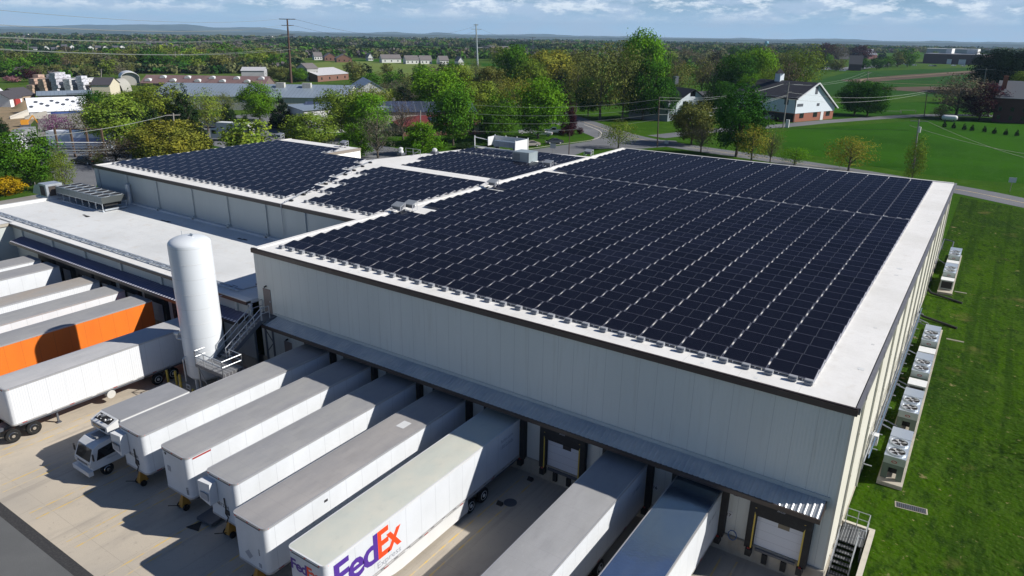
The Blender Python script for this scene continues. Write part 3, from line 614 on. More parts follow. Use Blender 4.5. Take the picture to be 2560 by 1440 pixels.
# roof-top chiller with fourteen fans
ch = thing('rooftop_chiller', 'long grey condenser with two rows of round fans raised above the low roof', 'chiller', (-50.7, 7.9, ZL))
LX, LY = 11.2, 3.0
MB().box(0, LX, 0, LY, 1.0, 1.75).build('cabinet', M('unit_grey', (.16, .19, .20), .45, .35, seams=[(0, 1.6, .06, (.08, .09, .09))]), ch)
for j in range(2):
    for i in range(7):
        cx, cy = .8 + i * 1.6, .75 + j * 1.5
        f = MB(); f.lathe([(.72, 1.753), (.72, 1.80), (.67, 1.80), (.67, 1.755)], 20, (cx, cy))
        fo_ = f.build('fan', (m_galv,), ch, False)
        MB().lathe([(.665, 1.77), (.5, 1.772), (0, 1.772)], 20, (cx, cy)).build('fan_throat', m_black, fo_)
for yy in (.05, LY - .05):
    st = MB(); st.box(-.1, LX + .1, yy - .1, yy + .1, .003, .12); st.box(-.02, LX + .02, yy - .03, yy + .03, .93, .998)
    for i in range(8): st.box(.02 + i * 1.58, .09 + i * 1.58, yy - .035, yy + .035, 0.12, .95)
    st.build('stand', m_galv, ch)
MB().box(LX - .1, LX + .1, .2, LY - .2, .12, .3).build('cross_beam', m_galv, ch)
MB().box(.3, LX - .4, .5, LY - .5, .55, .95).build('coil', m_black, ch)
MB().tube((9.7, LY + 1.2, 0), (9.7, LY + 1.2, 2.6), .35, n=14).build('flue', m_galv, ch)

# ================================================================ SILO, STAIRS, PLATFORMS
tk = thing('silo', 'tall white cylindrical liquid-gas tank standing between the two dock rows', 'tank', (-1.0, -4.8, 0))
TR = 1.55
prof = [(0, .95), (.9, 1.0), (1.35, 1.15), (TR, 1.4), (TR, 12.15)] + [(TR * math.cos(a), 12.15 + .62 * math.sin(a)) for a in [k * math.pi / 16 for k in range(1, 9)]]
MB().lathe(prof, 48).build('shell', m_tank, tk, True)
for z in (3.6, 6.0, 8.4, 10.8): MB().lathe([(TR + .001, z), (TR + .008, z + .01), (TR + .008, z + .04), (TR + .001, z + .05)], 48).build('weld_band', m_white, tk)
for k in range(3):
    a = R(40 + 120 * k); MB().tube((1.2 * math.cos(a), 1.2 * math.sin(a), 0), (1.2 * math.cos(a), 1.2 * math.sin(a), 1.35), .14).box(1.2 * math.cos(a) - .25, 1.2 * math.cos(a) + .25, 1.2 * math.sin(a) - .25, 1.2 * math.sin(a) + .25, 0, .06).build('leg', m_white, tk)
MB().tube((.3, .1, 12.7), (.3, .1, 12.95), .06).tube((-.5, -.2, 12.65), (-.5, -.2, 13.1), .02).tube((.1, .1, 12.85), (.5, .1, 12.85), .05).build('vent', m_galv, tk)
vv = MB(); vv.path([(-1.2, -1.05, 4.8), (-1.45, -1.3, 4.8), (-1.45, -1.3, 4.3), (-1.2, -1.05, 4.2)], .09); vv.tube((-1.65, -1.35, 4.75), (-1.3, -1.2, 4.7), .14); vv.path([(-.3, -1.75, 1.0), (-.3, -1.75, 3.0), (-.2, -1.5, 3.2)], .05); vv.build('valve', m_rim, tk)
sg = MB().box(-.45, .05, -1.72, -1.69, .35, .75).build('number_plate', m_white, tk); lettering('number', '60', .3, m_lit, (-.40, -1.725, .43), (1, 0, 0), (0, 0, 1), sg, bold=.01, width=.4)
MB().add([(-1.27, -1.0, 8.3), (-1.08, -1.2, 8.3), (-1.19, -1.12, 8.62)], [(0, 1, 2)]).build('hazard_mark', m_lit, tk)
for i, (x, y) in enumerate(((-4.1, -6.5), (-3.4, -6.2), (-2.55, -6.35), (-1.4, -7.0), (.6, -7.2))):
    o = MB().tube((0, 0, 0), (0, 0, 1.15), .1, n=10).lathe([(.1, 1.15), (.07, 1.2), (0, 1.21)], 10).build('bollard', m_yelbol, None, True); o.location = (x, y, 0)
    tag(o, ['yellow bollard farthest left before the white silo', 'second yellow bollard from the left before the silo', 'yellow bollard beside the 60 plate of the silo', 'yellow bollard at the right foot of the silo', 'yellow bollard half hidden under the lower steel platform'][i], 'bollard', 'yellow bollards guarding the silo')

m_tread = M('stair_tread', (.22, .23, .25), .5, .3)
def railing(mb, pts, h=1.07, post=1.2, r=.022):
    for a, b in zip(pts, pts[1:]):
        a = Vector(a); b = Vector(b); n = max(1, round((b - a).length / post))
        for k in range(n + 1): p = a.lerp(b, k / n); mb.tube(p, p + Vector((0, 0, h)), r, n=6)
        for hh in (h, h * .55): mb.tube(a + Vector((0, 0, hh)), b + Vector((0, 0, hh)), r, n=6)
stp = thing('steel_staircase', 'dark steel staircase climbing from a platform by the silo to the high brown door', 'staircase', (0, 0, 0))
ptf = MB(); ptf.box(.55, 2.25, -1.5, -.02, 5.22, 5.38); ptf.box(.55, 2.25, -1.53, -1.5, 5.1, 5.4); ptf.build('upper_platform', m_steel, stp)
x0, x1 = 1.0, 2.15; top_ = Vector((0, -1.5, 5.35)); bot = Vector((0, -4.75, 3.02))
off = -0.35
fl = MB()
n = 12
def sp_(x, t): return (x + off * t, top_.y + (bot.y - top_.y) * t, top_.z + (bot.z - top_.z) * t)
for x in (x0, x1): MB().bar(Vector(sp_(x, 0)), Vector(sp_(x, 1)), .06, .34).build('stringer', m_steel, stp)
for k in range(1, n):
    a = sp_(x0, k / n); b = sp_(x1, k / n); MB().box(a[0] + .03, b[0] - .03, a[1] - .13, a[1] + .13, a[2] - .02, a[2] + .02).build('tread', m_tread, stp)
for x in (x0, x1):
    hr = MB()
    for hh in (1.05, .58): hr.tube(Vector(sp_(x, -.05)) + Vector((0, 0, hh)), Vector(sp_(x, 1)) + Vector((0, 0, hh)), .035, n=6)
    for k in range(6): p = Vector(sp_(x, k / 5)); hr.tube(p, p + Vector((0, 0, 1.05)), .03, n=6)
    hr.build('handrail', m_rail, stp)
hr = MB(); railing(hr, [(.95, -1.45, 5.4), (.6, -1.45, 5.4), (.6, -.1, 5.4)], r=.032); hr.build('landing_rail', m_rail, stp)
hr = MB(); railing(hr, [(2.2, -1.45, 5.4), (2.2, -.7, 5.4)], h=1.05, r=.032); hr.build('landing_rail', m_rail, stp)
PX0, PX1, PY0, PY1, PZ = .3, 3.7, -6.45, -4.75, 3.0
lp = MB(); lp.box(PX0, PX1, PY0, PY1, PZ - .12, PZ); lp.box(PX0, PX1, PY0 - .06, PY0, PZ - .24, PZ + .03); lp.box(PX0 - .06, PX0, PY0 - .06, PY1, PZ - .24, PZ + .03); lp.box(PX1, PX1 + .06, PY0 - .06, PY1, PZ - .24, PZ + .03)
lp.build('lower_platform', M('grating', (.11, .11, .12), .6, .3, seams=[(0, .16, .05, (.30, .31, .32)), (1, .3, .05, (.3, .31, .32))]), stp)
hr2 = MB(); railing(hr2, [(.5, PY1, PZ), (PX0, PY1, PZ), (PX0, PY0, PZ), (PX1, PY0, PZ), (PX1, PY1, PZ), (2.2, PY1, PZ)], r=.036); hr2.build('platform_rail', m_rail, stp)
for x, y in ((PX0 + .1, PY0 + .1), (PX1 - .1, PY0 + .1), (PX1 - .1, PY1 - .1), (PX0 + .1, PY1 - .1)): MB().bar((x, y, 0), (x, y, PZ - .13), .11).build('platform_leg', m_rail, stp)
MB().bar((PX0 + .1, PY0 + .1, 2.6), (PX0 + 1.9, PY0 + .1, .1), .06).build('brace', m_rail, stp)
sl_ = MB()
for x in (2.2, 3.1): sl_.bar((x, -1.25, 0), (x, -1.25, 4.9), .12)
sl_.bar((2.2, -1.25, 4.6), (3.1, -1.25, 3.6), .06); sl_.bar((3.1, -1.25, 3.6), (2.2, -1.25, 2.6), .06); sl_.bar((1.0, -1.4, 0), (1.0, -1.4, 5.2), .12)
sl_.build('canopy_frame', m_steel, wh)
# ================================================================ CORNER STAIRS AND RETAINING WALL
rw = MB(); rw.box(46.93, 47.2, -22, 5.15, -.1, 1.16); rw.box(45.52, 46.93, 4.95, 5.15, -.1, 1.16)
tag(rw.build('retaining_wall', M('retaining_concrete', (.46, .43, .36), .8, spots=[(2, .5, .7, (.38, .35, .3), (1, 1, 1), .7)])), 'low pale concrete retaining wall beside the corner stairs', 'wall')
cs = thing('steel_stairs', 'galvanized steel stairs down to the yard at the right corner of the big warehouse', 'stairs', (45.55, 4.95, 0))
m_grate = M('stair_grating', (.075, .08, .085), .5, .4, seams=[(0, .14, .02, (.36, .37, .38))])
MB().box(.02, 1.3, -1.75, -.02, 1.0, 1.08).build('landing', m_grate, cs)
for k in range(6): MB().box(.05, .95, -1.75 - .3 * (k + 1), -1.78 - .3 * k, .84 - k * .165, .89 - k * .165).build('tread', m_grate, cs)
hr = MB(); railing(hr, [(0.1, -.06, 1.08), (1.28, -.06, 1.08), (1.28, -1.75, 1.08), (.98, -1.75, 1.08)], post=.7, r=.024)
for x in (.02, .98):
    for hh in (1.0, .55): hr.tube((x, -1.75, 1.0 + hh), (x, -3.7, -.05 + hh), .026, n=6)
    for k in range(3): hr.tube((x, -1.8 - .9 * k, .95 - .5 * k), (x, -1.8 - .9 * k, 1.95 - .5 * k), .024, n=6)
    hr.bar((x, -1.75, .95), (x, -3.7, -.1), .04, .24)
hr.build('handrail', m_rail, cs)
MB().bar((1.25, -1.7, 0), (1.25, -1.7, 1.0), .08).build('leg', m_rail, cs)

# ================================================================ CONDENSING UNITS ON THE GRASS SIDE
for y0, y1 in ((10.6, 41.5), (54.0, 72.0)):
    o = MB().box(46.50, 47.95, y0, y1, .85, 1.16).build('concrete_pad', m_found); tag(o, 'long concrete pad carrying the near group of condensing units' if y0 < 20 else 'concrete pad carrying the two far condensing units', 'slab')
m_unit = M('condenser_steel', (.40, .45, .45), .38, .45, spots=[(1.5, .4, .7, (.32, .38, .36), (1, 1, 1), .8)]); m_ucoil = M('condenser_green', (.13, .17, .14), .5, .3); m_utop = M('condenser_top', (.55, .60, .64), .3, .6)
def condenser():
    t = thing('condensing_unit', 'x', 'condenser', (0, 0, 0), 0, 'condensing units along the sunny side wall')
    b = MB(); b.box(0, 1.22, 0, 2.7, .85, 1.62, 0); b.box(0, 1.22, 2.7, 4.1, .25, 1.62, 0); b.build('cabinet', m_unit, t)
    MB().box(.25, .97, .45, 2.6, .25, .84).build('coil', m_black, t)  # black box added to darken the opening below the cabinet, no actual coil
    for q in ((0, .36, .03, .3), (.86, 1.22, .03, .3), (0, .2, 2.0, 2.3), (1.02, 1.22, 2.0, 2.3)): MB().box(*q, 0, .848).build('leg', m_ucoil, t)
    MB().box(0.05, 1.17, 2.7, 4.0, 0, .248).build('base', m_ucoil, t); MB().box(0, 1.22, -.01, -.002, .85, 1.1).build('lower_panel', m_ucoil, t)
    MB().box(-.02, 1.24, 2.72, 4.12, 1.625, 1.67).box(-.02, 1.24, -.02, 2.70, 1.622, 1.64).build('top', m_utop, t)
    for cy in (.68, 1.98):
        f = MB().lathe([(.55, 1.643), (.55, 1.74), (.50, 1.75), (.47, 1.66)], 22, (.61, cy)).build('fan', m_galv, t)
        MB().lathe([(.47, 1.655), (0, 1.655)], 22, (.61, cy)).build('fan_throat', m_black, f)
        bl = MB()
        for k in range(4):
            a = k * math.pi / 2 + .5; c_, s_ = math.cos(a), math.sin(a); bl.add([(.61 + .08 * c_, cy + .08 * s_, 1.69), (.61 + .42 * c_ - .12 * s_, cy + .42 * s_ + .12 * c_, 1.68), (.61 + .42 * c_ + .12 * s_, cy + .42 * s_ - .12 * c_, 1.72)], [(0, 1, 2)])
        bl.lathe([(.1, 1.68), (.1, 1.73), (0, 1.73)], 10, (.61, cy)); bl.build('fan_blades', m_alu, f)
    lg = MB(); lg.add([(.61 + .17 * math.cos(k * math.pi / 6), -.012, 1.30 + .09 * math.sin(k * math.pi / 6)) for k in range(12)], [tuple(range(12))], 0); lg.build('oval_badge', m_red, t)
    MB().add([(.61 + .11 * math.cos(k * math.pi / 6), -.016, 1.30 + .05 * math.sin(k * math.pi / 6)) for k in range(12)], [tuple(range(12))]).build('badge_centre', m_unit, t)
    return t
cu_ = condenser(); lbs = ['nearest condensing unit, at the stair end of the pad', 'second condensing unit from the stairs', 'third condensing unit from the stairs, just beyond the black-grilled box', 'fourth condensing unit, last of the near group', 'nearer of the two far condensing units', 'farthest condensing unit along the side wall']
for i, y in enumerate((11.1, 18.1, 25.9, 33.3, 56.6, 64.6)):
    if i == 0: cu_.location = (46.6, y, 1.16); cu_['label'] = lbs[0]
    else: dup(cu_, (46.6, y, 1.16), label=lbs[i])
def smallbox(label, y, w):
    t = thing('condenser_box', label, 'condenser', (46.6, y, 1.16), 0, 'black-fronted boxes between the condensing units')
    MB().box(0, 1.22, 0, 1.2, .1, 1.1).build('cabinet', m_unit, t); MB().box(.1, 1.12, -.02, -.003, .2, 1.0).build('grille', m_black, t); MB().box(-.03, 1.25, -.05, 1.22, 1.1, 1.16).build('lid', m_white, t)
smallbox('small white-lidded box with black front between the second and third condensing units', 24.2, 1); smallbox('small box with black front before the two far condensing units', 55.0, 1); smallbox('small white-lidded box behind the third condensing unit', 31.6, 1); smallbox('small white-lidded box between the two far condensing units', 62.9, 1)
pp = thing('refrigerant_pipes', 'bundle of grey and blue pipes along the sunny side wall behind the condensing units', 'pipes', (0, 0, 0))
m_bpipe = M('pipe_blue', (.08, .14, .22), .4)
for k, (mm, dx, dz) in enumerate(((m_rail, .25, 3.3), (m_bpipe, .40, 3.1), (m_rail, .30, 2.8), (m_steel, .46, 2.95), (m_steel, .26, 3.6))):
    MB().path([(W0 + dx, 8.5 + k, dz), (W0 + dx, 42 - k, dz)], .035).build('pipe', mm, pp)
for i, y in enumerate((15.0, 15.8, 22.2, 23.0, 29.8, 37.5, 38.3)):
    MB().path([(W0 + .35, y, 3.1), (W0 + .35, y, 2.9), (46.75, y, 2.6), (46.75, y, 2.2)], .045).build('branch_pipe', m_steel if i % 2 else m_rail, pp)
br = MB(); y = 9.0
while y < 42: br.bar((W0 + .2, y, 2.5), (W0 + .2, y, 3.9), .05); br.bar((W0 + .15, y, 2.9), (W0 + .7, y, 2.9), .05); y += 2.2
br.build('bracket', m_rail, pp)
pp2 = thing('refrigerant_pipes', 'black looped pipes running to the two far condensing units', 'pipes', (0, 0, 0))
MB().path([(W0 + .1, 71, 1.8), (W0 + .1, 71, 3.2), (46.7, 71, 3.0), (46.7, 68, 2.2)], .07).path([(W0 + .1, 60.5, 3.2), (46.7, 60.5, 2.6)], .05).path([(W0 + .15, 58, 3.2), (W0 + .15, 71, 3.2)], .05).build('pipe', m_steel, pp2)
for i, y in enumerate((44.5, 53.0)):
    o = MB().path([(W0 + .1, y, 1.6), (W0 + .5, y, 1.15), (W0 + 3.6, y - 1.2, 1.0)], .12).build('drain_hose', m_black); tag(o, ['black corrugated drain hose lying on the grass before the near gap in the units', 'black drain hose on the grass just before the far condensing units'][i], 'hose')
o = MB().box(0, .5, 0, .5, 1.2, 1.9).build('meter_box', m_white); o.location = (W0 + .05, 12.4, 1.3); tag(o, 'small white meter box on the sunny side wall by the nearest condensing unit', 'box')
gt = thing('drain_grate', 'rectangular black drain grate in a pale frame in the grass', 'drain', (47.75, 9.2, .885), R(8))
MB().box(0, 1.75, -.62, 0, 0, .03).build('frame', m_found, gt)
gg = MB()
for k in range(16): gg.box(.08 + k * .1, .13 + k * .1, -.56, -.06, .032, .05)
gg.build('bars', m_steel, gt); MB().box(.07, 1.68, -.57, -.05, .0305, .0315).build('pit', m_black, gt)
for i, (x, y, L_) in enumerate(((48.1, 55.8, 2.0), (48.4, 39.8, 2.4))):
    o = MB().box(0, L_ * .6, 0, .28, 0, .04).build('grass_slab', M('slab_grey', (.22, .21, .17), .9)); o.location = (x, y, .9); tag(o, ['thin pale slab in the grass beside the far units', 'pale slab with pipe ends beside the fourth condensing unit'][i], 'slab')
mh = MB().lathe([(.42, .012), (.36, .02), (0, .02)], 20).build('manhole', m_steel); mh.location = (27.86, -3.45, 0); tag(mh, 'round dark manhole cover in the yard before the empty dock 15', 'manhole')
for i, (x, y) in enumerate(((27.42, -4.0), (27.6, -.75))):
    o = MB().add([(-.2, -.12, 0), (.2, -.12, 0), (.2, .12, 0), (-.2, .12, 0), (-.2, .1, .2), (.2, .1, .2)], [(0, 1, 2, 3), (0, 4, 5, 1), (3, 2, 5, 4), (0, 3, 4), (1, 5, 2)]).build('wheel_chock', m_black); o.location = (x, y, 0.01); tag(o, ['black wheel chock on the yellow line next to the manhole cover', 'black wheel chock at the foot of the wall left of dock 15'][i], 'wheel chock')
hs = MB(); pts = [(.24 * math.cos(k * .7), -.25 - .012 * (k % 4), .32 * math.sin(k * .7)) for k in range(46)]; hs.path(pts, .022, 5)
o = hs.build('coiled_hose', M('hose_blue', (.04, .12, .30), .4)); o.location = (40.65, 0, 1.35); tag(o, 'coil of blue air hose hung on the wall left of dock 17', 'hose')

# ================================================================ TRAILERS AND TRUCKS
TWD = 2.6; TH = 4.1
def wheel(parent, x, y, r=.5, w=.28, side=1, rim=None, name='wheel'):
    t = MB(); n = 22
    def ring(rr, xx): return [(xx, y + rr * math.cos(2 * math.pi * k / n), r + rr * math.sin(2 * math.pi * k / n)) for k in range(n)]
    prof = [(0, w * .5), (r * .62, w * .5), (r * .92, w * .48), (r, w * .36), (r, -w * .36), (r * .92, -w * .5), (0, -w * .5)]
    v = [p for rr, xx in prof for p in ring(max(rr, .001), x + side * (xx))]
    t.add(v, [(j * n + k, (j + 1) * n + k, (j + 1) * n + (k + 1) % n, j * n + (k + 1) % n) for j in range(len(prof) - 1) for k in range(n)])
    o = t.build(name, m_tire, parent, True)
    rm = MB(); o2 = side * (w * .5 + .004); prof = [(r * .60, o2), (r * .56, o2 + side * .02), (r * .46, o2 - side * .09), (r * .30, o2 - side * .07), (r * .22, o2 + side * .03), (.001, o2 + side * .04)]
    v = [p for rr, xx in prof for p in ring(rr, x + xx)]
    rm.add(v, [(j * n + k, (j + 1) * n + k, (j + 1) * n + (k + 1) % n, j * n + (k + 1) % n) for j in range(len(prof) - 1) for k in range(n)])
    rm.build('rim', rim or m_rim, o, True); return o
def rr_poly(x0, x1, yf, yr, r=.30, n=6):
    """rounded front corners at yf (negative end), square rear at yr"""
    p = [(x1, yr), (x0, yr)]
    p += [(x0 + r - r * math.cos(a), yf + r - r * math.sin(a)) for a in [k * math.pi / 2 / n for k in range(n + 1)]]
    p += [(x1 - r + r * math.sin(a), yf + r - r * math.cos(a)) for a in [k * math.pi / 2 / n for k in range(n + 1)]]
    return p
def trailer(label, xr, yr, Ln, roof, body=None, h=TH, zf=1.22, group='semi-trailers backed up to the docks', stand=True, wheels=True, wheelsx=0.0, rail=None, standlab='trailer'):
    t = thing('semi_trailer', label, 'trailer', (xr - TWD / 2, yr, 0), 0, group)
    x0, x1 = -TWD / 2, TWD / 2; body = body or m_tw
    MB().prism(rr_poly(x0, x1, -Ln, 0), zf, h - .16).build('cargo_box', body, t, True)
    MB().prism(rr_poly(x0 - .015, x1 + .015, -Ln - .015, .01), h - .16, h - .035).build('top_rail', rail or m_alu, t, True)
    pi = rr_poly(x0 + .05, x1 - .05, -Ln + .05, -.04)
    mbr = MB(); n = len(pi); zc = h + .0
    # gently sagging skin with faint cross bows
    ny = 26; nxx = 6; vv = []
    rn = random.Random(int(xr * 37) & 255)
    for j in range(ny + 1):
        for i in range(nxx + 1):
            u = i / nxx; w = j / ny; x = x0 + .05 + u * (TWD - .1); yv = -.04 - w * (Ln - .11)
            edge = min(u, 1 - u, w * 4, (1 - w) * 4); z = h - .034 + min(.03, edge * .25) + (rn.uniform(-.012, .012) if 0 < i < nxx and 0 < j < ny else 0); vv.append((x, yv, z))
    mbr.add(vv, [(j * (nxx + 1) + i, (j + 1) * (nxx + 1) + i, (j + 1) * (nxx + 1) + i + 1, j * (nxx + 1) + i + 1) for j in range(ny) for i in range(nxx)])
    mbr.build('roof', roof, t, True)
    tl_ = MB(); tl_.prism(rr_poly(x0 - .018, x1 + .018, -Ln - .018, .012), zf - .003, zf + .10); tl_.build('bottom_rail', m_alu, t, True)
    for sx_ in (x0 + .32, x1 - .32, 0): MB().box(sx_ - .05, sx_ + .05, -Ln - .03, -Ln - .016, h - .13, h - .08).build('marker_lamp', m_orangered, t)
    for sx_ in (x0, x1):
        MB().box(sx_ - .012, sx_ + .012, -Ln + .25, -Ln + .45, h - .14, h - .06).build('corner_lamp', m_orangered, t)
    dsh = MB()
    for k in range(int(Ln / 1.6)):
        yy = -Ln + .6 + k * 1.6; dsh.box(x1 + .019, x1 + .024, yy, yy + .32, zf + .02, zf + .08, k % 2)
    dsh.build('reflective_tape', (m_red, m_white), t)
    MB().box(x0 + .35, x1 - .35, -Ln - .022, -Ln - .003, h - .23, h - .17).build('nose_dark_strip', m_steel, t)  # thin dark strip across the nose under the top rail
    b = MB(); b.box(x0 + .03, x0 + .12, -Ln + .4, -.05, zf - .16, zf - .003); b.box(x1 - .12, x1 - .03, -Ln + .4, -.05, zf - .16, zf - .003); b.box(-.5, -.4, -Ln + .5, -.2, zf - .3, zf - .003); b.box(.4, .5, -Ln + .5, -.2, zf - .3, zf - .003); b.build('underframe', m_steel, t)
    if wheels:
        for yy in (-2.9, -4.2):
            for s in (-1, 1): wheel(t, s * 1.13, yy - wheelsx, side=s)
    for s in (-1, 1):
        g = MB(); g.bar((s * .85, -Ln + 3.0, .12), (s * .85, -Ln + 3.0, zf - .1), .12); g.box(s * .85 - .15, s * .85 + .15, -Ln + 2.85, -Ln + 3.15, 0.0, .08); g.build('landing_leg', m_steel, t)
    if stand:
        k = thing('trailer_stand', 'orange wheeled nose stand under the ' + standlab, 'trailer stand', (xr - TWD / 2, yr - Ln + .25, 0), 0, 'orange nose stands under the parked trailers')
        MB().tube((0, 0, .3), (0, 0, zf - .02), .07).add([(-.22, -.3, .25), (.22, -.3, .25), (.22, .3, .25), (-.22, .3, .25), (-.07, -.07, 1.0), (.07, -.07, 1.0), (.07, .07, 1.0), (-.07, .07, 1.0)], [(0, 1, 5, 4), (1, 2, 6, 5), (2, 3, 7, 6), (3, 0, 4, 7), (3, 2, 1, 0)]).build('jack', m_amber, k)
        MB().tube((0, -.3, .35), (0, -1.0, .75), .025).build('tow_handle', m_black, k)
        for s in (-1, 1): MB().tube((s * .30 - .05, -.1, .2), (s * .30 + .05, -.1, .2), .2, n=14).build('wheel', m_tire, k)
    return t
X0, SP = 8.73, 4.4447
def lamp_strip(t, Ln, z, zc=TH): pass
def front_unit(t, Ln, h=TH):
    u = MB(); a = -TWD / 2 + .02; u.add([(a, -Ln - .55, h - 1.55), (a + .95, -Ln - .55, h - 1.75), (a + .95, -Ln - .02, h - 1.75), (a, -Ln - .02, h - 1.55), (a, -Ln - .55, h - .42), (a + .95, -Ln - .45, h - .42), (a + .95, -Ln - .02, h - .42), (a, -Ln - .02, h - .42)], [(3, 2, 1, 0), (4, 5, 6, 7), (0, 1, 5, 4), (1, 2, 6, 5), (2, 3, 7, 6), (3, 0, 4, 7)])
    o = u.build('reefer_unit', m_white, t)
    MB().box(a + .12, a + .85, -Ln - .575, -Ln - .553, h - 1.5, h - 1.05).build('unit_grille', m_greylet, o)
    hs = MB().path([(.25, -Ln - .04, h - 1.3), (.32, -Ln - .06, h - 1.9), (.25, -Ln - .07, h - 2.3), (.45, -Ln - .06, 1.6), (.3, -Ln - .1, 1.25)], .035).box(.25, .55, -Ln - .06, -Ln - .003, 1.75, 2.05).build('air_lines', m_lit, t)
def txt_front(t, s, size, x, z, Ln, mat=m_lit, width=None, bold=0): lettering('lettering', s, size, mat, (x, -Ln - .006, z), (1, 0, 0), (0, 0, 1), t, width=width, bold=bold)
def txt_side(t, s, size, y, z, mat=m_lit, width=None, bold=0, space=1): lettering('lettering', s, size, mat, (TWD / 2 + .006, y, z), (0, 1, 0), (0, 0, 1), t, width=width, bold=bold, space=space)
YR = -.45
T1 = trailer('leftmost white trailer at the big warehouse docks, beside the small box truck', X0, YR, 15.15, m_tr_grey, standlab='trailer beside the box truck')
front_unit(T1, 15.15); txt_front(T1, '48120H', .34, -.55, 2.15, 15.15, bold=.004); txt_front(T1, 'H53223', .2, -1.2, 3.0, 15.73, bold=.003)
T2 = trailer('white plain-nosed trailer with a red mark on its top corner', X0 + SP, YR, 15.05, m_tr_grey, standlab='plain-nosed trailer with the red mark')
MB().box(.72, .85, -15.075, -15.055, 1.6, 2.2).build('nose_plate', m_steel, T2) if False else None
lettering('lettering', 'USG', .26, m_lit, (.95, -15.058, 2.0), (0, 0, -1), (1, 0, 0), T2, bold=.006)
MB().box(-.75, -.45, -15.07, -15.052, 2.55, 2.9).build('placard', m_greylet, T2); MB().lathe([(.1, 0), (0, 0.001)], 14).build('round_port', m_lit, T2).location = (-.75, -15.06, 3.72); CH[T2.name][-1:] and setattr(bpy.data.objects[CH[T2.name][-1].name], 'rotation_euler', (R(90), 0, 0))
MB().box(1.316, 1.322, -14.6, -13.4, 3.80, 3.90).build('top_mark', m_red, T2)
T3 = trailer('white trailer with cooling unit on its nose, third from left at the big docks', X0 + 2 * SP, YR, 15.0, m_tr_grey, standlab='third trailer with the cooling unit')
front_unit(T3, 15.0); txt_front(T3, '48123H', .34, -.55, 2.1, 15.0, bold=.004)
T4 = trailer('white trailer with warm grey roof and warning diamond on its nose', X0 + 3 * SP, YR, 16.47, roofm('trailer_roof_warm', (0.285, 0.275, 0.27), (0.35, 0.33, 0.31)), standlab='trailer with the warning diamond')
MB().add([(-.55, -16.476, 1.9), (-.2, -16.476, 2.2), (.1, -16.476, 1.9), (-.2, -16.476, 1.6)], [(0, 1, 2, 3)]).build('warning_diamond', m_greylet, T4)
lettering('lettering', '53409', .16, m_lit, (.62, -16.476, 2.6), (0, 0, -1), (1, 0, 0), T4); MB().box(.55, .75, -16.49, -16.472, 1.45, 1.7).build('placard', m_greylet, T4)
MB().box(-.15, .45, -5.3, -4.5, 4.101, 4.106).build('roof_patch', m_white, T4)
MB().box(1.303, 1.309, -12.6, -12.35, 3.35, 3.5).build('side_mark', m_lit, T4)
T5 = trailer('white trailer with big purple and orange lettering and a pale translucent roof', X0 + 4 * SP, YR, 16.58, m_tr_green, wheelsx=1.0, rail=m_white, stand=False)
lw = 0.0
sz = 2.32
lettering('lettering', 'Fed', sz, m_purple, (TWD / 2 + .006, -16.02, 2.12), (0, 1, 0), (0, 0, 1), T5, bold=.055, space=.88, width=2.92)
lettering('lettering', 'Ex', sz, m_orangered, (TWD / 2 + .008, -13.10, 2.12), (0, 1, 0), (0, 0, 1), T5, bold=.055, space=.90, width=1.72)
lettering('lettering', 'Express', .52, m_greylet, (TWD / 2 + .006, -13.2, 1.56), (0, 1, 0), (0, 0, 1), T5, width=1.75)
lettering('lettering', 'Fed', .85, m_purple, (-1.08, -16.588, 2.95), (1, 0, 0), (0, 0, 1), T5, bold=.022, space=.9, width=1.13)
lettering('lettering', 'Ex', .85, m_orangered, (.06, -16.589, 2.95), (1, 0, 0), (0, 0, 1), T5, bold=.022, space=.9, width=.78)
lettering('lettering', 'fedex.com', .36, m_greylet, (TWD / 2 + .006, -2.15, 3.3), (0, 1, 0), (0, 0, 1), T5, width=1.35)
lettering('lettering', '1.800.GoFedEx', .36, m_greylet, (TWD / 2 + .006, -2.15, 2.85), (0, 1, 0), (0, 0, 1), T5, width=1.4)
sk = MB(); ps = [(-5.55, 1.22), (-5.55, .30), (-11.4, .30), (-12.0, .36), (-12.7, .55), (-13.4, .9), (-13.7, 1.22)]
sk.add([(TWD / 2 - .02, y, z) for y, z in ps] + [(TWD / 2 - .05, y, z) for y, z in ps], [tuple(range(7)), tuple(range(13, 6, -1))] + [(k, k + 7, (k + 1) % 7 + 7, (k + 1) % 7) for k in range(7)]); sk.build('side_skirt', m_white, T5)
tr = MB()
for k in range(16): tr.box(1.303, 1.31, -16.0 + k * 1.0, -15.72 + k * 1.0, 1.30, 1.36)
tr.box(1.3, 1.304, -16.3, 0, 1.24, 1.42, 1); tr.build('reflective_strip', (m_steel, m_alu), T5)
MB().box(-1.25, 1.25, -5.4, -5.36, .35, 1.1).build('mud_flap', m_black, T5)
T6 = trailer('white trailer with grey roof between the two empty docks', X0 + 6 * SP, YR, 16.2, roofm('trailer_roof_cool', (0.30, 0.30, 0.30), (0.33, 0.33, 0.335)), wheelsx=2.6, stand=False)
T7 = trailer('white trailer with glossy metal roof tinted with the blue of reflected sky, nearest the corner of the big warehouse', X0 + 7 * SP, YR, 16.2, m_tr_skytint, wheelsx=4.0, stand=False)
for T in (T6, T7):
    lettering('lettering', '53 4807', .3, m_greylet, (TWD / 2 + .006, -1.9, 3.0), (0, 1, 0), (0, 0, 1), T, width=1.1)
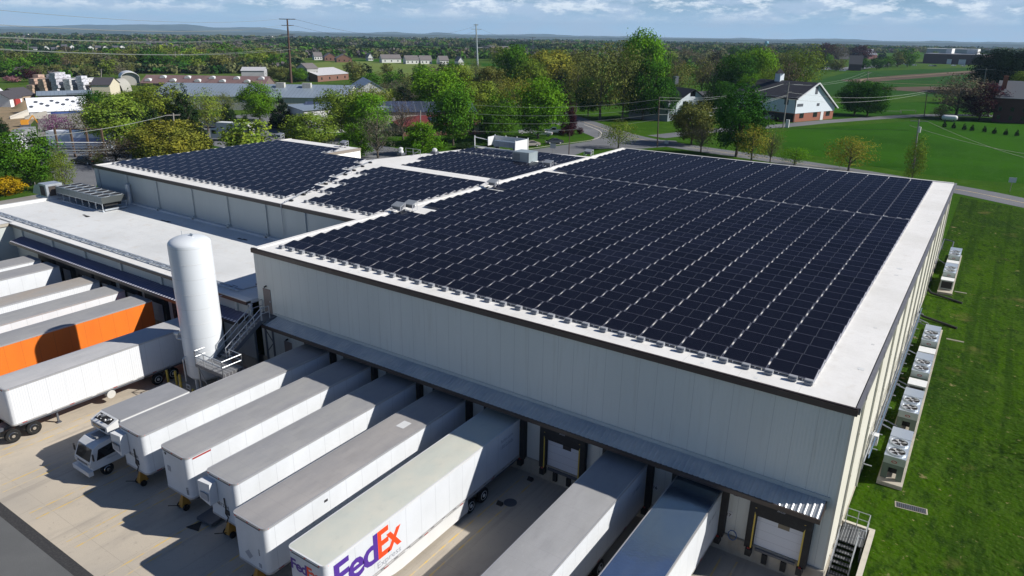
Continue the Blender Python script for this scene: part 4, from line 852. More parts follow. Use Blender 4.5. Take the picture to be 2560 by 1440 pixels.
# left group
tl = [trailer('farthest left white trailer under the dark canopy, mostly cut off by the photo edge', -33.8, -2.2, 15.2, m_tr_grey, stand=False),
      trailer('white trailer with red writing on its side, second under the dark canopy', -29.8, -2.2, 15.2, m_tr_grey, stand=False),
      trailer('silver trailer with tan-stained roof under the dark canopy', -21.9, -2.2, 15.2, m_tr_tan, body=m_tc, stand=False),
      trailer('white trailer with grey roof between the tan-roofed and the orange trailers', -17.3, -2.2, 15.2, roofm('trailer_roof_mid', (.30, .30, .295), (.34, .335, .32)), stand=False),
      trailer('bright orange trailer with grey roof left of the silo', -12.7, -2.2, 16.2, m_tr_grey, body=m_orange, stand=False)]
txt_side(tl[1], 'more!', .95, -11.95, 2.1, m_red, width=2.0, bold=.0)
RE = trailer('long white corrugated trailer coupled to its tractor, just left of the silo', -4.4, -2.9, 14.8, roofm('trailer_roof_pale', (.42, .42, .42), (.47, .46, .45)), body=m_tc, stand=False, wheels=True)
MB().box(-1.3, 1.3, -14.83, -14.803, 1.3, 3.9).build('front_panel', M('front_black', (.02, .02, .022), .5), RE) if False else None
MB().lathe([(.3, -.03), (.3, .03)], 16).build('fuel_tank_end', m_rim, RE) if False else None
ft = MB().tube((.9, -8.0, .8), (1.28, -8.0, .8), .33, n=18).build('spare_tank', m_rim, RE)
tr_ = thing('truck_tractor', 'white tractor unit coupled to the corrugated trailer at the left edge of the photo', 'truck', (-5.7, -17.2, 0))
MB().box(-.45, .45, -5.2, 1.3, .75, 1.0).build('chassis', m_steel, tr_)
MB().add([(-1.22, -4.0, 1.0), (1.22, -4.0, 1.0), (1.22, -1.7, 1.0), (-1.22, -1.7, 1.0), (-1.1, -3.3, 3.6), (1.1, -3.3, 3.6), (1.1, -1.75, 3.7), (-1.1, -1.75, 3.7)], [(3, 2, 1, 0), (4, 5, 6, 7), (0, 1, 5, 4), (1, 2, 6, 5), (2, 3, 7, 6), (3, 0, 4, 7)]).box(-1.1, 1.1, -5.6, -4.0, .7, 1.9).build('cab', m_white, tr_)
for yy in (.75, -.6):
    for s in (-1, 1): wheel(tr_, s * 1.12, yy, .5, .3, s, m_chrome)
for s in (-1, 1): wheel(tr_, s * 1.1, -4.9, .5, .28, s, m_chrome)
for s in (-1, 1): MB().box(s * 1.15 - .12, s * 1.15 + .12, -1.65, -1.45, 1.0, 3.2).build('exhaust', m_chrome, tr_)
# small box truck with its cab
BT = thing('box_truck', 'small white cab-over box truck with a roof-nose cooling unit, squeezed beside the leftmost trailer', 'box truck', (3.65, -9.9, 0))
MB().prism(rr_poly(-1.2, 1.2, -4.95, 0, .08), 1.0, 3.45).build('cargo_box', m_white, BT, True)
MB().box(-1.18, 1.18, -4.9, -.05, 3.452, 3.50).build('roof', M('box_roof', (.25, .255, .265), .6, spots=[(1, .5, .7, (.30, .30, .31), (1, .4, 1), .8)]), BT)
u = MB(); u.add([(-1.0, -5.75, 2.75), (1.0, -5.75, 2.75), (1.05, -4.96, 2.45), (-1.05, -4.96, 2.45), (-1.0, -5.75, 3.25), (1.0, -5.75, 3.25), (1.05, -4.96, 3.55), (-1.05, -4.96, 3.55)], [(3, 2, 1, 0), (4, 5, 6, 7), (0, 1, 5, 4), (1, 2, 6, 5), (2, 3, 7, 6), (3, 0, 4, 7)]); ru = u.build('reefer_unit', m_white, BT)
MB().box(-.75, .75, -5.78, -5.753, 2.9, 3.12).build('unit_grille', m_glass, ru)
op = MB(); op.add([(-.85, -5.6, 3.285 + .02), (.85, -5.6, 3.285 + .02), (.85, -5.1, 3.475 + .04), (-.85, -5.1, 3.475 + .04)], [(0, 1, 2, 3)]); op.build('unit_top', m_black, ru)
rnd = random.Random(4); cl = MB()
for k in range(9): a = (rnd.uniform(-.8, .6), rnd.uniform(-5.55, -5.2), 3.46); cl.bar(a, (a[0] + rnd.uniform(-.2, .5), a[1] + rnd.uniform(-.1, .3), 3.55), .06)
cl.build('unit_coils', m_alu, ru)
cab = MB()
prof = [(-4.98, .75), (-7.05, .72), (-7.12, 1.25), (-6.75, 2.15), (-6.35, 2.38), (-5.05, 2.42)]
cab.add([(-1.0, y, z) for y, z in prof[:3]] + [(-.92, y, z) for y, z in prof[3:]] + [(1.0, y, z) for y, z in prof[:3]] + [(.92, y, z) for y, z in prof[3:]], [(0, 1, 2, 3, 4, 5), (11, 10, 9, 8, 7, 6)] + [(k, k + 6, (k + 1) % 6 + 6, (k + 1) % 6) for k in range(6)])
cb_ = cab.build('cab', m_white, BT)
MB().add([(-.86, -7.10, 1.34), (.86, -7.10, 1.34), (.80, -6.80, 2.10), (-.80, -6.80, 2.10)], [(0, 1, 2, 3)]).build('windscreen', m_glass, cb_)
for s in (-1, 1):
    w = [(s * 1.002, -5.35, 1.42), (s * 1.002, -6.72, 1.32), (s * .965, -6.5, 2.02), (s * .94, -5.4, 2.15)]; w = [(a + s * .02, b, c) for a, b, c in w]
    MB().add(w, [(0, 1, 2, 3) if s < 0 else (3, 2, 1, 0)]).build('side_window', m_glass, cb_)
    MB().box(s * 1.18 - .07, s * 1.18 + .07, -7.0, -6.93, 1.5, 1.95).build('mirror', m_black, cb_)
    MB().box(s * .82 - .15, s * .82 + .15, -7.16, -7.10, .95, 1.2).build('headlight', m_rim, cb_)
    for yy in (-6.15, -2.0): wheel(BT, s * .88, yy, .4, .24, s, m_chrome)
MB().box(-1.02, 1.02, -7.35, -7.05, .42, .72).build('bumper', m_white, BT); MB().box(-.75, .75, -7.12, -7.09, .98, 1.12).build('grille', m_steel, cb_)
MB().box(-.35, .35, -6.2, -5.1, 2.43, 2.56).build('roof_fairing', M('fairing_grey', (.2, .21, .22), .4), cb_)
MB().box(-.4, .4, -6.9, -.2, .55, .8).build('chassis', m_steel, BT)
lettering('lettering', 'Hammond', .2, m_greylet, (1.02, -6.1, 1.15), (0, 1, 0), (0, 0, 1), BT, width=.7, shear=.3)
# flat dolly and dark debris under the trailers
o = MB().box(0, 1.3, 0, 3.4, .12, .3).build('steel_ramp', m_steel); o.location = (13.6, -15.6, 0); o.rotation_euler = (0, 0, R(4)); tag(o, 'flat dark steel ramp lying between the second and third trailers', 'ramp')
o = MB().add([(0, 0, 0), (.9, .2, 0), (.3, .8, 0), (0, 0, .05), (.9, .2, .05), (.3, .8, .05)], [(0, 1, 2), (3, 4, 5), (0, 1, 4, 3), (1, 2, 5, 4), (2, 0, 3, 5)]).build('rubber_scrap', m_black); o.location = (13.6, -16.3, .01); tag(o, 'black rubber scrap in front of the flat ramp', 'scrap')

# ================================================================ ROADS, LOTS AND FIELDS
def psheet(name, px, mat, dz, z=0.9):
    pts = [at(a, b, z) for a, b in px]; mb = MB(); mb.add([(p.x, p.y, z + dz) for p in pts], [tuple(range(len(pts)))])
    o = mb.build(name, mat); return tag(o, kind='structure')
def ribbon(name, pts, w, mat, dz, z=0.9, off=0.0):
    mb = MB(); P = [Vector((p[0], p[1], 0)) for p in pts]
    Q = []
    for i in range(len(P) - 1):     # smooth
        a = P[max(i - 1, 0)]; b = P[i]; c = P[i + 1]; d = P[min(i + 2, len(P) - 1)]
        for k in range(8):
            t = k / 8; Q.append(0.5 * ((2 * b) + (c - a) * t + (2 * a - 5 * b + 4 * c - d) * t * t + (3 * b - a - 3 * c + d) * t ** 3))
    Q.append(P[-1]); v = []
    for i, q in enumerate(Q):
        d = (Q[min(i + 1, len(Q) - 1)] - Q[max(i - 1, 0)]).normalized(); n = Vector((-d.y, d.x, 0))
        v += [q + n * (off - w / 2) + Vector((0, 0, z + dz)), q + n * (off + w / 2) + Vector((0, 0, z + dz))]
    mb.add(v, [(2 * i, 2 * i + 1, 2 * i + 3, 2 * i + 2) for i in range(len(Q) - 1)]); return tag(mb.build(name, mat), kind='structure')
m_field = M('field_green', (0.024, 0.088, 0.002), 0.9, spots=[(0.03, .42, .62, (0.015, 0.060, 0.002), (1, 1, 1), .9), (0.5, .5, .7, (0.028, 0.088, 0.010), (1, .3, 1), .6), (4, .5, .7, (0.06, 0.13, 0.02), (1, 1, 1), .5)], bump=(1.5, .1))
m_hay = M('field_hay', (0.13, 0.17, 0.035), 0.9, spots=[(0.02, .45, .65, (0.10, 0.155, 0.03), (1, 1, 1), .9)])
m_soil = M('field_soil', (0.085, 0.060, 0.042), 0.95, spots=[(0.03, .45, .65, (0.11, 0.08, 0.055), (1, 1, 1), .8)])
m_tan = M('bare_earth', (0.27, 0.20, 0.125), 0.95, spots=[(0.1, .45, .65, (0.20, 0.16, 0.10), (1, 1, 1), .9), (1, .5, .7, (.12, .12, .05), (1, 1, 1), .5)])
m_gravel = M('gravel_lot', (0.24, 0.23, 0.21), 0.95, spots=[(0.1, .45, .65, (0.19, 0.18, 0.165), (1, 1, 1), .9)])
m_kerb = M('kerb_concrete', (.5, .47, .41), .85)
m_dgreen = M('field_dark_green', (0.022, 0.066, 0.012), 0.9, spots=[(0.02, .45, .65, (0.03, 0.085, 0.014), (1, 1, 1), .8)])
main_road = [(140, 55), (90, 94), (55, 117), (44, 123.5), (24, 131), (5, 137), (-14, 141.5), (-32, 148), (-46, 158), (-64, 174), (-95, 200), (-140, 225)]
ribbon('road', main_road, 8.2, m_road, .012)
ribbon('road_line', main_road, .22, m_yel, .018)
psheet('side_road', [(1500, 328), (1560, 345), (1690, 352), (1700, 364), (1600, 372), (1480, 372), (1410, 398), (1330, 430), (1200, 430), (1180, 405), (1290, 380), (1400, 364), (1480, 352)], m_road, .008)
psheet('side_road', [(1505, 334), (1450, 307), (1380, 296), (1350, 300), (1440, 324), (1490, 345)], m_road, .006)
ribbon('kerb', [at(a, b) for a, b in ((1300, 376), (1400, 361), (1480, 350), (1503, 338), (1496, 326), (1460, 312))], .35, m_kerb, .05)
ribbon('driveway', [at(a, b) for a, b in ((1640, 342), (1800, 325), (1960, 314), (2080, 303), (2330, 288), (2580, 292))], 6.5, m_road, .010)
psheet('field', [(1935, 332), (2000, 322), (2320, 300), (2600, 303), (2600, 462), (2400, 448), (2240, 425), (2080, 398), (1960, 372)], m_field, .005)
psheet('pasture', [(1960, 296), (2080, 262), (2300, 255), (2600, 262), (2600, 284), (2330, 282), (2085, 296)], m_field, .005)
psheet('field', [(2030, 205), (2120, 180), (2450, 168), (2480, 180), (2470, 245), (2260, 240), (2040, 238)], m_dgreen, .03)
psheet('ploughed_field', [(2100, 201), (2250, 188), (2440, 176), (2450, 183), (2280, 197), (2150, 208)], m_soil, .06)
psheet('ploughed_field', [(2200, 219), (2330, 216), (2450, 221), (2455, 236), (2300, 230), (2210, 224)], m_soil, .06)
ribbon('farm_track', [at(a, b) for a, b in ((2440, 177), (2280, 190), (2170, 197), (2160, 203), (2230, 208), (2330, 212), (2450, 217))], 2.2, m_tan, .09)
psheet('field', [(755, 160), (850, 152), (1000, 156), (1240, 168), (1200, 184), (1000, 194), (880, 186), (800, 172)], m_hay, .03)
psheet('lawn', [(870, 150), (1000, 148), (1240, 160), (1235, 168), (1000, 156), (850, 152)], m_field, .05)
psheet('bare_ground', [(-60, 262), (60, 255), (150, 262), (100, 285), (60, 330), (-60, 345)], m_tan, .01)
psheet('lot', [(95, 285), (340, 272), (420, 262), (430, 330), (300, 345), (95, 340)], m_gravel, .014)
psheet('lot', [(20, 395), (60, 362), (250, 355), (330, 380), (330, 400), (250, 430), (232, 500), (150, 470), (120, 420)], m_road, .006, z=.9)
psheet('lot', [(480, 296), (700, 280), (760, 330), (1000, 372), (1010, 400), (700, 400), (470, 350)], m_road, .012)
psheet('path', [(-30, 508), (235, 462), (235, 478), (-30, 530)], m_gravel, .02, z=.9)
psheet('lot', [(2040, 168), (2110, 168), (2260, 156), (2262, 160), (2130, 176), (2040, 174)], m_road, .08)

# distant hills: real ridges 9 to 13 km away
m_hill = M('wooded_hill', (0.022, 0.036, 0.034), .95, spots=[(.002, .45, .62, (.06, .075, .045), (1, 1, 1), .8)])
def ridge(name, prof, D, foot=1500):
    mb = MB(); rn = random.Random(len(prof)); v = []; pxs = list(range(-260, 2820, 14))
    def yy(px):
        for (a, b), (c, d) in zip(prof, prof[1:]):
            if a <= px <= c: t = (px - a) / (c - a); t = t * t * (3 - 2 * t); return b + (d - b) * t
        return 140
    for i, px in enumerate(pxs):
        d = ray(px, 100); h = Vector((d.x, d.y, 0)).normalized(); base = Vector((CAM.x, CAM.y, 0))
        py = yy(px) + .5 * math.sin(px * .05) + .35 * math.sin(px * .131 + 1)
        for k, (dd, fr) in enumerate(((-foot, 0), (-foot * .45, .6), (0, 1), (foot * .8, .1))):
            p = base + h * (D + dd); zt = max(0, top_z(base + h * D, px, py)); v.append((p.x, p.y, (zt + 50) * fr - 50))
    n = len(pxs); mb.add(v, [(4 * i + k, 4 * i + 4 + k, 4 * i + 5 + k, 4 * i + 1 + k) for i in range(n - 1) for k in range(3)])
    return tag(mb.build(name, m_hill, None, True), kind='structure')
ridge('hills', [(-300, 62), (60, 66), (240, 62), (460, 61), (560, 69), (650, 68), (740, 78), (860, 84), (980, 80), (1060, 84), (1090, 81), (1180, 87), (1350, 85), (1480, 90), (1560, 90), (1700, 97), (1790, 96), (1860, 95), (1960, 99), (2050, 96), (2130, 98), (2250, 104), (2330, 102), (2450, 105), (2900, 106)], 12500)
ridge('hills', [(-300, 96), (150, 90), (330, 80), (450, 76), (620, 82), (760, 88), (900, 92), (1100, 92), (1350, 96), (1480, 101), (1620, 100), (1800, 104), (2200, 110), (2900, 115)], 7600, 1100)

# ================================================================ TREES
def crown_mesh(name, kind, N, seed, size):
    """unit crown: radius .5, height 1; leaf cards in clumps through an uneven volume"""
    rs = np.random.RandomState(seed); C = []; nb = 110
    cl = []
    while len(cl) < nb:
        p = rs.uniform(-1, 1, 3)
        r2 = p[0] ** 2 + p[1] ** 2
        z = (p[2] + 1) / 2
        if kind == 'round': lim = math.sqrt(max(0, 1 - (2 * z - 1) ** 2)) ** .8 * (0.82 + .25 * rs.rand())
        elif kind == 'oval': lim = (math.sin(math.pi * min(1, z * .93 + .05)) ** .6) * (0.8 + .25 * rs.rand())
        elif kind == 'cone': lim = (1.02 - z) ** .62 * min(1, z * 6 + .3)
        elif kind == 'spruce': lim = (1.02 - z) * min(1, z * 7 + .4)
        elif kind == 'column': lim = math.sin(math.pi * min(1, z * .85 + .12)) ** .5 * (.7 + .35 * rs.rand())
        else: lim = math.sqrt(max(0, 1 - (2 * z - 1) ** 2)) * (.7 + .4 * rs.rand())
        if math.sqrt(r2) <= lim and (math.sqrt(r2) > lim * .45 or rs.rand() < .25): cl.append((p[0] * .5, p[1] * .5, z))
    cl = np.array(cl); idx = rs.randint(0, nb, N)
    sg = {'round': .075, 'oval': .07, 'cone': .06, 'spruce': .045, 'column': .07, 'loose': .08}.get(kind, .07)
    P = cl[idx] + rs.normal(0, 1, (N, 3)) * np.array([sg, sg, sg * .75])
    ph = rs.uniform(0, 6.28, 4); an = np.arctan2(P[:, 1], P[:, 0]); lump = 1 + .13 * np.sin(3 * an + ph[0] + 5 * P[:, 2]) + .10 * np.sin(5 * an + ph[1] - 9 * P[:, 2]) + .08 * np.sin(2 * an + ph[2])
    if kind in ('round', 'oval', 'loose'): P[:, :2] *= lump[:, None]; P[:, 2] *= 1 + .05 * np.sin(2 * an + ph[3])
    rad = np.hypot(P[:, 0], P[:, 1]); k = np.where(rad > .60, .60 / np.maximum(rad, 1e-6), 1); P[:, 0] *= k; P[:, 1] *= k
    P[:, 2] = np.clip(P[:, 2], 0.0, 1.02)
    nrm = rs.normal(0, .8, (N, 3)) + (P - np.array([0, 0, .45])) * 2.8 + np.array([0, 0, .2]); nrm /= np.linalg.norm(nrm, axis=1)[:, None]
    t1 = np.cross(nrm, rs.normal(0, 1, (N, 3))); t1 /= np.linalg.norm(t1, axis=1)[:, None]; t2 = np.cross(nrm, t1)
    s = size * rs.uniform(.4, 1.5, (N, 1)); a = t1 * s; b = t2 * s * .62
    V = np.stack([P - a, P - b * .9 + a * .1, P + a, P + b], 1).reshape(-1, 3)
    me = bpy.data.meshes.new(name); me.vertices.add(4 * N); me.vertices.foreach_set('co', V.ravel().astype(np.float32))
    me.loops.add(4 * N); me.loops.foreach_set('vertex_index', np.arange(4 * N, dtype=np.int32)); me.polygons.add(N); me.polygons.foreach_set('loop_start', np.arange(0, 4 * N, 4, dtype=np.int32))
    try: me.polygons.foreach_set('loop_total', np.full(N, 4, dtype=np.int32))
    except Exception: pass
    sh = (rs.uniform(.72, 1.22, nb)[idx] * rs.uniform(.8, 1.2, N))
    hue = rs.uniform(-.10, .10, nb)[idx]
    c = np.stack([sh * (1 + hue), sh, sh * (1 - hue), np.ones(N)], 1); c = np.repeat(c, 4, axis=0)
    at_ = me.color_attributes.new('shade', 'FLOAT_COLOR', 'POINT'); at_.data.foreach_set('color', c.ravel().astype(np.float32))
    me.materials.append(m_leaf); me.update(calc_edges=True); return me
def trunk_mesh(name, seed, limbs=14, cb=.2, twig=0, thick=.022):
    """unit tree skeleton: height 1, limbs reaching radius .45"""
    rn = random.Random(seed); mb = MB(); mb.tube((0, 0, -.01), (.01, 0, cb), thick * 1.25, thick, 8, 0, False); top = Vector((.01, .0, .82)); mb.tube((.01, 0, cb), top, thick, thick * .25, 6, 0, False)
    for k in range(limbs):
        z0 = cb + (.62 - cb) * (k / limbs) ** 1.1; a = k * 2.4 + rn.uniform(-.4, .4); L_ = rn.uniform(.26, .44) * (1 - z0 * .45)
        p0 = Vector((.01, 0, z0)); p1 = p0 + Vector((math.cos(a) * L_ * .5, math.sin(a) * L_ * .5, L_ * rn.uniform(.35, .7))); p2 = p1 + Vector((math.cos(a) * L_ * .5, math.sin(a) * L_ * .5, L_ * rn.uniform(.3, .8)))
        r = thick * (.55 - .3 * z0); mb.tube(p0, p1, r, r * .6, 5, 0, False); mb.tube(p1, p2, r * .6, r * .2, 5, 0, False)
        for j in range(3):
            q = p0.lerp(p1, .4 + .3 * j) if j < 2 else p1; b = a + rn.uniform(-1.2, 1.2); l2 = L_ * .45; e = q + Vector((math.cos(b) * l2, math.sin(b) * l2, l2 * rn.uniform(.3, 1))); mb.tube(q, e, r * .4, r * .12, 4, 0, False)
            for i in range(twig):
                w = q.lerp(e, rn.uniform(.3, 1)); f = w + Vector((rn.uniform(-.09, .09), rn.uniform(-.09, .09), rn.uniform(.02, .14))); mb.tube(w, f, r * .16, r * .06, 3, 0, False)
    return mb.mesh(name, m_bark)
KINDS = {}
def kind(k, base, N, size, cb, variants=3, limbs=14, thick=.022): KINDS[k] = ([crown_mesh('crown', base, N, 11 * i + hash_(k), size) for i in range(variants)], [trunk_mesh('trunk', 5 * i + hash_(k), limbs, cb, thick=thick) for i in range(2)], cb)
def hash_(s): return sum(ord(c) * (i + 3) for i, c in enumerate(s)) % 997
kind('maple', 'round', 13000, .0195, .14); kind('oval', 'oval', 13000, .018, .12); kind('pyramid', 'cone', 12000, .018, .06); kind('spruce', 'spruce', 6500, .023, .04)
kind('column', 'column', 4200, .018, .05); kind('loose', 'loose', 4200, .017, .16); kind('shrub', 'round', 3000, .036, .02); kind('thin', 'loose', 2400, .012, .12, limbs=30)
kind('midround', 'round', 1500, .045, .10); kind('midcone', 'spruce', 800, .05, .05, 2); kind('midloose', 'loose', 1000, .032, .12, limbs=18)
TREES = []
LEAF = {'green': (.060, .140, .012), 'bright': (.095, .205, .013), 'lime': (.135, .190, .026), 'yellow': (.20, .195, .030), 'gold': (.44, .27, .012), 'olive': (.115, .130, .034), 'dark': (.022, .046, .014), 'evergreen': (.012, .026, .012), 'brown': (.12, .098, .062), 'grey': (.14, .13, .085), 'pink': (.34, .16, .18), 'purple': (.20, .07, .17), 'plum': (.055, .018, .024), 'deep': (.030, .088, .010)}
for k_ in ('green', 'bright', 'lime', 'olive', 'yellow', 'deep'): LEAF[k_] = tuple(c * 1.2 for c in LEAF[k_])
def tree(px, by, ty, w, kd, col, label, cat='tree', group=None, name=None, rnd_=None, base_z=.9):
    p = at(px, by, base_z); hz = top_z(p, px, ty) - base_z; D = dist(p); wd = w * D / FPX * (1.12 if kd in ('maple', 'oval', 'loose', 'spruce') else 1)
    cr, tr, cb = KINDS[kd]; rn = random.Random(int(px * 7 + by * 13 + ty))
    t = thing(name or {'spruce': 'evergreen_tree', 'shrub': 'shrub', 'midcone': 'evergreen_tree'}.get(kd, 'tree'), label, cat, (p.x, p.y, base_z), rn.uniform(0, 6.28), group)
    c = bpy.data.objects.new('crown', rn.choice(cr)); COL.objects.link(c); adopt(c, t); c.location = (0, 0, hz * cb * .85); c.scale = (wd, wd, hz * (1 - cb * .85)); c.rotation_euler = (0, 0, rn.uniform(0, 6))
    L_ = LEAF[col]; j = rn.uniform(.88, 1.12); c.color = (L_[0] * j * rn.uniform(.92, 1.08), L_[1] * j, L_[2] * j, 1)
    if kd != 'shrub' or True:
        k = bpy.data.objects.new('trunk', rn.choice(tr)); COL.objects.link(k); adopt(k, t); k.scale = (max(wd * .95, hz * .3) if kd not in ('column',) else wd, max(wd * .95, hz * .3) if kd not in ('column',) else wd, hz)
    return t
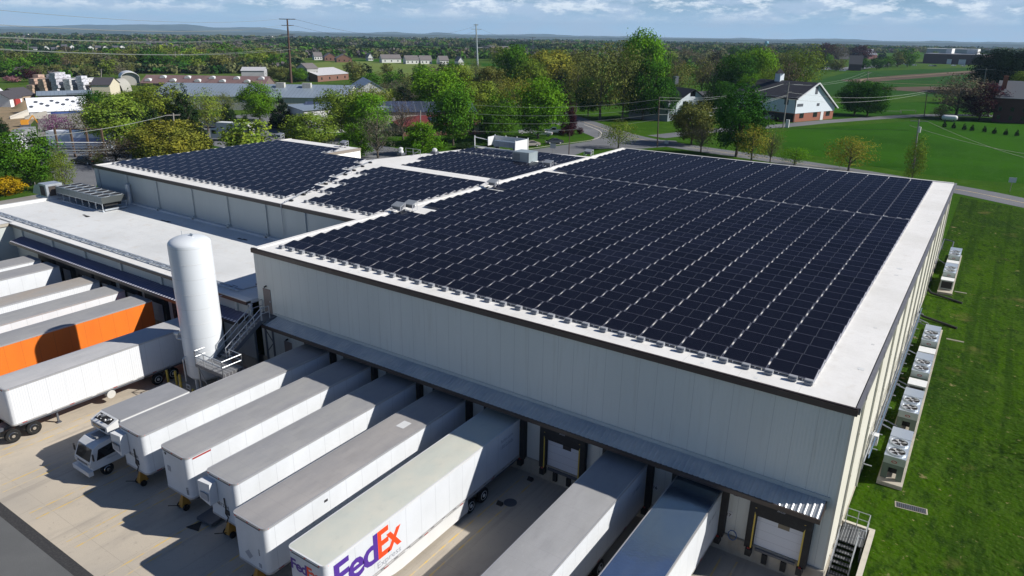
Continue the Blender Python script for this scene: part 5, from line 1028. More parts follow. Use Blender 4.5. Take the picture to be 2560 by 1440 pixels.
T = [
 (345, 372, 262, 70, 'spruce', 'dark', 'dark pine right of the big yellow-green maple'),
 (505, 380, 290, 60, 'spruce', 'dark', 'dark pine peeping out right of the yellow tree'),
 (560, 292, 232, 60, 'loose', 'olive', 'olive tree between the sparse one and the egg-shaped one'),
 (250, 330, 228, 60, 'maple', 'deep', 'dark leafy tree above the thin olive one'),
 (330, 262, 226, 46, 'maple', 'lime', 'small light tree beside the cream shed'),
 (955, 300, 222, 80, 'maple', 'lime', 'yellow-green tree before the ribbed metal gable'),
 (1180, 258, 176, 66, 'spruce', 'evergreen', 'dark pine in the gap right of the broad bright green tree'),
 (1225, 270, 168, 74, 'maple', 'olive', 'olive green tree rising behind the row at the office'),
 (1325, 262, 150, 70, 'maple', 'lime', 'light green crown between the dark trunk tree and the golden one'),
 (1450, 245, 128, 80, 'maple', 'olive', 'olive leafy crown just left of the sycamore'),
 (1470, 290, 190, 60, 'maple', 'deep', 'shaded green tree at the foot of the sycamore'),
 (1690, 250, 150, 76, 'loose', 'olive', 'olive budding tree beside the broken brown pole'),
 (1795, 300, 205, 70, 'maple', 'deep', 'dark green tree hiding the farmhouse wing'),
 (1718, 300, 262, 40, 'maple', 'green', 'small green tree right in front of the farmhouse gable'),
 (700, 205, 168, 50, 'maple', 'olive', 'olive tree left of the tall brown pylon'),
 (745, 205, 170, 44, 'maple', 'green', 'green tree just right of the tall brown pylon'),
 (75, 462, 328, 135, 'maple', 'green', 'broad green maple with a visible trunk on the lawn at the left edge'),
 (165, 478, 366, 62, 'column', 'lime', 'slim yellow-green weeping tree beside the left maple'),
 (22, 486, 443, 75, 'shrub', 'gold', 'golden yellow bush at the left edge of the photo', 'shrub'),
 (300, 372, 236, 130, 'maple', 'lime', 'big yellow-green maple beyond the left end of the long roof'),
 (236, 350, 248, 80, 'loose', 'olive', 'thin olive budding tree left of the big yellow-green maple'),
 (392, 392, 240, 80, 'spruce', 'dark', 'tall dark pine between the yellow-green maple and the yellow tree'),
 (462, 372, 262, 90, 'spruce', 'evergreen', 'dark pine behind the yellow tree'),
 (470, 335, 205, 70, 'spruce', 'dark', 'dark pine in front of the grey metal roof'),
 (415, 330, 210, 115, 'maple', 'lime', 'yellow-green tree among the dark pines'),
 (352, 330, 226, 60, 'spruce', 'evergreen', 'slender dark pine left of the yellow-green one'),
 (432, 418, 302, 150, 'maple', 'yellow', 'bright yellow tree just beyond the left array'),
 (292, 412, 345, 125, 'loose', 'brown', 'brownish budding ornamental tree beyond the left roof corner'),
 (250, 415, 380, 34, 'column', 'lime', 'small yellowish shrub by the dark parked truck', 'shrub'),
 (521, 328, 222, 76, 'loose', 'lime', 'sparse yellow-green tree with a clear trunk before the grey sheds'),
 (650, 302, 205, 84, 'oval', 'bright', 'egg-shaped bright green tree before the long grey shed'),
 (573, 320, 244, 48, 'spruce', 'dark', 'small pine left of the egg-shaped tree'),
 (612, 322, 280, 34, 'spruce', 'dark', 'smallest pine below the egg-shaped tree'),
 (706, 322, 230, 62, 'spruce', 'evergreen', 'layered dark pine right of the egg-shaped tree'),
 (795, 300, 232, 48, 'spruce', 'dark', 'dark pine between the shed wall and the solar-roofed office'),
 (622, 392, 300, 125, 'shrub', 'lime', 'rounded yellow-green tree just over the edge of the left array'),
 (782, 382, 284, 118, 'maple', 'lime', 'yellow and green tree before the office garage doors'),
 (868, 345, 222, 110, 'maple', 'lime', 'large light green tree in front of the solar-roofed office'),
 (910, 320, 200, 110, 'loose', 'olive', 'greenish budding tree behind the large light green one'),
 (925, 350, 235, 90, 'maple', 'bright', 'light green tree right of the large one before the office'),
 (888, 392, 302, 95, 'pyramid', 'bright', 'dense green pyramid tree by the step in the left roof'),
 (945, 395, 272, 115, 'thin', 'grey', 'bare grey tree right of the green pyramid tree'),
 (1008, 350, 240, 80, 'thin', 'brown', 'bare brown tree before the office roof'),
 (1056, 388, 296, 116, 'pyramid', 'bright', 'bright green cone-shaped tree beyond the low back roof'),
 (1133, 364, 206, 110, 'oval', 'green', 'tall green tree with upswept branches before the red roof'),
 (1098, 300, 165, 120, 'maple', 'bright', 'broad bright green tree behind the red-roofed office'),
 (1140, 262, 156, 70, 'maple', 'lime', 'light tree rising behind the broad bright green one'),
 (1012, 262, 205, 70, 'spruce', 'evergreen', 'dark pine behind the office roof'),
 (1040, 275, 195, 50, 'thin', 'brown', 'bare tree beside the dark pine behind the office'),
 (1246, 355, 236, 92, 'oval', 'green', 'green tree left of the pickup trucks'),
 (1200, 300, 205, 100, 'maple', 'lime', 'yellow-green tree behind the row at the office'),
 (1345, 346, 196, 112, 'maple', 'bright', 'big light green tree over the parked pickup trucks'),
 (1290, 300, 180, 80, 'loose', 'yellow', 'budding yellowish tree between two green ones'),
 (1420, 335, 246, 46, 'pyramid', 'plum', 'narrow dark reddish conifer by the road bend'),
 (1292, 240, 114, 90, 'maple', 'green', 'green tree with a dark trunk behind the yellow-green ones'),
 (1372, 250, 128, 118, 'maple', 'yellow', 'golden-green broad tree in the middle of the skyline'),
 (1402, 262, 150, 62, 'spruce', 'evergreen', 'dark pine in front of the golden-green tree'),
 (1500, 300, 112, 118, 'loose', 'olive', 'huge pale olive sycamore with a white trunk'),
 (1555, 302, 105, 90, 'loose', 'olive', 'second olive crown to the right of the sycamore trunk'),
 (1440, 280, 140, 70, 'loose', 'olive', 'olive budding tree left of the huge sycamore'),
 (1598, 262, 72, 104, 'maple', 'bright', 'tallest airy bright green tree rising above the skyline'),
 (1606, 300, 150, 110, 'maple', 'deep', 'massive dark green tree below the tallest airy one'),
 (1650, 300, 190, 70, 'maple', 'deep', 'right half of the dark green mass beside the farmhouse'),
 (1545, 372, 300, 76, 'loose', 'lime', 'small sparse young tree at the road junction'),
 (1728, 362, 252, 92, 'maple', 'olive', 'green and yellow tree before the white farmhouse'),
 (1752, 380, 305, 78, 'thin', 'brown', 'bare brown small tree under the farmhouse tree'),
 (1840, 392, 212, 128, 'oval', 'deep', 'big dark green oval tree in front of the barn'),
 (1878, 404, 312, 85, 'loose', 'yellow', 'sparse yellow-green tree just beyond the big roof'),
 (1925, 405, 316, 70, 'thin', 'olive', 'sparse grey-green tree right of the yellow one'),
 (1985, 414, 368, 74, 'loose', 'bright', 'low sparse green tree at the roadside'),
 (2120, 428, 340, 98, 'loose', 'yellow', 'rounded yellow budding tree on the roadside verge'),
 (2280, 446, 335, 56, 'column', 'lime', 'tall narrow yellow-green roadside tree'),
 (2135, 288, 202, 82, 'maple', 'deep', 'left half of the dense dark green tree on the pasture'),
 (2168, 290, 205, 80, 'maple', 'deep', 'right half of the dense dark green tree on the pasture'),
 (2388, 296, 185, 128, 'loose', 'grey', 'large grey-green budding tree by the white gas tank'),
 (2448, 300, 208, 92, 'maple', 'plum', 'dark round shrub-like tree under the pink blossom'),
 (2470, 290, 205, 70, 'loose', 'pink', 'pink blossoming tree beside the brick house'),
 (2350, 298, 264, 44, 'loose', 'brown', 'small reddish shrub left of the white gas tank', 'shrub'),
 (2478, 232, 126, 100, 'maple', 'evergreen', 'left tree of the black evergreen group at the right edge'),
 (2520, 238, 120, 100, 'maple', 'evergreen', 'middle tree of the black evergreen group at the right edge'),
 (2562, 244, 122, 100, 'maple', 'evergreen', 'right tree of the black evergreen group at the right edge'),
 (2500, 262, 146, 90, 'maple', 'evergreen', 'front tree of the black evergreen group at the right edge'),
 (2545, 280, 180, 66, 'maple', 'lime', 'yellowish tree at the right edge before the evergreens'),
 (1835, 262, 140, 92, 'maple', 'deep', 'dark green round tree behind the farmyard'),
 (1878, 240, 116, 100, 'maple', 'bright', 'taller light green tree behind the farmyard'),
 (1918, 285, 150, 60, 'loose', 'lime', 'hanging yellow-green tree touching the barn'),
 (1866, 285, 186, 46, 'maple', 'bright', 'small bright green tree left of the barn'),
 (1782, 240, 128, 104, 'thin', 'brown', 'bare dark-branched tree above the farmhouse roof'),
 (1752, 235, 140, 60, 'midloose', 'olive', 'olive tree left of the bare tree above the farmhouse'),
 (2010, 232, 112, 92, 'loose', 'lime', 'large light yellow-green tree behind the barn cupola'),
 (1965, 225, 118, 66, 'loose', 'olive', 'olive tree left of the light one behind the barn'),
 (1965, 235, 150, 60, 'midloose', 'brown', 'bare tree behind the barn roof'),
 (148, 348, 284, 70, 'loose', 'purple', 'purple redbud in bloom before the gravel lot'),
 (8, 340, 286, 40, 'spruce', 'dark', 'dark evergreen at the left edge before the earth yard'),
 (192, 345, 312, 34, 'pyramid', 'evergreen', 'small dark conifer right of the purple tree'),
 (80, 205, 168, 42, 'midround', 'plum', 'dark red tree by the lumber yard'),
 (32, 206, 190, 40, 'midround', 'pink', 'pinkish tree by the lumber yard at the left'),
 (2268, 168, 122, 44, 'midround', 'green', 'green round tree left of the long brick building'),
 (2243, 168, 130, 36, 'midround', 'olive', 'olive round tree near the long brick building'),
 (2090, 178, 148, 42, 'midround', 'olive', 'round olive tree left of the dark brick cottage'),
 (2158, 174, 146, 34, 'midround', 'deep', 'first small round tree right of the dark brick cottage'),
 (2192, 174, 143, 36, 'midround', 'deep', 'second small round tree right of the dark brick cottage'),
 (2218, 170, 141, 34, 'midround', 'green', 'third small round tree right of the dark brick cottage'),
 (2062, 150, 108, 60, 'midround', 'plum', 'dark purple tree on the skyline right of the barn'),
 (2095, 152, 108, 56, 'midloose', 'brown', 'bare brown tree on the skyline above the cottage'),
 (2150, 150, 114, 56, 'midround', 'plum', 'dark red tree above the far red house'),
 (2050, 175, 128, 44, 'midcone', 'evergreen', 'dark evergreen right of the barn on the skyline'),
 (2205, 150, 124, 30, 'midcone', 'evergreen', 'dark evergreen near the far green tree'),
 (2070, 162, 135, 22, 'midround', 'bright', 'small light green tree among the dark ones'),
]
for e in T: tree(*e[:7], cat=(e[7] if len(e) > 7 else 'tree'))
for i, (x, y) in enumerate(((2360, 316), (2383, 319), (2409, 322), (2429, 325), (2460, 328), (2485, 332), (2513, 335), (2541, 338))):
    tree(x, y + 3, y - 17, 13, 'midcone', 'evergreen', 'small young evergreen in the row along the field before the brick house', 'tree', 'row of young evergreens')
for i, (x, y, w) in enumerate(((1100, 362, 40), (1165, 372, 60), (1230, 365, 40), (1300, 362, 36), (1425, 340, 20), (1405, 338, 16), (1450, 335, 18))):
    tree(x, y, y - 16, w, 'shrub', 'dark' if i < 4 else 'plum', 'low dark clipped shrub in the beds along the office side road', 'shrub', 'low shrubs by the office')
ZONES = [ # x0,x1,y0,y1,count,h, kinds, label, group
 (0, 330, 165, 196, 30, 44, 'tree in the mixed belt behind the lumber yard stacks'),
 (330, 700, 160, 182, 26, 46, 'tree in the belt behind the brown-roofed barn'),
 (0, 700, 136, 156, 30, 24, 'small tree between the far white houses on the left'),
 (885, 1240, 188, 255, 34, 40, 'tree in the thicket behind the metal gable and the office'),
 (1240, 1500, 150, 240, 22, 48, 'tree in the dense wood behind the golden-green tree'),
 (1640, 1960, 150, 215, 22, 44, 'tree in the wood behind the farmhouse'),
 (700, 1240, 132, 148, 18, 15, 'small tree behind the far white bungalows'),
 (2040, 2460, 132, 142, 12, 13, 'small tree on the far side of the green fields')]
rz_ = random.Random(77)
for (x0, x1, y0, y1, n, hh, lb) in ZONES:
    for k in range(n):
        y = y0 + (y1 - y0) * (k + .5) / n; x = x0 + (x1 - x0) * ((k * .618) % 1)
        kd, col, nm = rz_.choice([('midround', 'green', 'green leafy'), ('midround', 'olive', 'olive'), ('midloose', 'brown', 'bare brown'), ('midloose', 'grey', 'bare grey'), ('midround', 'deep', 'dark green'), ('midcone', 'evergreen', 'dark evergreen'), ('midround', 'lime', 'yellow-green'), ('midloose', 'olive', 'budding olive')])
        h = hh * rz_.uniform(.7, 1.2)
        tree(x, y, y - h, h * rz_.uniform(.85, 1.3), kd, col, nm + ' ' + lb, 'tree', nm + ' trees, ' + lb.split(' in ')[-1].split(' between ')[-1].split(' behind ')[-1].split(' on ')[-1])
for i, (x, y, h) in enumerate(((70, 27, 13), (73, 52, 14), (76, 84, 15), (66, 6, 8))):
    cr, tr, cb = KINDS['thin']; t = thing('tree', ['bare tree whose shadow streaks the lawn by the near condensing units', 'bare tree whose shadow streaks the lawn midway along the side wall', 'bare tree whose long shadow curves across the far lawn', 'small bare tree whose shadow falls on the nearest lawn corner'][i], 'tree', (x, y, .9), i * 1.3)
    k = bpy.data.objects.new('trunk', tr[i % 2]); COL.objects.link(k); adopt(k, t); k.scale = (h * .8, h * .8, h); c = bpy.data.objects.new('crown', cr[i % 3]); COL.objects.link(c); adopt(c, t); c.scale = (h * .7, h * .7, h * .85); c.location = (0, 0, h * .14); c.color = (*LEAF['grey'], 1)
# far woodland as one mass
def woods():
    rs = np.random.RandomState(5); Vs = []; Cs = []
    cols = np.array([LEAF[k] for k in ('dark', 'dark', 'deep', 'dark', 'olive', 'olive', 'deep', 'grey', 'green', 'olive')]) * np.array([.88, .86, 1.35])
    n = 0; tries = 0
    while n < 9500 and tries < 60000:
        tries += 1
        px = rs.uniform(-80, 2640); u = rs.rand(); hy = 83 + (px - 1280) * .01517
        by = hy + 10.5 + (u ** 1.35) * (118 if px < 740 else 60)
        if 740 < px < 1245 and by > 147: continue
        if px > 2020 and by > 143: continue
        if 2160 < px < 2480 and by > 134: continue
        p = atg(px, by); D = dist(p); zg = p.z
        if px < 620 and 126 < by < 154 and rs.rand() < .8: continue
        if px < 240 and by > 194: continue
        if px >= 240 and px < 740 and by > 184: continue
        # belts: drop patches of open land
        if math.sin(p.x * .004 + 1.3) * math.sin(p.y * .0052) > .5 and D > 800: continue
        wd = rs.uniform(8, 16) * (1 + D / 4000); h = rs.uniform(5, 10) * (1 + D / 14000) * (.62 if (px < 740 and by > 118) else 1); N = int(np.clip(55000 / D, 12, 75)); sz = wd * .5 / math.sqrt(N) * 2.6
        c = rs.normal(0, 1, (N, 3)); c /= np.linalg.norm(c, axis=1)[:, None]; c *= rs.uniform(.55, 1, (N, 1)); c[:, 2] = c[:, 2] * .5 + .5
        P = c * np.array([wd * .5, wd * .5, h]) + np.array([p.x, p.y, zg])
        nr = rs.normal(0, 1, (N, 3)) + c * 1.3; nr /= np.linalg.norm(nr, axis=1)[:, None]
        a = np.cross(nr, rs.normal(0, 1, (N, 3))); a /= np.linalg.norm(a, axis=1)[:, None]; b = np.cross(nr, a)
        a = a * sz * .5; b = b * sz * .4
        Vs.append(np.stack([P - a - b, P + a - b, P + a + b, P - a + b], 1).reshape(-1, 3))
        q = (math.sin(p.x * .011 + 2.1 * math.sin(p.y * .006)) + math.sin(p.y * .013 + 1.7 * math.sin(p.x * .007)) + 2) / 4; ki = int(np.clip(q * len(cols) + rs.normal(0, 1.4), 0, len(cols) - 1)); cc = cols[ki] * rs.uniform(.85, 1.18); Cs.append(np.repeat(cc[None, :] * rs.uniform(.86, 1.14, (N, 1)), 4, axis=0)); n += 1
    V = np.concatenate(Vs); Cc = np.concatenate(Cs); N = len(V) // 4
    me = bpy.data.meshes.new('woodland'); me.vertices.add(4 * N); me.vertices.foreach_set('co', V.ravel().astype(np.float32)); me.loops.add(4 * N); me.loops.foreach_set('vertex_index', np.arange(4 * N, dtype=np.int32))
    me.polygons.add(N); me.polygons.foreach_set('loop_start', np.arange(0, 4 * N, 4, dtype=np.int32))
    try: me.polygons.foreach_set('loop_total', np.full(N, 4, dtype=np.int32))
    except Exception: pass
    Cc = np.concatenate([Cc, np.ones((len(Cc), 1))], 1); at_ = me.color_attributes.new('shade', 'FLOAT_COLOR', 'POINT'); at_.data.foreach_set('color', Cc.ravel().astype(np.float32))
    me.materials.append(m_leaf); me.update(calc_edges=True); o = bpy.data.objects.new('woodland', me); COL.objects.link(o); o.color = (1, 1, 1, 1)
    tag(o, 'far-off mixed woodland covering the valley up to the hills', 'woodland', kind='stuff')
woods()

# ================================================================ BUILDINGS BEYOND
def zt0(P_, px, py): return top_z(P_, px, py) - .9
def frame2(A, B):
    d = Vector((B[0] - A[0], B[1] - A[1], 0)); return d.length, math.atan2(d.y, d.x)
CM = {}
def cm(name, c, rough=.6, **k):
    key = (name, c)
    if key not in CM: CM[key] = M(name, c, rough, **k)
    return CM[key]
def gable(name, label, cat, A, B, dep, hw, hr, wall, roof, z=.9, over=.35, wins=0, storeys=1, hip=False, group=None, axis='x', door=False, wincol=None, parts=True, ht=None):
    """building with its long front from A to B, ridge parallel to it (axis x) or square to it (axis y); depth away from the camera"""
    Ln, a = frame2(A, B); t = thing(name, label, cat, (A[0], A[1], z), a, group)
    if ht:   # heights read off the photograph: eave at A, ridge half the depth behind
        apx, ev, rg = ht; hw = top_z(A, apx, ev) - z; q = (Vector(A) + Vector((-math.sin(a), math.cos(a), 0)) * (dep / 2 if axis == 'x' else 0)) if axis == 'x' else Vector(A).lerp(Vector(B), .5)
        hr = max(hw + .3, top_z(q, apx, rg) - z)
    MB().box(0, Ln, 0, dep, 0, hw).build('wall', wall, t)
    r = MB(); o = over
    if axis == 'x':
        y2 = dep / 2; i_ = (min(Ln, dep) / 2.2 if hip else 0); s_ = (hr - hw) / (dep / 2) * o
        for (xa, xb) in ((0, Ln),):
            if not hip:
                g_ = MB()
                g_.add([(0, 0, hw), (0, dep, hw), (0, y2, hr - .02), (.12, 0, hw), (.12, dep, hw), (.12, y2, hr - .02)], [(0, 2, 1), (3, 4, 5), (0, 3, 5, 2), (1, 2, 5, 4)]); g_.build('gable', wall, t); g_ = MB()
                g_.add([(Ln, 0, hw), (Ln, dep, hw), (Ln, y2, hr - .02), (Ln - .12, 0, hw), (Ln - .12, dep, hw), (Ln - .12, y2, hr - .02)], [(0, 1, 2), (3, 5, 4), (0, 2, 5, 3), (1, 4, 5, 2)]); g_.build('gable', wall, t)
        e = [(-o, -o, hw - s_ + .05), (Ln + o, -o, hw - s_ + .05), (Ln + o - i_, y2, hr + .05), (-o + i_, y2, hr + .05), (-o, dep + o, hw - s_ + .05), (Ln + o, dep + o, hw - s_ + .05)]
        e2 = [(x, y, zz - .14) for x, y, zz in e]
        r.add(e + e2, [(0, 1, 2, 3), (3, 2, 5, 4), (6, 9, 8, 7), (9, 10, 11, 8), (0, 6, 7, 1), (4, 5, 11, 10)] + ([(1, 5, 2), (0, 3, 4), (1, 7, 11, 5), (0, 4, 10, 6)] if hip else [(1, 7, 8, 2), (2, 8, 11, 5), (0, 3, 9, 6), (3, 4, 10, 9)]))
    else:
        x2 = Ln / 2; s_ = (hr - hw) / (Ln / 2) * o; g_ = MB()
        for yy, dd in ((0, .12), (dep, -.12)): MB().add([(0, yy, hw), (Ln, yy, hw), (x2, yy, hr - .02), (0, yy + dd, hw), (Ln, yy + dd, hw), (x2, yy + dd, hr - .02)], [(0, 1, 2), (3, 5, 4), (0, 2, 5, 3), (1, 4, 5, 2)]).build('gable', wall, t)
        e = [(-o, -o, hw - s_ + .05), (-o, dep + o, hw - s_ + .05), (x2, dep + o, hr + .05), (x2, -o, hr + .05), (Ln + o, -o, hw - s_ + .05), (Ln + o, dep + o, hw - s_ + .05)]
        e2 = [(x, y, zz - .14) for x, y, zz in e]
        r.add(e + e2, [(0, 3, 2, 1), (3, 4, 5, 2), (6, 7, 8, 9), (9, 8, 11, 10), (0, 1, 7, 6), (4, 10, 11, 5), (0, 6, 9, 3), (3, 9, 10, 4), (1, 2, 8, 7), (2, 5, 11, 8)])
    r.build('roof', roof, t)
    wc = wincol or m_glass
    for s in range(storeys):
        for k in range(wins):
            x = Ln * (k + .5) / wins; zz = 1.0 + s * 2.8
            if zz + 1.3 > hw: continue
            MB().box(x - .5, x + .5, -.05, -.01, zz, zz + 1.3).build('window', wc, t)
    return t
m_seam = M('standing_seam', (.28, .34, .40), .45, .3, spots=[(.15, .4, .7, (.24, .29, .34), (1, 1, 1), .8)], seams=[(0, 1.3, .16, (.20, .24, .29))])
m_shed = M('shed_wall', (.42, .42, .37), .6, seams=[(0, 1.2, .12, (.34, .34, .30))])
A, B = at(384, 272), at(868, 279)
ws = gable('shed', 'very long grey standing-seam metal shed stretching across the left background', 'shed', A, B, 26, 6.6, 10.6, m_shed, m_seam, ht=(384, 238, 207))
SH = bpy.data.objects[CH[ws.name][-1].name]
Ln = frame2(A, B)[0]
ev_ = zt0(A, 384, 238); rg_ = zt0(A + Vector((-5, 8, 0)), 384, 208)
for i, f in enumerate((.60, .74)):
    zz = ev_ + (rg_ - ev_) * .75; MB().box(Ln * f, Ln * f + 3.0, 9, 11, zz - .5, zz + 1.6).build('roof_vent', m_shed, ws)
for f in (.06, .2, .33, .52, .80, .92): MB().box(Ln * f, Ln * f + 3.4, -.06, -.01, 0, 4.2).build('door', cm('shed_door', (.5, .5, .48)), ws)
gable('shed', 'white-ribbed metal building showing its gable end behind the solar-roofed office', 'shed', at(872, 272), at(990, 270), 24, 6.0, 10.5, M('ribbed_white', (.55, .55, .55), .5, seams=[(0, .9, .12, (.40, .42, .44))]), m_seam, axis='y', ht=(930, 240, 203))
bb = gable('barn', 'long barn with dusty mauve roof and white half-round dormers behind the metal shed', 'barn', at(352, 214), at(662, 218.5), 16, 6.5, 12.5, cm('mauve_wall', (.16, .12, .11)), M('mauve_roof', (.155, .095, .09), .7, spots=[(.1, .4, .7, (.18, .12, .115), (1, 1, 1), .7)]), ht=(352, 207, 187))
Lb = frame2(at(352, 214), at(662, 218.5))[0]; AB_ = at(352, 214); ev_ = zt0(AB_, 352, 207); rg_ = zt0(AB_ + Vector((-4, 6, 0)), 352, 188)
for k in range(10):
    x = Lb * (k + .5) / 10; yy = 5.6 if k % 2 else 2.4; z0 = ev_ + yy / 8 * (rg_ - ev_)
    pr = [(x + 1.5 * math.cos(a), z0 - .2 + 1.3 * math.sin(a)) for a in [math.pi * q / 8 for q in range(9)]]
    mb = MB(); mb.add([(a, yy - 1.2, b) for a, b in pr] + [(a, yy + 1.6, b) for a, b in pr], [tuple(range(8, -1, -1))] + [(q, q + 1, q + 10, q + 9) for q in range(8)]); mb.build('dormer', m_white, bb)
def arch(label, A, B, dep, h, wall, roof, base=0.0):
    Ln, a = frame2(A, B); t = thing('arched_shed', label, 'shed', (A[0], A[1], .9), a)
    n = 12; pr = [(Ln / 2 - Ln / 2 * math.cos(math.pi * k / n), base + (h - base) * math.sin(math.pi * k / n)) for k in range(n + 1)]
    mb = MB(); mb.add([(x, -.3, z) for x, z in pr] + [(x, dep, z) for x, z in pr] + [(x, -.3, z - .3) for x, z in pr], [(k, k + n + 1, k + n + 2, k + 1) for k in range(n)] + [(k, k + 1, k + 2 * n + 3, k + 2 * n + 2) for k in range(n)]); mb.build('roof', roof, t, True)
    MB().add([(x, 1.0, z) for x, z in pr] + ([(Ln, 1, 0), (0, 1, 0)] if base else []), [tuple(range(n + 1 + (2 if base else 0)))]).build('wall', wall, t)
    if base: MB().box(0, .3, 0, dep, 0, base).box(Ln - .3, Ln, 0, dep, 0, base).build('side_wall', wall, t)
    return t
arch('open-fronted arched shed with a black interior by the lumber yard', at(266, 233), at(309, 233), 12, zt0(at(287, 233), 287, 199), m_black, cm('arch_grey', (.35, .34, .30)))
arch('pale building with a white arched roof left of the mauve-roofed barn', at(305, 214), at(352, 213), 14, zt0(at(330, 214), 330, 180), cm('arch_wall', (.34, .33, .30)), m_white, base=zt0(at(330, 214), 330, 195))
# solar-roofed office with garage doors
of = gable('office_building', 'office and garage with dark solar-covered roof beyond the left roof', 'building', at(762, 330), at(1190, 326), 26, 5.8, 7.6, M('office_wall', (.52, .50, .44), .6, seams=[(0, 1.0, .06, (.44, .42, .37))]), M('office_solar', (.035, .042, .075), .3, seams=[(0, 2.2, .12, (.16, .18, .22)), (1, 1.2, .08, (.12, .13, .18))]), ht=(762, 281, 254))
gb = gable('garage', 'white end block of the office with three dark garage doors', 'garage', at(722, 318), at(764, 336), 24, 7.0, 7.8, m_white, m_seam, ht=(722, 262, 256))
for k in range(3): MB().box(1.2 + k * 3.0, 3.4 + k * 3.0, -.08, -.01, 0, 4.4).build('garage_door', m_steel, gb)
rd = gable('office_building', 'tan office with red hipped roof carrying a few solar panels', 'building', at(1008, 341), at(1214, 335), 15, 3.6, 7.2, cm('tan_stucco', (.46, .40, .30)), M('red_roof', (.15, .028, .022), .5, seams=[(0, .5, .06, (.11, .02, .015))]), hip=True, wins=9, over=1.0, ht=(1008, 313, 290))
MB().box(-.05, frame2(at(1008, 341), at(1214, 335))[0] + .05, -.08, -.002, 0, 1.0).build('brick_base', cm('brick', (.17, .085, .06)), rd)
so_ = MB()
for k in range(4): zz_ = lambda yy: zt0(at(1008, 341), 1008, 313) + .25 + yy / 7.5 * (zt0(at(1008, 341) + Vector((-4, 6, 0)), 1008, 290) - zt0(at(1008, 341), 1008, 313)); so_.add([(8 + k * 2.1, 1.6, zz_(1.6)), (9.9 + k * 2.1, 1.6, zz_(1.6)), (9.9 + k * 2.1, 5.2, zz_(5.2)), (8 + k * 2.1, 5.2, zz_(5.2))], [(0, 1, 2, 3)])
so_.build('solar_panels', m_solar if False else cm('dark_solar', (.02, .025, .045), .25), rd)
# lumber yard
shd = gable('open_shed', 'grey open-fronted storage shed with a metal roof in front of the stacked lumber', 'shed', at(98, 262), at(232, 258), 10, 5.0, 7.4, cm('shed_dark', (.10, .105, .10)), m_seam, ht=(98, 238, 228))
MB().box(9, frame2(at(98, 262), at(232, 258))[0] - .5, -.06, -.01, .3, 3.6).build('open_bay', m_black, shd)
gable('shed', 'small cream shed with dark roof right of the stacked lumber', 'shed', at(232, 240), at(278, 240), 12, 4.5, 7.0, cm('cream', (.55, .50, .38)), cm('dark_roof', (.06, .055, .06)))
wt = gable('tarp_shelter', 'long white tarp shelter with round vent holes in its sloping side', 'shelter', at(76, 288), at(222, 282), 12, 1.2, 4.8, m_white, M('tarp_white', (.80, .82, .86), .5))
Lt = frame2(at(76, 288), at(222, 282))[0]; rn = random.Random(3)
for k in range(11):
    x = Lt * (k + .5) / 11; v = .3 + .5 * ((k * 7) % 10) / 10; cx, cy, cz = x, 6 * v, 1.35 + 3.6 * v
    MB().add([(cx + .62 * math.cos(q * .524), cy + .5 * math.sin(q * .524), cz + .30 * math.sin(q * .524) + .02) for q in range(12)], [tuple(range(12))]).build('vent_hole', m_steel, wt)
MB().box(Lt * .35, Lt - .2, -.08, -.02, 0.1, 1.0).build('blue_strip', cm('tarp_blue', (.04, .08, .25)), wt)
gable('house', 'small tan display house with black porch roof in the lumber yard', 'house', at(55, 262), at(92, 258), 9, 3.2, 5.6, cm('tan', (.36, .28, .20)), cm('dark_roof', (.06, .055, .06)), wins=2)
gable('house', 'small display house with dark roof right of the tan one', 'house', at(28, 268), at(58, 264), 8, 3.0, 5.2, cm('white2', (.7, .7, .68)), cm('dark_roof', (.06, .055, .06)), wins=1)
gable('tarp_shelter', 'low white tarp roof at the left edge beside the lumber stacks', 'shelter', at(-40, 262), at(22, 258), 12, 3.0, 5.5, m_white, m_white)
stk = [((.55, .40, .30), 'tan'), ((.75, .75, .76), 'white'), ((.60, .42, .33), 'peach'), ((.45, .30, .12), 'yellow-brown'), ((.70, .72, .78), 'white'), ((.62, .62, .68), 'pale grey')]
rn = random.Random(9)
hts = [3.6, 5.0, 6.2, 5.0, 3.8, 6.3, 7.5, 7.5, 6.3, 5.0, 3.8, 5.0, 6.2, 5.0, 5.0, 3.7]
for k in range(16):
    px = 84 + k * 10.6; c, nm = stk[(0, 2, 2, 0, 3, 1, 5, 5, 4, 1, 5, 1, 4, 1, 1, 3)[k]]; p = at(px, 234 - (k % 3) * 2)
    t = thing('lumber_stack', nm + ' wrapped lumber stack in the yard beyond the open grey shed', 'lumber stack', (p.x, p.y, .9), .55 + rn.uniform(-.1, .1), nm + ' lumber stacks'); z = 0
    mm = cm('stack_' + nm, tuple(x * .8 for x in c), .6, spots=[(1.0, .45, .6, tuple(x * .4 for x in c), (1, 1, 2), .9)])
    while z < hts[k]: w = rn.uniform(2.3, 3.1); o_ = rn.uniform(-.25, .25); MB().box(-w / 2 + o_, w / 2 + o_, -2, 2, z, z + 1.1).build('bundle', mm, t); z += 1.22
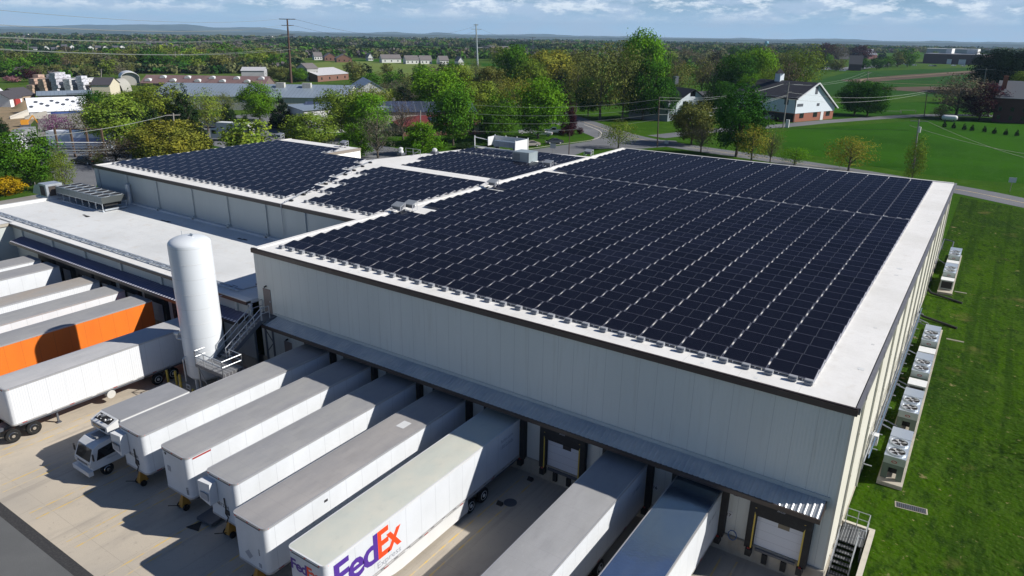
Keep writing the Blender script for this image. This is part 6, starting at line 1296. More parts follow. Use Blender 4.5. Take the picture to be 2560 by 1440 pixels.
# red container and vehicles at the yard, heap
o = MB().box(0, 5.5, 0, 2.4, 0, 2.5); o = o.build('container', m_red); p = at(5, 266); o.location = (p.x, p.y, .9); o.rotation_euler = (0, 0, .5); tag(o, 'rusty red container at the left edge of the yard', 'container')
hp = MB(); rn = random.Random(8); nn = 12; hp.v = [(0, 0, 2.6)] + [((2.6 + rn.uniform(-.4, .4)) * math.cos(2 * math.pi * k / nn), (2.6) * math.sin(2 * math.pi * k / nn), 1.1 + rn.uniform(-.2, .3)) for k in range(nn)] + [(5.2 * math.cos(2 * math.pi * k / nn), 4.6 * math.sin(2 * math.pi * k / nn), 0) for k in range(nn)]
for k in range(nn): hp.f.append([0, 1 + k, 1 + (k + 1) % nn]); hp.f.append([1 + k, 1 + nn + k, 1 + nn + (k + 1) % nn, 1 + (k + 1) % nn])
hp.m = [0] * len(hp.f); o = hp.build('earth_heap', m_tan, None, True); p = at(66, 270); o.location = (p.x, p.y, .9); tag(o, 'brown heap of earth before the grey open shed', 'heap')
# concrete bunker walls
for i, (px, lab) in enumerate(((26, 'left pale concrete wing wall in the earth yard'), (62, 'right pale concrete wing wall in the earth yard'))):
    p = at(px, 298); o = MB().add([(0, 0, 0), (6, 0, 0), (6, 0, 2.4), (0, 0, .8), (0, .5, 0), (6, .5, 0), (6, .5, 2.4), (0, .5, .8)], [(0, 1, 2, 3), (7, 6, 5, 4), (3, 2, 6, 7), (1, 5, 6, 2), (0, 3, 7, 4), (0, 4, 5, 1)]).build('concrete_wall', m_kerb); o.location = (p.x, p.y, .9); o.rotation_euler = (0, 0, R(100 if i == 0 else 60)); tag(o, lab, 'wall')
# barn with brick base and cupola
m_board = M('white_boards', (.60, .66, .70), .6, seams=[(2, .3, .03, (.46, .51, .55))]); m_brick = M('barn_brick', (.24, .085, .05), .8, spots=[(2, .4, .7, (.24, .075, .04), (1, 1, 1), .8)])
m_darkroof = M('dark_shingle', (.018, .018, .026), .75, spots=[(.8, .4, .7, (.028, .028, .036), (1, 1, 1), .8)])
A = at(1984, 306); B = at(2082, 297); Lw, an = frame2(A, B)
zt = lambda P_, px, py: top_z(P_, px, py) - .9
bn = thing('barn', 'white boarded barn with brick lower storey, dark roof and a small cupola', 'barn', (A.x, A.y, .9), an)
hb = zt0(A, 1984, 284); he_l = zt(A, 1980, 244); he_r = zt(B, 2083, 266); xr_ = Lw * .45; hrg = zt(A.lerp(B, .45), 2024, 207); dp = 26
fr_ = MB(); pf = [(0, hb), (Lw, hb), (Lw, he_r), (xr_, hrg), (0, he_l)]
fr_.add([(x, 0, z) for x, z in pf] + [(x, .3, z) for x, z in pf], [(0, 1, 2, 3, 4), (9, 8, 7, 6, 5)]).box(.0, .3, .3, dp, hb, he_l).box(Lw - .3, Lw, .3, dp, hb, he_r); fr_.build('boarded_wall', m_board, bn)
MB().box(.15, Lw - .15, .15, dp, 0, hb).build('brick_wall', m_brick, bn)
MB().add([(-.6, -.8, he_l - .3), (xr_, -.8, hrg + .15), (xr_, dp, hrg + .15), (-.6, dp, he_l - .3), (Lw + .8, -.8, he_r - .4), (Lw + .8, dp, he_r - .4)], [(0, 1, 2, 3), (1, 4, 5, 2)]).add([(-.6, -.8, he_l - .6), (xr_, -.8, hrg - .15), (xr_, -.5, hrg - .15), (-.6, dp, he_l - .6), (Lw + .8, -.8, he_r - .7), (Lw + .8, dp, he_r - .7)], [(0, 4, 1)][:0] or [(0, 1, 2)][:0] or [(3, 0, 1, 2)]).build('roof', m_darkroof, bn)
tr2 = MB(); tr2.bar((-.6, -.82, he_l - .4), (xr_, -.82, hrg + .05), .35); tr2.bar((xr_, -.82, hrg + .05), (Lw + .8, -.82, he_r - .5), .35); tr2.build('eave_trim', m_white, bn)
cp = MB().box(xr_ - 1.05, xr_ + 1.05, 13.9, 16.1, hrg - 1.2, hrg + 2.4).build('cupola', m_board, bn)
MB().lathe([(2.0, hrg + 2.4), (.7, hrg + 3.6), (0, hrg + 3.9)], 4, (xr_, 15)).tube((xr_, 15, hrg + 3.9), (xr_, 15, hrg + 5.6), .08).build('cupola_roof', m_darkroof, cp)
for x, z0, w, h in ((Lw * .46, hrg - 3.6, 1.4, 2.4), (Lw * .55, hb + 2.0, 1.5, .9), (Lw * .1, hb + 2.2, 3.2, .9)): MB().box(x - w / 2, x + w / 2, -.07, -.01, z0, z0 + h).build('window', m_steel, bn)
for x in (Lw * .18, Lw * .52, Lw * .85): MB().box(x - 1.1, x + 1.1, .05, .148, 1.2, 3.0).build('window', m_glass, bn)
MB().box(Lw * .66, Lw * .66 + 1.6, .05, .148, 0, 3.2).build('door', m_white, bn)
MB().box(-.04, .01, 3, 4.6, hb + 2.6, hb + 5.0).box(-.04, .01, 12, 13.6, hb + 2.6, hb + 5.0).build('side_window', m_steel, bn)
MB().box(.05, .13, .6, 14, .2, hb - .3).build('open_bay', m_black, bn)
# farmhouse
A = at(1688, 300); B = at(1764, 297)
fh = gable('farmhouse', 'white farmhouse with steep dark gable half hidden behind trees', 'house', A, B, 18, zt(A, 1700, 262) if False else 7.2, 12.2, m_board, m_darkroof, axis='y', wins=0, over=.8, ht=(1688, 253, 221))
Lf = frame2(A, B)[0]
for x, z0 in ((Lf * .5, 7.6), (Lf * .28, 4.0), (Lf * .75, 4.0)): MB().box(x - 1.0, x + 1.0, -.07, -.01, z0, z0 + 2.0).build('window', m_glass, fh)
MB().box(Lf * .35, Lf * .35 + 1.4, 8, 9.4, 11, 13.6).build('chimney', m_steel, fh)
gable('farmhouse_wing', 'low white wing with dark roof right of the farmhouse gable', 'house', at(1752, 292), at(1800, 288), 12, 4.2, 8.0, m_board, m_darkroof, wins=3)
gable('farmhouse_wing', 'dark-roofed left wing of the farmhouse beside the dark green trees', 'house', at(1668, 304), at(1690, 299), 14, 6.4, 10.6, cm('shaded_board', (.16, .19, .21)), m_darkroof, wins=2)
# brick house at the right edge
A = at(2478, 304); B = at(2600, 312)
bh = gable('house', 'dark brick house with grey roof and chimney at the right edge of the photo', 'house', A, B, 16, 8.4, 13.5, M('house_brick', (.085, .03, .022), .8), cm('grey_shingle', (.13, .14, .15)), wins=4, storeys=2, over=.5)
MB().box(.6, 2.0, 4, 5.4, 8, 15.2).build('chimney', m_brick, bh)
tkk = thing('gas_tank', 'white horizontal propane tank on the grass beside the field', 'tank', (at(2352, 303).x, at(2352, 303).y, .9), R(10))
MB().lathe([(0, 0), (.5, .1), (.85, .5), (.9, 1), (.9, 3.9), (.85, 4.4), (.5, 4.8), (0, 4.9)], 14).build('vessel', m_white, tkk, True).rotation_euler = (0, R(90), 0)
CHT = [o for o in CH[tkk.name]]; CHT[0].location = (0, 0, 1.3)
MB().box(1, 1.3, -.7, .7, 0, .8).box(3.6, 3.9, -.7, .7, 0, .8).build('cradle', m_steel, tkk)
# buildings on the right skyline
sb = gable('school', 'long low brick building with white rooftop boxes beyond the green fields', 'building', at(2306, 158), at(2452, 163), 60, 11, 11.5, cm('dark_brick', (.085, .04, .045)), cm('flat_grey', (.16, .16, .17)))
Ls = frame2(at(2306, 158), at(2452, 163))[0]
for a, b in ((.30, .40), (.66, .84)): MB().box(Ls * a, Ls * b, 20, 34, 11.4, 17).build('roof_box', cm('white2', (.7, .7, .68)), sb)
for a, b in ((.42, .50), (.62, .74)): MB().box(Ls * a, Ls * b, -.3, -.05, 0, 5.5).build('entrance', cm('white2', (.7, .7, .68)), sb)
gable('cottage', 'dark brick cottage with steep roof on the green slope right of the barn', 'house', at(2120, 176), at(2152, 177), 18, 5.5, 12.5, cm('dark_brick', (.085, .04, .045)), cm('charcoal', (.04, .04, .045)), axis='x')
gable('house', 'dark house with white-trimmed gables on the far right ridge', 'house', at(2096, 148), at(2122, 148), 18, 8, 14, cm('charcoal', (.04, .04, .045)), cm('greyr', (.10, .11, .14)), axis='y')
gable('house', 'far house with small grey hipped roof left of the red one', 'house', at(2147, 146), at(2160, 146), 14, 5, 10, cm('dark_brick', (.085, .04, .045)), cm('greyr', (.10, .11, .14)), hip=True)
gable('house', 'far red-brick house with broad grey roof on the right ridge', 'house', at(2166, 148), at(2192, 148), 18, 6, 13, cm('maroon', (.14, .045, .045)), cm('greyr', (.10, .11, .14)))
gable('warehouse', 'thin pale flat building on the right horizon behind the brick building', 'building', at(2315, 134), at(2440, 137), 50, 10, 10.5, cm('pale', (.38, .38, .40)), cm('pale_roof', (.45, .45, .46)))
# apartment blocks at the centre skyline
for i, (x, w, h) in enumerate(((1202, 26, 17), (1228, 24, 21), (1252, 28, 20), (1455, 30, 12), (1478, 24, 15))):
    A = at(x, 137); B = at(x + w * .9, 137); k = top_z(A, x, 137 - h) - .9
    t = gable('apartment_block', ['leftmost tan apartment block on the centre skyline', 'tallest tan apartment block on the centre skyline', 'right tan apartment block on the centre skyline', 'lower pale apartment block right of the golden-green tree', 'pale apartment block beside the sycamore crown'][i], 'apartment building', A, B, 30, k, k + .6, cm('apt_tan', (.26, .22, .18)), cm('apt_roof', (.2, .19, .18)))
    La = frame2(A, B)[0]
    for q in range(3): MB().box(La * (q + .3) / 3, La * (q + .55) / 3, -.5, -.1, 2, k - 2).build('balcony_column', cm('apt_pale', (.42, .40, .37)), t)
# bungalows and brick houses left of centre
for i, (x0, x1, y, wl, lab, ax) in enumerate(((842, 880, 156, 'b', 'brick bungalow with grey roof at the corner of the hay field', 'y'), (812, 842, 152, 'b', 'brick bungalow behind the corner one at the hay field', 'y'), (786, 806, 150, 'w', 'pale bungalow left of the two brick ones', 'x'), (921, 933, 152, 'w', 'tiny white hut at the edge of the hay field', 'y'), (955, 1003, 157, 'w', 'long grey-roofed white bungalow beyond the hay field', 'x'), (1015, 1047, 160, 'w', 'bright white gabled bungalow beyond the hay field', 'x'), (1052, 1080, 160, 'w', 'small white bungalow right of the bright gabled one', 'x'), (1100, 1122, 161, 'w', 'small white house near the right end of the hay field', 'x'), (1146, 1160, 163, 'w', 'last small white house beyond the hay field', 'y'))):
    gable('house', lab, 'house', at(x0, y), at(x1, y), 12, 3.6, 7.0, cm('brick', (.17, .085, .06)) if wl == 'b' else cm('house_white', (.68, .68, .66)), cm('roof_taupe', (.16, .145, .14)), axis=ax, wins=3)
gb2 = gable('building', 'brick hall with tan arched canopy and pale roof beyond the metal shed', 'building', at(795, 205), at(872, 199), 22, 5.5, 10, cm('brick', (.17, .085, .06)), cm('pale_roof', (.45, .45, .46)), wins=4, ht=(795, 188, 172))
gable('building', 'two-storey grey house with white porch left of the brick hall', 'house', at(770, 204), at(797, 203), 12, 7, 9.5, cm('greyw', (.32, .32, .31)), cm('roof_taupe', (.16, .145, .14)), wins=4, storeys=2)
gable('building', 'flat pale block left of the tall brown pylon', 'building', at(605, 200), at(662, 200), 20, 5, 6.5, cm('pale', (.38, .38, .40)), cm('pale_roof', (.45, .45, .46)))
# white town houses on the left rise
rn = random.Random(21)
TH_ = [(34, 131, 20), (60, 129, 20), (80, 131, 14), (110, 128, 14), (130, 132, 16), (142, 126, 12), (156, 125, 14), (176, 126, 14), (196, 126, 10), (222, 128, 14), (240, 128, 14), (258, 128, 14), (284, 128, 14), (300, 127, 14), (370, 121, 10), (402, 123, 14), (418, 122, 10), (437, 114, 12), (236, 149, 20), (257, 149, 20), (294, 147, 14), (316, 149, 26), (392, 146, 12), (406, 146, 16), (523, 148, 20), (585, 128, 14)]
for i, (x, y, w) in enumerate(TH_):
    near = y > 140; A = at(x, y); B = at(x + w, y); wl = cm('house_white', (.68, .68, .66)) if i % 5 else cm('house_tan', (.45, .38, .28))
    gable('town_house', ('%s town house in the %s of white houses on the left rise' % ('white' if i % 5 else 'tan', 'near row' if near else 'far row')), 'house', A, B, 12, 6.2, 10.0, wl, cm('roof_dark', (.085, .085, .10)), axis='y' if i % 2 else 'x', wins=3, storeys=2, group='%s town houses in the %s on the left rise' % ('white' if i % 5 else 'tan', 'near row' if near else 'far row'), ht=(x, y - (11 if near else 9), y - (18 if near else 14)))
arch('small pale arched hall among the trees right of the white town houses', at(440, 152), at(462, 152), 20, 6, cm('house_tan', (.45, .38, .28)), m_white)
# specks of the far town
wf = [(180, 77, 14), (70, 84, 16), (42, 84, 10), (188, 81, 8), (500, 90, 8), (608, 91, 16), (592, 92, 8), (655, 90, 10), (672, 89, 12), (640, 92, 8), (545, 91, 7), (1110, 99, 12), (1395, 100, 30), (1420, 102, 24), (2350, 110, 10), (2450, 112, 14), (2365, 113, 12), (1030, 92, 4)]
for i, (x, y, w) in enumerate(wf):
    A = atg(x, y + 5.0); B = at(x + w, y + 5.0, A.z); D = dist(A); gable('distant_building', 'pale distant building lost in the haze of the far town', 'building', A, B, 30, D * 3.5 / FPX, D * 4.2 / FPX, cm('far_pale', (.5, .46, .44)) if i % 3 else cm('far_brick', (.3, .17, .13)), cm('roof_taupe', (.16, .145, .14)), z=A.z, group='hazy distant buildings of the far town')
# water tower
p = atg(1915, 119); D = dist(p); wtw = thing('water_tower', 'pale blue water tower on the right-hand horizon', 'water tower', tuple(p)); hh = top_z(p, 1915, 103) - p.z
m_wt = M('tower_blue', (.12, .36, .48), .5); s_ = D / FPX
MB().lathe([(1.2 * s_, 0), (.9 * s_, hh * .45)], 12).build('stem', m_wt, wtw, True); MB().lathe([(.9 * s_, hh * .45), (4.6 * s_, hh * .65), (4.6 * s_, hh * .9), (3.5 * s_, hh), (0, hh)], 16).build('bowl', m_wt, wtw, True)

# ================================================================ POLES AND WIRES
m_pbrown = M('pylon_brown', (.085, .045, .03), .7); m_pgrey = M('pylon_grey', (.36, .40, .42), .5, .3); m_wood = M('pole_wood', (.10, .075, .06), .85); m_wire = M('wire', (.30, .32, .30), .5, .3); m_wired = M('wire_dark', (.05, .05, .05), .6); m_wood2 = M('pole_grey_wood', (.28, .26, .24), .85)
def pole(name, label, px, by, tx, ty, r0, r1, mat, arms=(), azim=R(35), cat='pole', z=.9, transformer=None):
    p = at(px, by, z); h = top_z(p, tx, ty) - z; D = dist(p); lean = (ray(tx, ty), 0)
    d = ray(tx, ty); k = math.hypot(p.x - CAM.x, p.y - CAM.y) / math.hypot(d.x, d.y); q = CAM + d * k
    t = thing(name, label, cat, (p.x, p.y, z)); tp = Vector((q.x - p.x, q.y - p.y, h)); MB().tube((0, 0, 0), tp, r0, r1, 10).build('post', mat, t, True)
    for f, w, th in arms:
        c = tp * f; u = Vector((math.cos(azim), math.sin(azim), 0)); m_ = MB().bar(c - u * w / 2, c + u * w / 2, th); o = m_.build('crossarm', mat, t)
        ins = MB()
        for s in (-1, 1): ins.tube(c + u * w / 2 * s * .95, c + u * w / 2 * s * .95 - Vector((0, 0, th * 3)), th * .4, n=6).build('insulator', m_alu, o) if False else None
    if transformer: MB().tube(tp * transformer + Vector((.3, -.3, -.6)), tp * transformer + Vector((.3, -.3, .6)), .32, n=12).build('transformer', m_rim, t)
    return [Vector((p.x, p.y, z)) + tp * f + Vector((math.cos(azim), math.sin(azim), 0)) * (w / 2 * s) for f, w, th in arms for s in (-1, 1)], Vector((q.x, q.y, z + h))
P1, _ = pole('transmission_pole', 'tall dark brown steel transmission pole with stacked crossarms on the left skyline', 728, 208, 718, 47, .75, .40, m_pbrown, [(.995, 8.6, .35), (.90, 6.5, .3), (.755, 7.5, .3), (.55, 8, .3)], azim=R(30))
P2, _ = pole('transmission_pole', 'silver-grey transmission pole with antennas on top at centre left of the skyline', 1194, 166, 1190, 60, .9, .5, m_pgrey, [(.98, 4.0, .5), (.88, 9.0, .3), (.74, 8, .3), (.60, 8, .3)], azim=R(30))
P3, _ = pole('transmission_pole', 'small dark transmission pole right of the silver-grey one on the skyline', 1332, 140, 1332, 93, .7, .45, m_steel, [(.98, 8, .35), (.75, 8, .35), (.5, 8, .35)], azim=R(30))
for (px, by, ty, lb) in ((70, 155, 105, 'thin pale pole left of the far white houses'), (164, 140, 112, 'thin pale pole rising from the far row of houses'), (232, 146, 108, 'thin pale pole beside the near row of houses'), (332, 140, 112, 'thin pale pole right of the near row of houses'), (438, 178, 128, 'thin grey pole above the barn roof'), (451, 152, 114, 'thin grey pole behind the small arched hall'), (253, 202, 172, 'short pale pole beyond the lumber stacks'), (115, 156, 142, 'short pole in the trees under the left wires'), (881, 196, 152, 'thin dark pole by the hay field'), (825, 148, 118, 'thin dark pole behind the brick bungalows'), (970, 215, 188, 'small pole in the thicket right of the metal gable'), (1721, 128, 100, 'hazy dark pole on the skyline behind the farm'), (1930, 130, 104, 'hazy pole right of the water tower')):
    pole('utility_pole', lb, px, by, px, ty, .25, .15, m_wood2 if px < 500 else m_wood, [(.93, 3.0, .15)], azim=R(30))
pole('utility_pole', 'thick broken brown pole above the farmhouse roof', 1684, 222, 1688, 155, .55, .45, m_pbrown, [(.97, 2.4, .3)], azim=R(30))
PA, TA = pole('utility_pole', 'grey wooden pole standing in front of the barn with a white meter cabinet', 1957, 320, 1973, 205, .22, .15, m_wood2, [(.95, 3.6, .14), (.80, 2.4, .12)], azim=R(-20))
PB, TB = pole('utility_pole', 'wooden pole beyond the pasture right of the barn', 2166, 240, 2171, 178, .2, .15, m_wood2, [(.96, 3.0, .14)], azim=R(-20))
PC, TC = pole('utility_pole', 'wooden pole with crossarm beside the black evergreens', 2452, 262, 2466, 171, .25, .16, m_wood2, [(.97, 7.0, .16)], azim=R(20))
PD_, TD = pole('utility_pole', 'plain dark pole at the driveway edge left of the grey-green tree', 2310, 294, 2318, 228, .18, .12, m_wood, [], azim=0)
PE, TE = pole('utility_pole', 'nearest roadside pole with a crossarm and grey transformer', 2283, 420, 2298, 299, .20, .14, m_wood2, [(.97, 3.4, .14)], azim=R(20), transformer=.80)
PF, TF = pole('utility_pole', 'dark wooden pole at the road junction beyond the big roof', 1643, 368, 1648, 243, .17, .13, m_wood, [(.99, .6, .1), (.80, .5, .1)], azim=R(30))
PG, TG = pole('utility_pole', 'short dark pole among the farmhouse trees', 1770, 300, 1771, 228, .18, .14, m_wood, [(.98, .6, .1)], azim=R(30))
PH, TH2 = pole('utility_pole', 'grey wooden pole with insulators behind the yellow tree', 440, 400, 433, 283, .2, .14, m_wood2, [(.96, 2.6, .16)], azim=R(60))
PI, TI = pole('utility_pole', 'thin brown pole in front of the low side road', 1422, 393, 1424, 332, .12, .10, m_wood, [])
PJ, TJ = pole('utility_pole', 'pale pole in front of the red-roofed office', 1050, 380, 1051, 276, .16, .13, m_wood2, [])
pole('lamp_post', 'thin lamp post by the gravel lot', 194, 300, 189, 265, .08, .06, m_wood2, [(.99, 1.4, .08)])
pole('lamp_post', 'slim grey lamp post on the barn driveway', 1986, 306, 1989, 243, .08, .06, m_wood2, [(.99, 2.6, .07)], azim=R(-20), cat='lamp post')
o_p = at(1959, 318); t = MB().box(-.5, .5, -.3, .3, 0, 2.4).build('meter_cabinet', m_white); t.location = (o_p.x + 1.0, o_p.y, .9); tag(t, 'small white cabinet at the foot of the pole before the barn', 'cabinet')
def wire(a, b, sag, label, mat=None, r=.03, group=None):
    a = Vector(a); b = Vector(b); n = 14; pts = []
    for k in range(n + 1): t = k / n; p = a.lerp(b, t); p.z -= sag * 4 * t * (1 - t); pts.append(p)
    return tag(MB().path(pts, r, 4).build('power_line', mat or m_wire), label, 'power line', group)
def rp(px, py, D):
    d = ray(px, py); return CAM + d * (D / d.dot(FW))
gw = 'transmission wires at the upper left'
for i, (py, ax, D, lb) in enumerate(((20, P1[0], 150, 'topmost pale wire crossing the sky at the upper left'), (58, P1[2], 150, 'upper wire of the second pair at the upper left'), (60, P1[3], 146, 'lower wire of the second pair at the upper left'), (89, P1[4], 150, 'upper wire of the third pair at the upper left'), (91, P1[5], 146, 'lower wire of the third pair at the upper left'), (119, P1[6], 150, 'upper wire of the lowest pair at the upper left'), (121, P1[7], 146, 'lower wire of the lowest pair at the upper left'))):
    wire(rp(-60, py, D), ax, 2.2, lb, r=.045)
for i in range(4): wire(P1[2 * i + 1], P2[2 * i + 1] if i < 4 else P2[0], 9, ['top', 'second', 'third', 'lowest'][i] + ' wire between the brown and the silver-grey transmission poles', m_wired, r=.05)
for i in range(3): wire(P2[2 * i + 3], P3[2 * i + 1], 5, ['top', 'middle', 'lowest'][i] + ' wire between the silver-grey and the small dark transmission poles', m_wired, r=.05)
wire(rp(-40, 348, 118), PH[0], 1.0, 'near pale wire running down to the left edge above the lawn', r=.05); wire(rp(-60, 372, 118), TH2 + Vector((0, 0, -6)), 1.0, 'thin lower wire across the left maple', r=.03)
wire(PA[0], PB[0], 2, 'upper wire from the barn pole to the pasture pole'); wire(PA[1], PB[1], 2, 'lower wire from the barn pole to the pasture pole')
wire(PB[0], PC[0], 4, 'upper wire from the pasture pole to the pole by the evergreens'); wire(PB[1], PC[0] + Vector((0, 0, -.5)), 4, 'lower wire from the pasture pole to the pole by the evergreens')
wire(PC[1], rp(2600, 178, 300), 1, 'upper wire leaving the right edge above the evergreens'); wire(PC[1] + Vector((0, 0, -1)), rp(2600, 196, 300), 1, 'lower wire leaving the right edge across the evergreens', m_wired)
for i, (dz, mt__) in enumerate(((0, m_wire), (-.8, m_wire), (-2.8, m_wire), (-4.2, m_wire))): wire(TF + Vector((0, 0, dz)), (PA[0] if i < 2 else TA + Vector((0, 0, -3.2 - i * .3))), 1.6, ['top', 'second', 'third', 'lowest'][i] + ' wire from the junction pole to the barn pole')
for i, dz in enumerate((-.5, -2.4, -4.0, -5.4)): wire(TF + Vector((0, 0, dz)), rp(1180, 262 + i * 22, 175), 1.2, ['top', 'second', 'third', 'lowest'][i] + ' wire from the junction pole leftwards across the trees', r=.025)
wire(TA + Vector((0, 0, -3)), TD, 2.0, 'wire from the barn pole to the driveway pole'); wire(TA + Vector((0, 0, -5)), TD + Vector((0, 0, -.6)), 2.0, 'lower wire from the barn pole to the driveway pole')
wire(PA[1] + Vector((0, 0, -13)), PE[0] + Vector((0, 0, -2)), 0, 'dark wire crossing the green field low to the nearest pole', m_wired); wire(PE[1], rp(2620, 408, 160), .8, 'dark wire from the nearest pole to the right edge', m_wired); wire(PE[0] + Vector((0, 0, -1)), rp(2620, 392, 170), .8, 'upper dark wire from the nearest pole to the right edge', m_wired)

# ================================================================ CARS AND YARD VEHICLES
def car_mesh_parts(t, kind_='sedan', col=(.5, .5, .5)):
    L_, Wd = 4.6, 1.8
    if kind_ == 'sedan': prof = [(0, .32), (.05, .62), (.25, .82), (1.15, .95), (1.95, 1.40), (3.05, 1.42), (3.95, 1.02), (4.5, .92), (4.6, .6), (4.55, .32)]
    else: prof = [(0, .40), (.02, .85), (.3, 1.0), (1.4, 1.08), (2.0, 1.68), (3.2, 1.70), (3.35, 1.08), (5.2, 1.05), (5.25, .5), (5.2, .40)]
    n = len(prof); b = MB(); v = []
    for s in (-1, 1):
        for x, z in prof: v.append((x, s * (Wd / 2 - (.17 if z > 1.2 else (.03 if z > .8 else 0))), z))
    b.add(v, [tuple(range(n - 1, -1, -1)), tuple(range(n, 2 * n))] + [(k, (k + 1) % n, (k + 1) % n + n, k + n) for k in range(n)])
    body = b.build('body', m_car, t, True); body.color = (*col, 1)
    g = MB(); hi = 1.40 if kind_ == 'sedan' else 1.68; x0_, x1_, x2_, x3_ = (1.2, 1.95, 3.05, 3.85) if kind_ == 'sedan' else (1.45, 2.0, 3.15, 3.3); lo = 1.0 if kind_ == 'sedan' else 1.12
    for s in (-1, 1):
        q = [(x0_ + .25, s * (Wd / 2 - .005), lo), (x3_ - .2, s * (Wd / 2 - .005), lo), (x2_, s * (Wd / 2 - .145), hi - .06), (x1_ + .05, s * (Wd / 2 - .145), hi - .06)]; g.add(q, [(0, 1, 2, 3) if s < 0 else (3, 2, 1, 0)])
    g.build('side_window', m_glass, t)
    g = MB(); g.add([(x0_ + .02, -.68, lo - .02), (x0_ + .02, .68, lo - .02), (x1_ - .03, .60, hi - .02), (x1_ - .03, -.60, hi - .02)], [(3, 2, 1, 0)]); g.build('windscreen', m_glass, t)
    g = MB(); g.add([(x3_ + .05, -.66, lo + .05), (x3_ + .05, .66, lo + .05), (x2_ + .08, .6, hi), (x2_ + .08, -.6, hi)], [(0, 1, 2, 3)]); g.build('rear_window', m_glass, t)
    for x in ((.85, 3.7) if kind_ == 'sedan' else (.95, 4.2)):
        for s in (-1, 1):
            w = MB(); w.tube((x, s * (Wd / 2 - .2), .33), (x, s * (Wd / 2 + .02), .33), .33, n=16); wo_ = w.build('wheel', m_tire, t); MB().tube((x, s * (Wd / 2 + .022), .33), (x, s * (Wd / 2 + .03), .33), .2, n=12).build('rim', m_rim, wo_)
    for s in (-1, 1): MB().box(-.01, .12, s * .62 - .2, s * .62 + .2, .62, .76).build('headlight', m_rim, t); MB().box(4.5 if kind_ == 'sedan' else 5.18, 4.61 if kind_ == 'sedan' else 5.27, s * .7 - .15, s * .7 + .15, .72, .86).build('tail_light', m_red, t)
def car(label, px, py, ang, col, kind_='sedan', z=.92, name='parked_car', group=None):
    p = at(px, py, z); t = thing(name, label, 'car' if kind_ == 'sedan' else 'pickup truck', (p.x, p.y, z), ang, group); car_mesh_parts(t, kind_, col); return t
ang = math.atan2(124.94 - 115.67, -46.31 + 47.95)
car('beige saloon parked at the kerb beyond the equipment screen', 1305, 366, R(48), (.42, .37, .31)); car('dark grey saloon parked at the kerb ahead of the beige one', 1364, 360, R(48), (.05, .055, .065))
car('white pickup truck parked under the light green tree', 1296, 335, R(40), (.62, .62, .62), 'pickup', name='pickup_truck'); car('second white pickup truck in the office lot', 1334, 338, R(20), (.65, .66, .68), 'pickup', name='pickup_truck'); car('third white pickup in the office lot, right of the tree trunk', 1362, 333, R(30), (.6, .6, .6), 'pickup', name='pickup_truck')
car('black pickup truck parked by the end of the left roof', 186, 408, R(20), (.012, .013, .018), 'pickup', name='pickup_truck')
car('white car at the left edge beside the parked lorry', -6, 418, R(40), (.65, .65, .65))
car('old tan vehicle parked beside the barn bay', 1912, 300, R(60), (.40, .38, .34), 'pickup', name='pickup_truck')
for i, (x, y, c) in enumerate(((2262, 163, (.4, .42, .45)), (2280, 164, (.6, .6, .6)), (2322, 165, (.4, .4, .42)), (2330, 166, (.05, .05, .05)), (2378, 165, (.7, .7, .7)), (2402, 166, (.5, .5, .5)))):
    t = car(['silver', 'white', 'grey', 'black', 'bright white', 'pale'][i] + ' car in the line of cars on the far field road', x, y, R(30), c, group='cars on the far field road'); t.scale = (1.9, 1.9, 1.9) if False else (1, 1, 1)
car('small white van among the shrubs by the dark brick cottage', 2098, 178, R(20), (.75, .75, .75), 'pickup', name='van')
# parked lorry with lettering at the left edge, box vans and pipe racks
p = at(4, 404, .9)
lo_ = thing('delivery_lorry', 'white delivery lorry with purple and orange lettering at the left edge', 'lorry', (p.x, p.y, .9), R(-45))
MB().box(-7, 0, 0, 2.5, 1.0, 3.9).build('cargo_box', m_tw, lo_)
lettering('lettering', 'Fed', 1.1, m_purple, (.01, .25, 2.7), (0, 1, 0), (0, 0, 1), lo_, bold=.02, width=1.15); lettering('lettering', 'Ex', 1.1, m_orangered, (.012, 1.42, 2.7), (0, 1, 0), (0, 0, 1), lo_, bold=.02, width=.8)
for x in (-6, -1.5): wheel(lo_, x, .1, .5, .28, 1) if False else MB().tube((x, -.02, .5), (x, .3, .5), .5, n=16).build('wheel', m_tire, lo_)
p = at(26, 372, .9)
l2_ = thing('delivery_lorry', 'white lorry cab and grey box behind the lettered lorry at the left edge', 'lorry', (p.x, p.y, .9), R(-45))
MB().box(-9, -2.2, 0, 2.5, 1.0, 3.9).build('cargo_box', cm('lorry_grey', (.25, .26, .27)), l2_); cb2_ = MB().add([(-2.1, .1, .6), (.1, .1, .6), (.1, 2.4, .6), (-2.1, 2.4, .6), (-2.1, .1, 3.3), (-.5, .1, 3.2), (-.5, 2.4, 3.2), (-2.1, 2.4, 3.3)], [(3, 2, 1, 0), (4, 5, 6, 7), (0, 1, 5, 4), (1, 2, 6, 5), (2, 3, 7, 6), (3, 0, 4, 7)]).build('cab', m_white, l2_)
MB().add([(-.03, .25, 1.9), (-.03, 2.25, 1.9), (-.40, 2.25, 2.95), (-.40, .25, 2.95)], [(0, 1, 2, 3)]).build('windscreen', m_glass, cb2_)
for x in (-8, -1.2): MB().tube((x, -.02, .5), (x, .3, .5), .5, n=16).build('wheel', m_tire, l2_)
rk_ = thing('pipe_rack', 'timber-posted rack holding white pipes in the lot left of the long roof', 'rack', (at(150, 392).x, at(150, 392).y, .9), R(38))
m_post = M('rack_post', (.11, .07, .045), .8)
for k in range(4): MB().bar((k * 3.2, 0, 0), (k * 3.2, 0, 6.2), .35).build('post', m_post, rk_)
for k in range(5): MB().tube((-.4, -.4 - .3 * k, .9 + .6 * k), (10.8, -.4 - .3 * k, .9 + .6 * k), .13).build('pipe', m_white, rk_)
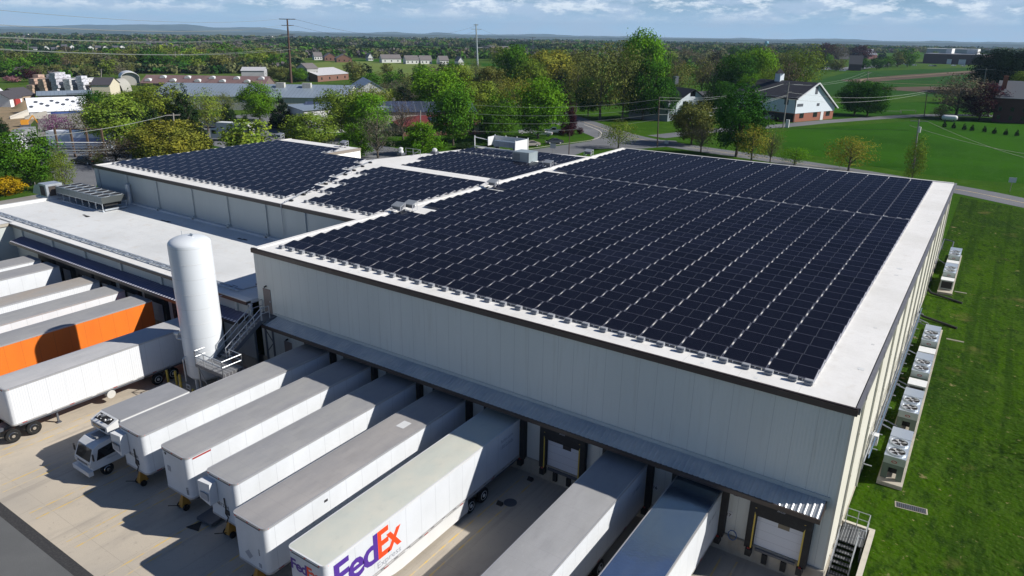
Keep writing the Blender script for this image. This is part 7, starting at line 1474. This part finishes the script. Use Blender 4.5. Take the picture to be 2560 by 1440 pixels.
MB().tube((-.2, .1, 6.0), (9.8, .1, 6.0), .08).build('beam', m_post, rk_)
for i, (px, py, w, lb, c) in enumerate(((122, 372, 6.5, 'white box van behind the maple in the lot', (.7, .72, .75)), (180, 378, 9, 'silver and blue wrapped load behind the pipe rack', (.45, .52, .62)))):
    p = at(px, py); t = thing('box_van' if i == 0 else 'wrapped_load', lb, 'van' if i == 0 else 'load', (p.x, p.y, .9), R(35)); MB().box(0, w, 0, 3, .5, 4.0).build('box', cm('van%d' % i, c, .3), t); MB().box(.4, w - .4, -.05, -.01, 1.6, 3.0).build('panel', cm('van_p%d' % i, (.55, .6, .7) if i == 0 else (.12, .18, .36), .3), t)
p = at(545, 352); t = thing('delivery_lorry', 'white lorry with a dark cab window in the lot beyond the left array', 'lorry', (p.x, p.y, .9), R(20)); MB().box(0, 9, 0, 2.5, 1.0, 4.6).build('cargo_box', m_white, t); MB().box(-2, -.1, .1, 2.4, .6, 2.9).build('cab', m_white, t); MB().box(-1.6, -.4, .04, .097, 1.7, 2.6).build('side_window', m_glass, t)
p = at(510, 318); t = thing('parked_van', 'white van before the door of the long grey shed', 'van', (p.x, p.y, .9), R(20)); MB().box(0, 5.2, 0, 2, .4, 2.4).build('body', m_white, t); MB().box(3.6, 4.8, -.03, -.003, 1.3, 2.1).build('side_window', m_glass, t)
p = at(672, 312); t = thing('goods_trailer', 'small flat trailer loaded with blue drums beyond the left array', 'trailer', (p.x, p.y, .9), R(10)); MB().box(0, 7, 0, 2.4, .5, .9).build('deck', m_wood2, t); MB().tube((1.5, 1, .9), (1.5, 1, 2.0), .6).build('drum', cm('drum_blue', (.05, .15, .4)), t); MB().tube((3.2, 1.2, .9), (3.2, 1.2, 2.0), .6).build('drum', cm('drum_blue', (.05, .15, .4)), t)
p = at(50, 318); t = thing('digger', 'small orange excavator in the earth yard', 'excavator', (p.x, p.y, .9), R(60)); MB().box(0, 2.4, 0, 1.8, 0, .6).build('tracks', m_steel, t); MB().box(.3, 2.0, .2, 1.6, .6, 1.9).build('cab', cm('digger_orange', (.62, .27, .02)), t); MB().bar((2, .9, 1.4), (3.4, .9, 3.0), .3).bar((3.4, .9, 3.0), (4.3, .9, 1.0), .25).build('boom', cm('digger_orange', (.62, .27, .02)), t)
# small signs
for i, (px, by, ty, s, lb) in enumerate(((1382, 388, 360, .7, 'round blank-faced sign on a thin post at the side road'), (2524, 480, 444, .6, 'white road sign seen from behind beside the main road'), (1666, 362, 352, .5, 'small white marker at the roadside beyond the big roof'), (92, 482, 455, .1, 'thin white stake on the lawn below the left maple'))):
    p = at(px, by); h = top_z(p, px, ty) - .9; t = thing('road_sign', lb, 'sign', (p.x, p.y, .9), R(10)); MB().tube((0, 0, 0), (0, 0, h), .05, n=6).build('post', m_wood2, t)
    if s > .2: MB().box(-s, s, -.1, -.06, h - 1.4 * s, h + .1).build('plate', m_white if i else m_rail, t)
for i, (px, py, w) in enumerate(((2200, 284, 8), (2250, 282, 6))):
    p = at(px, py); t = thing('field_gate', ['left', 'right'][i] + ' low wooden rail on the pasture beyond the driveway', 'fence', (p.x, p.y, .9), R(35)); MB().bar((0, 0, 1.0), (w, 0, 1.0), .14).bar((0, 0, 0), (0, 0, 1.1), .14).bar((w, 0, 0), (w, 0, 1.1), .14).build('rail', m_wood2, t)

# ================================================================ AIR
hz = MB().box(-17000, 3500, -950, 17000, -1.1, 420).build('haze', None) if False else None
hb_ = MB(); hb_.box(-17500, 9100, -910, 17500, -47, 280)
me = bpy.data.meshes.new('haze'); me.from_pydata(hb_.v, [], hb_.f); me.update(); ho = bpy.data.objects.new('haze', me); COL.objects.link(ho)
hm = bpy.data.materials.new('haze'); hm.use_nodes = True; t = hm.node_tree; t.nodes.clear(); pv = nd(t, 'ShaderNodeVolumePrincipled'); pv.inputs['Color'].default_value = (.52, .76, 1.0, 1); pv.inputs['Density'].default_value = 0.000062; pv.inputs['Anisotropy'].default_value = 0.0
ou = nd(t, 'ShaderNodeOutputMaterial'); t.links.new(pv.outputs[0], ou.inputs['Volume']); me.materials.append(hm); ho['kind'] = 'stuff'; ho['label'] = 'thin blue air haze over the valley'; ho['category'] = 'haze'
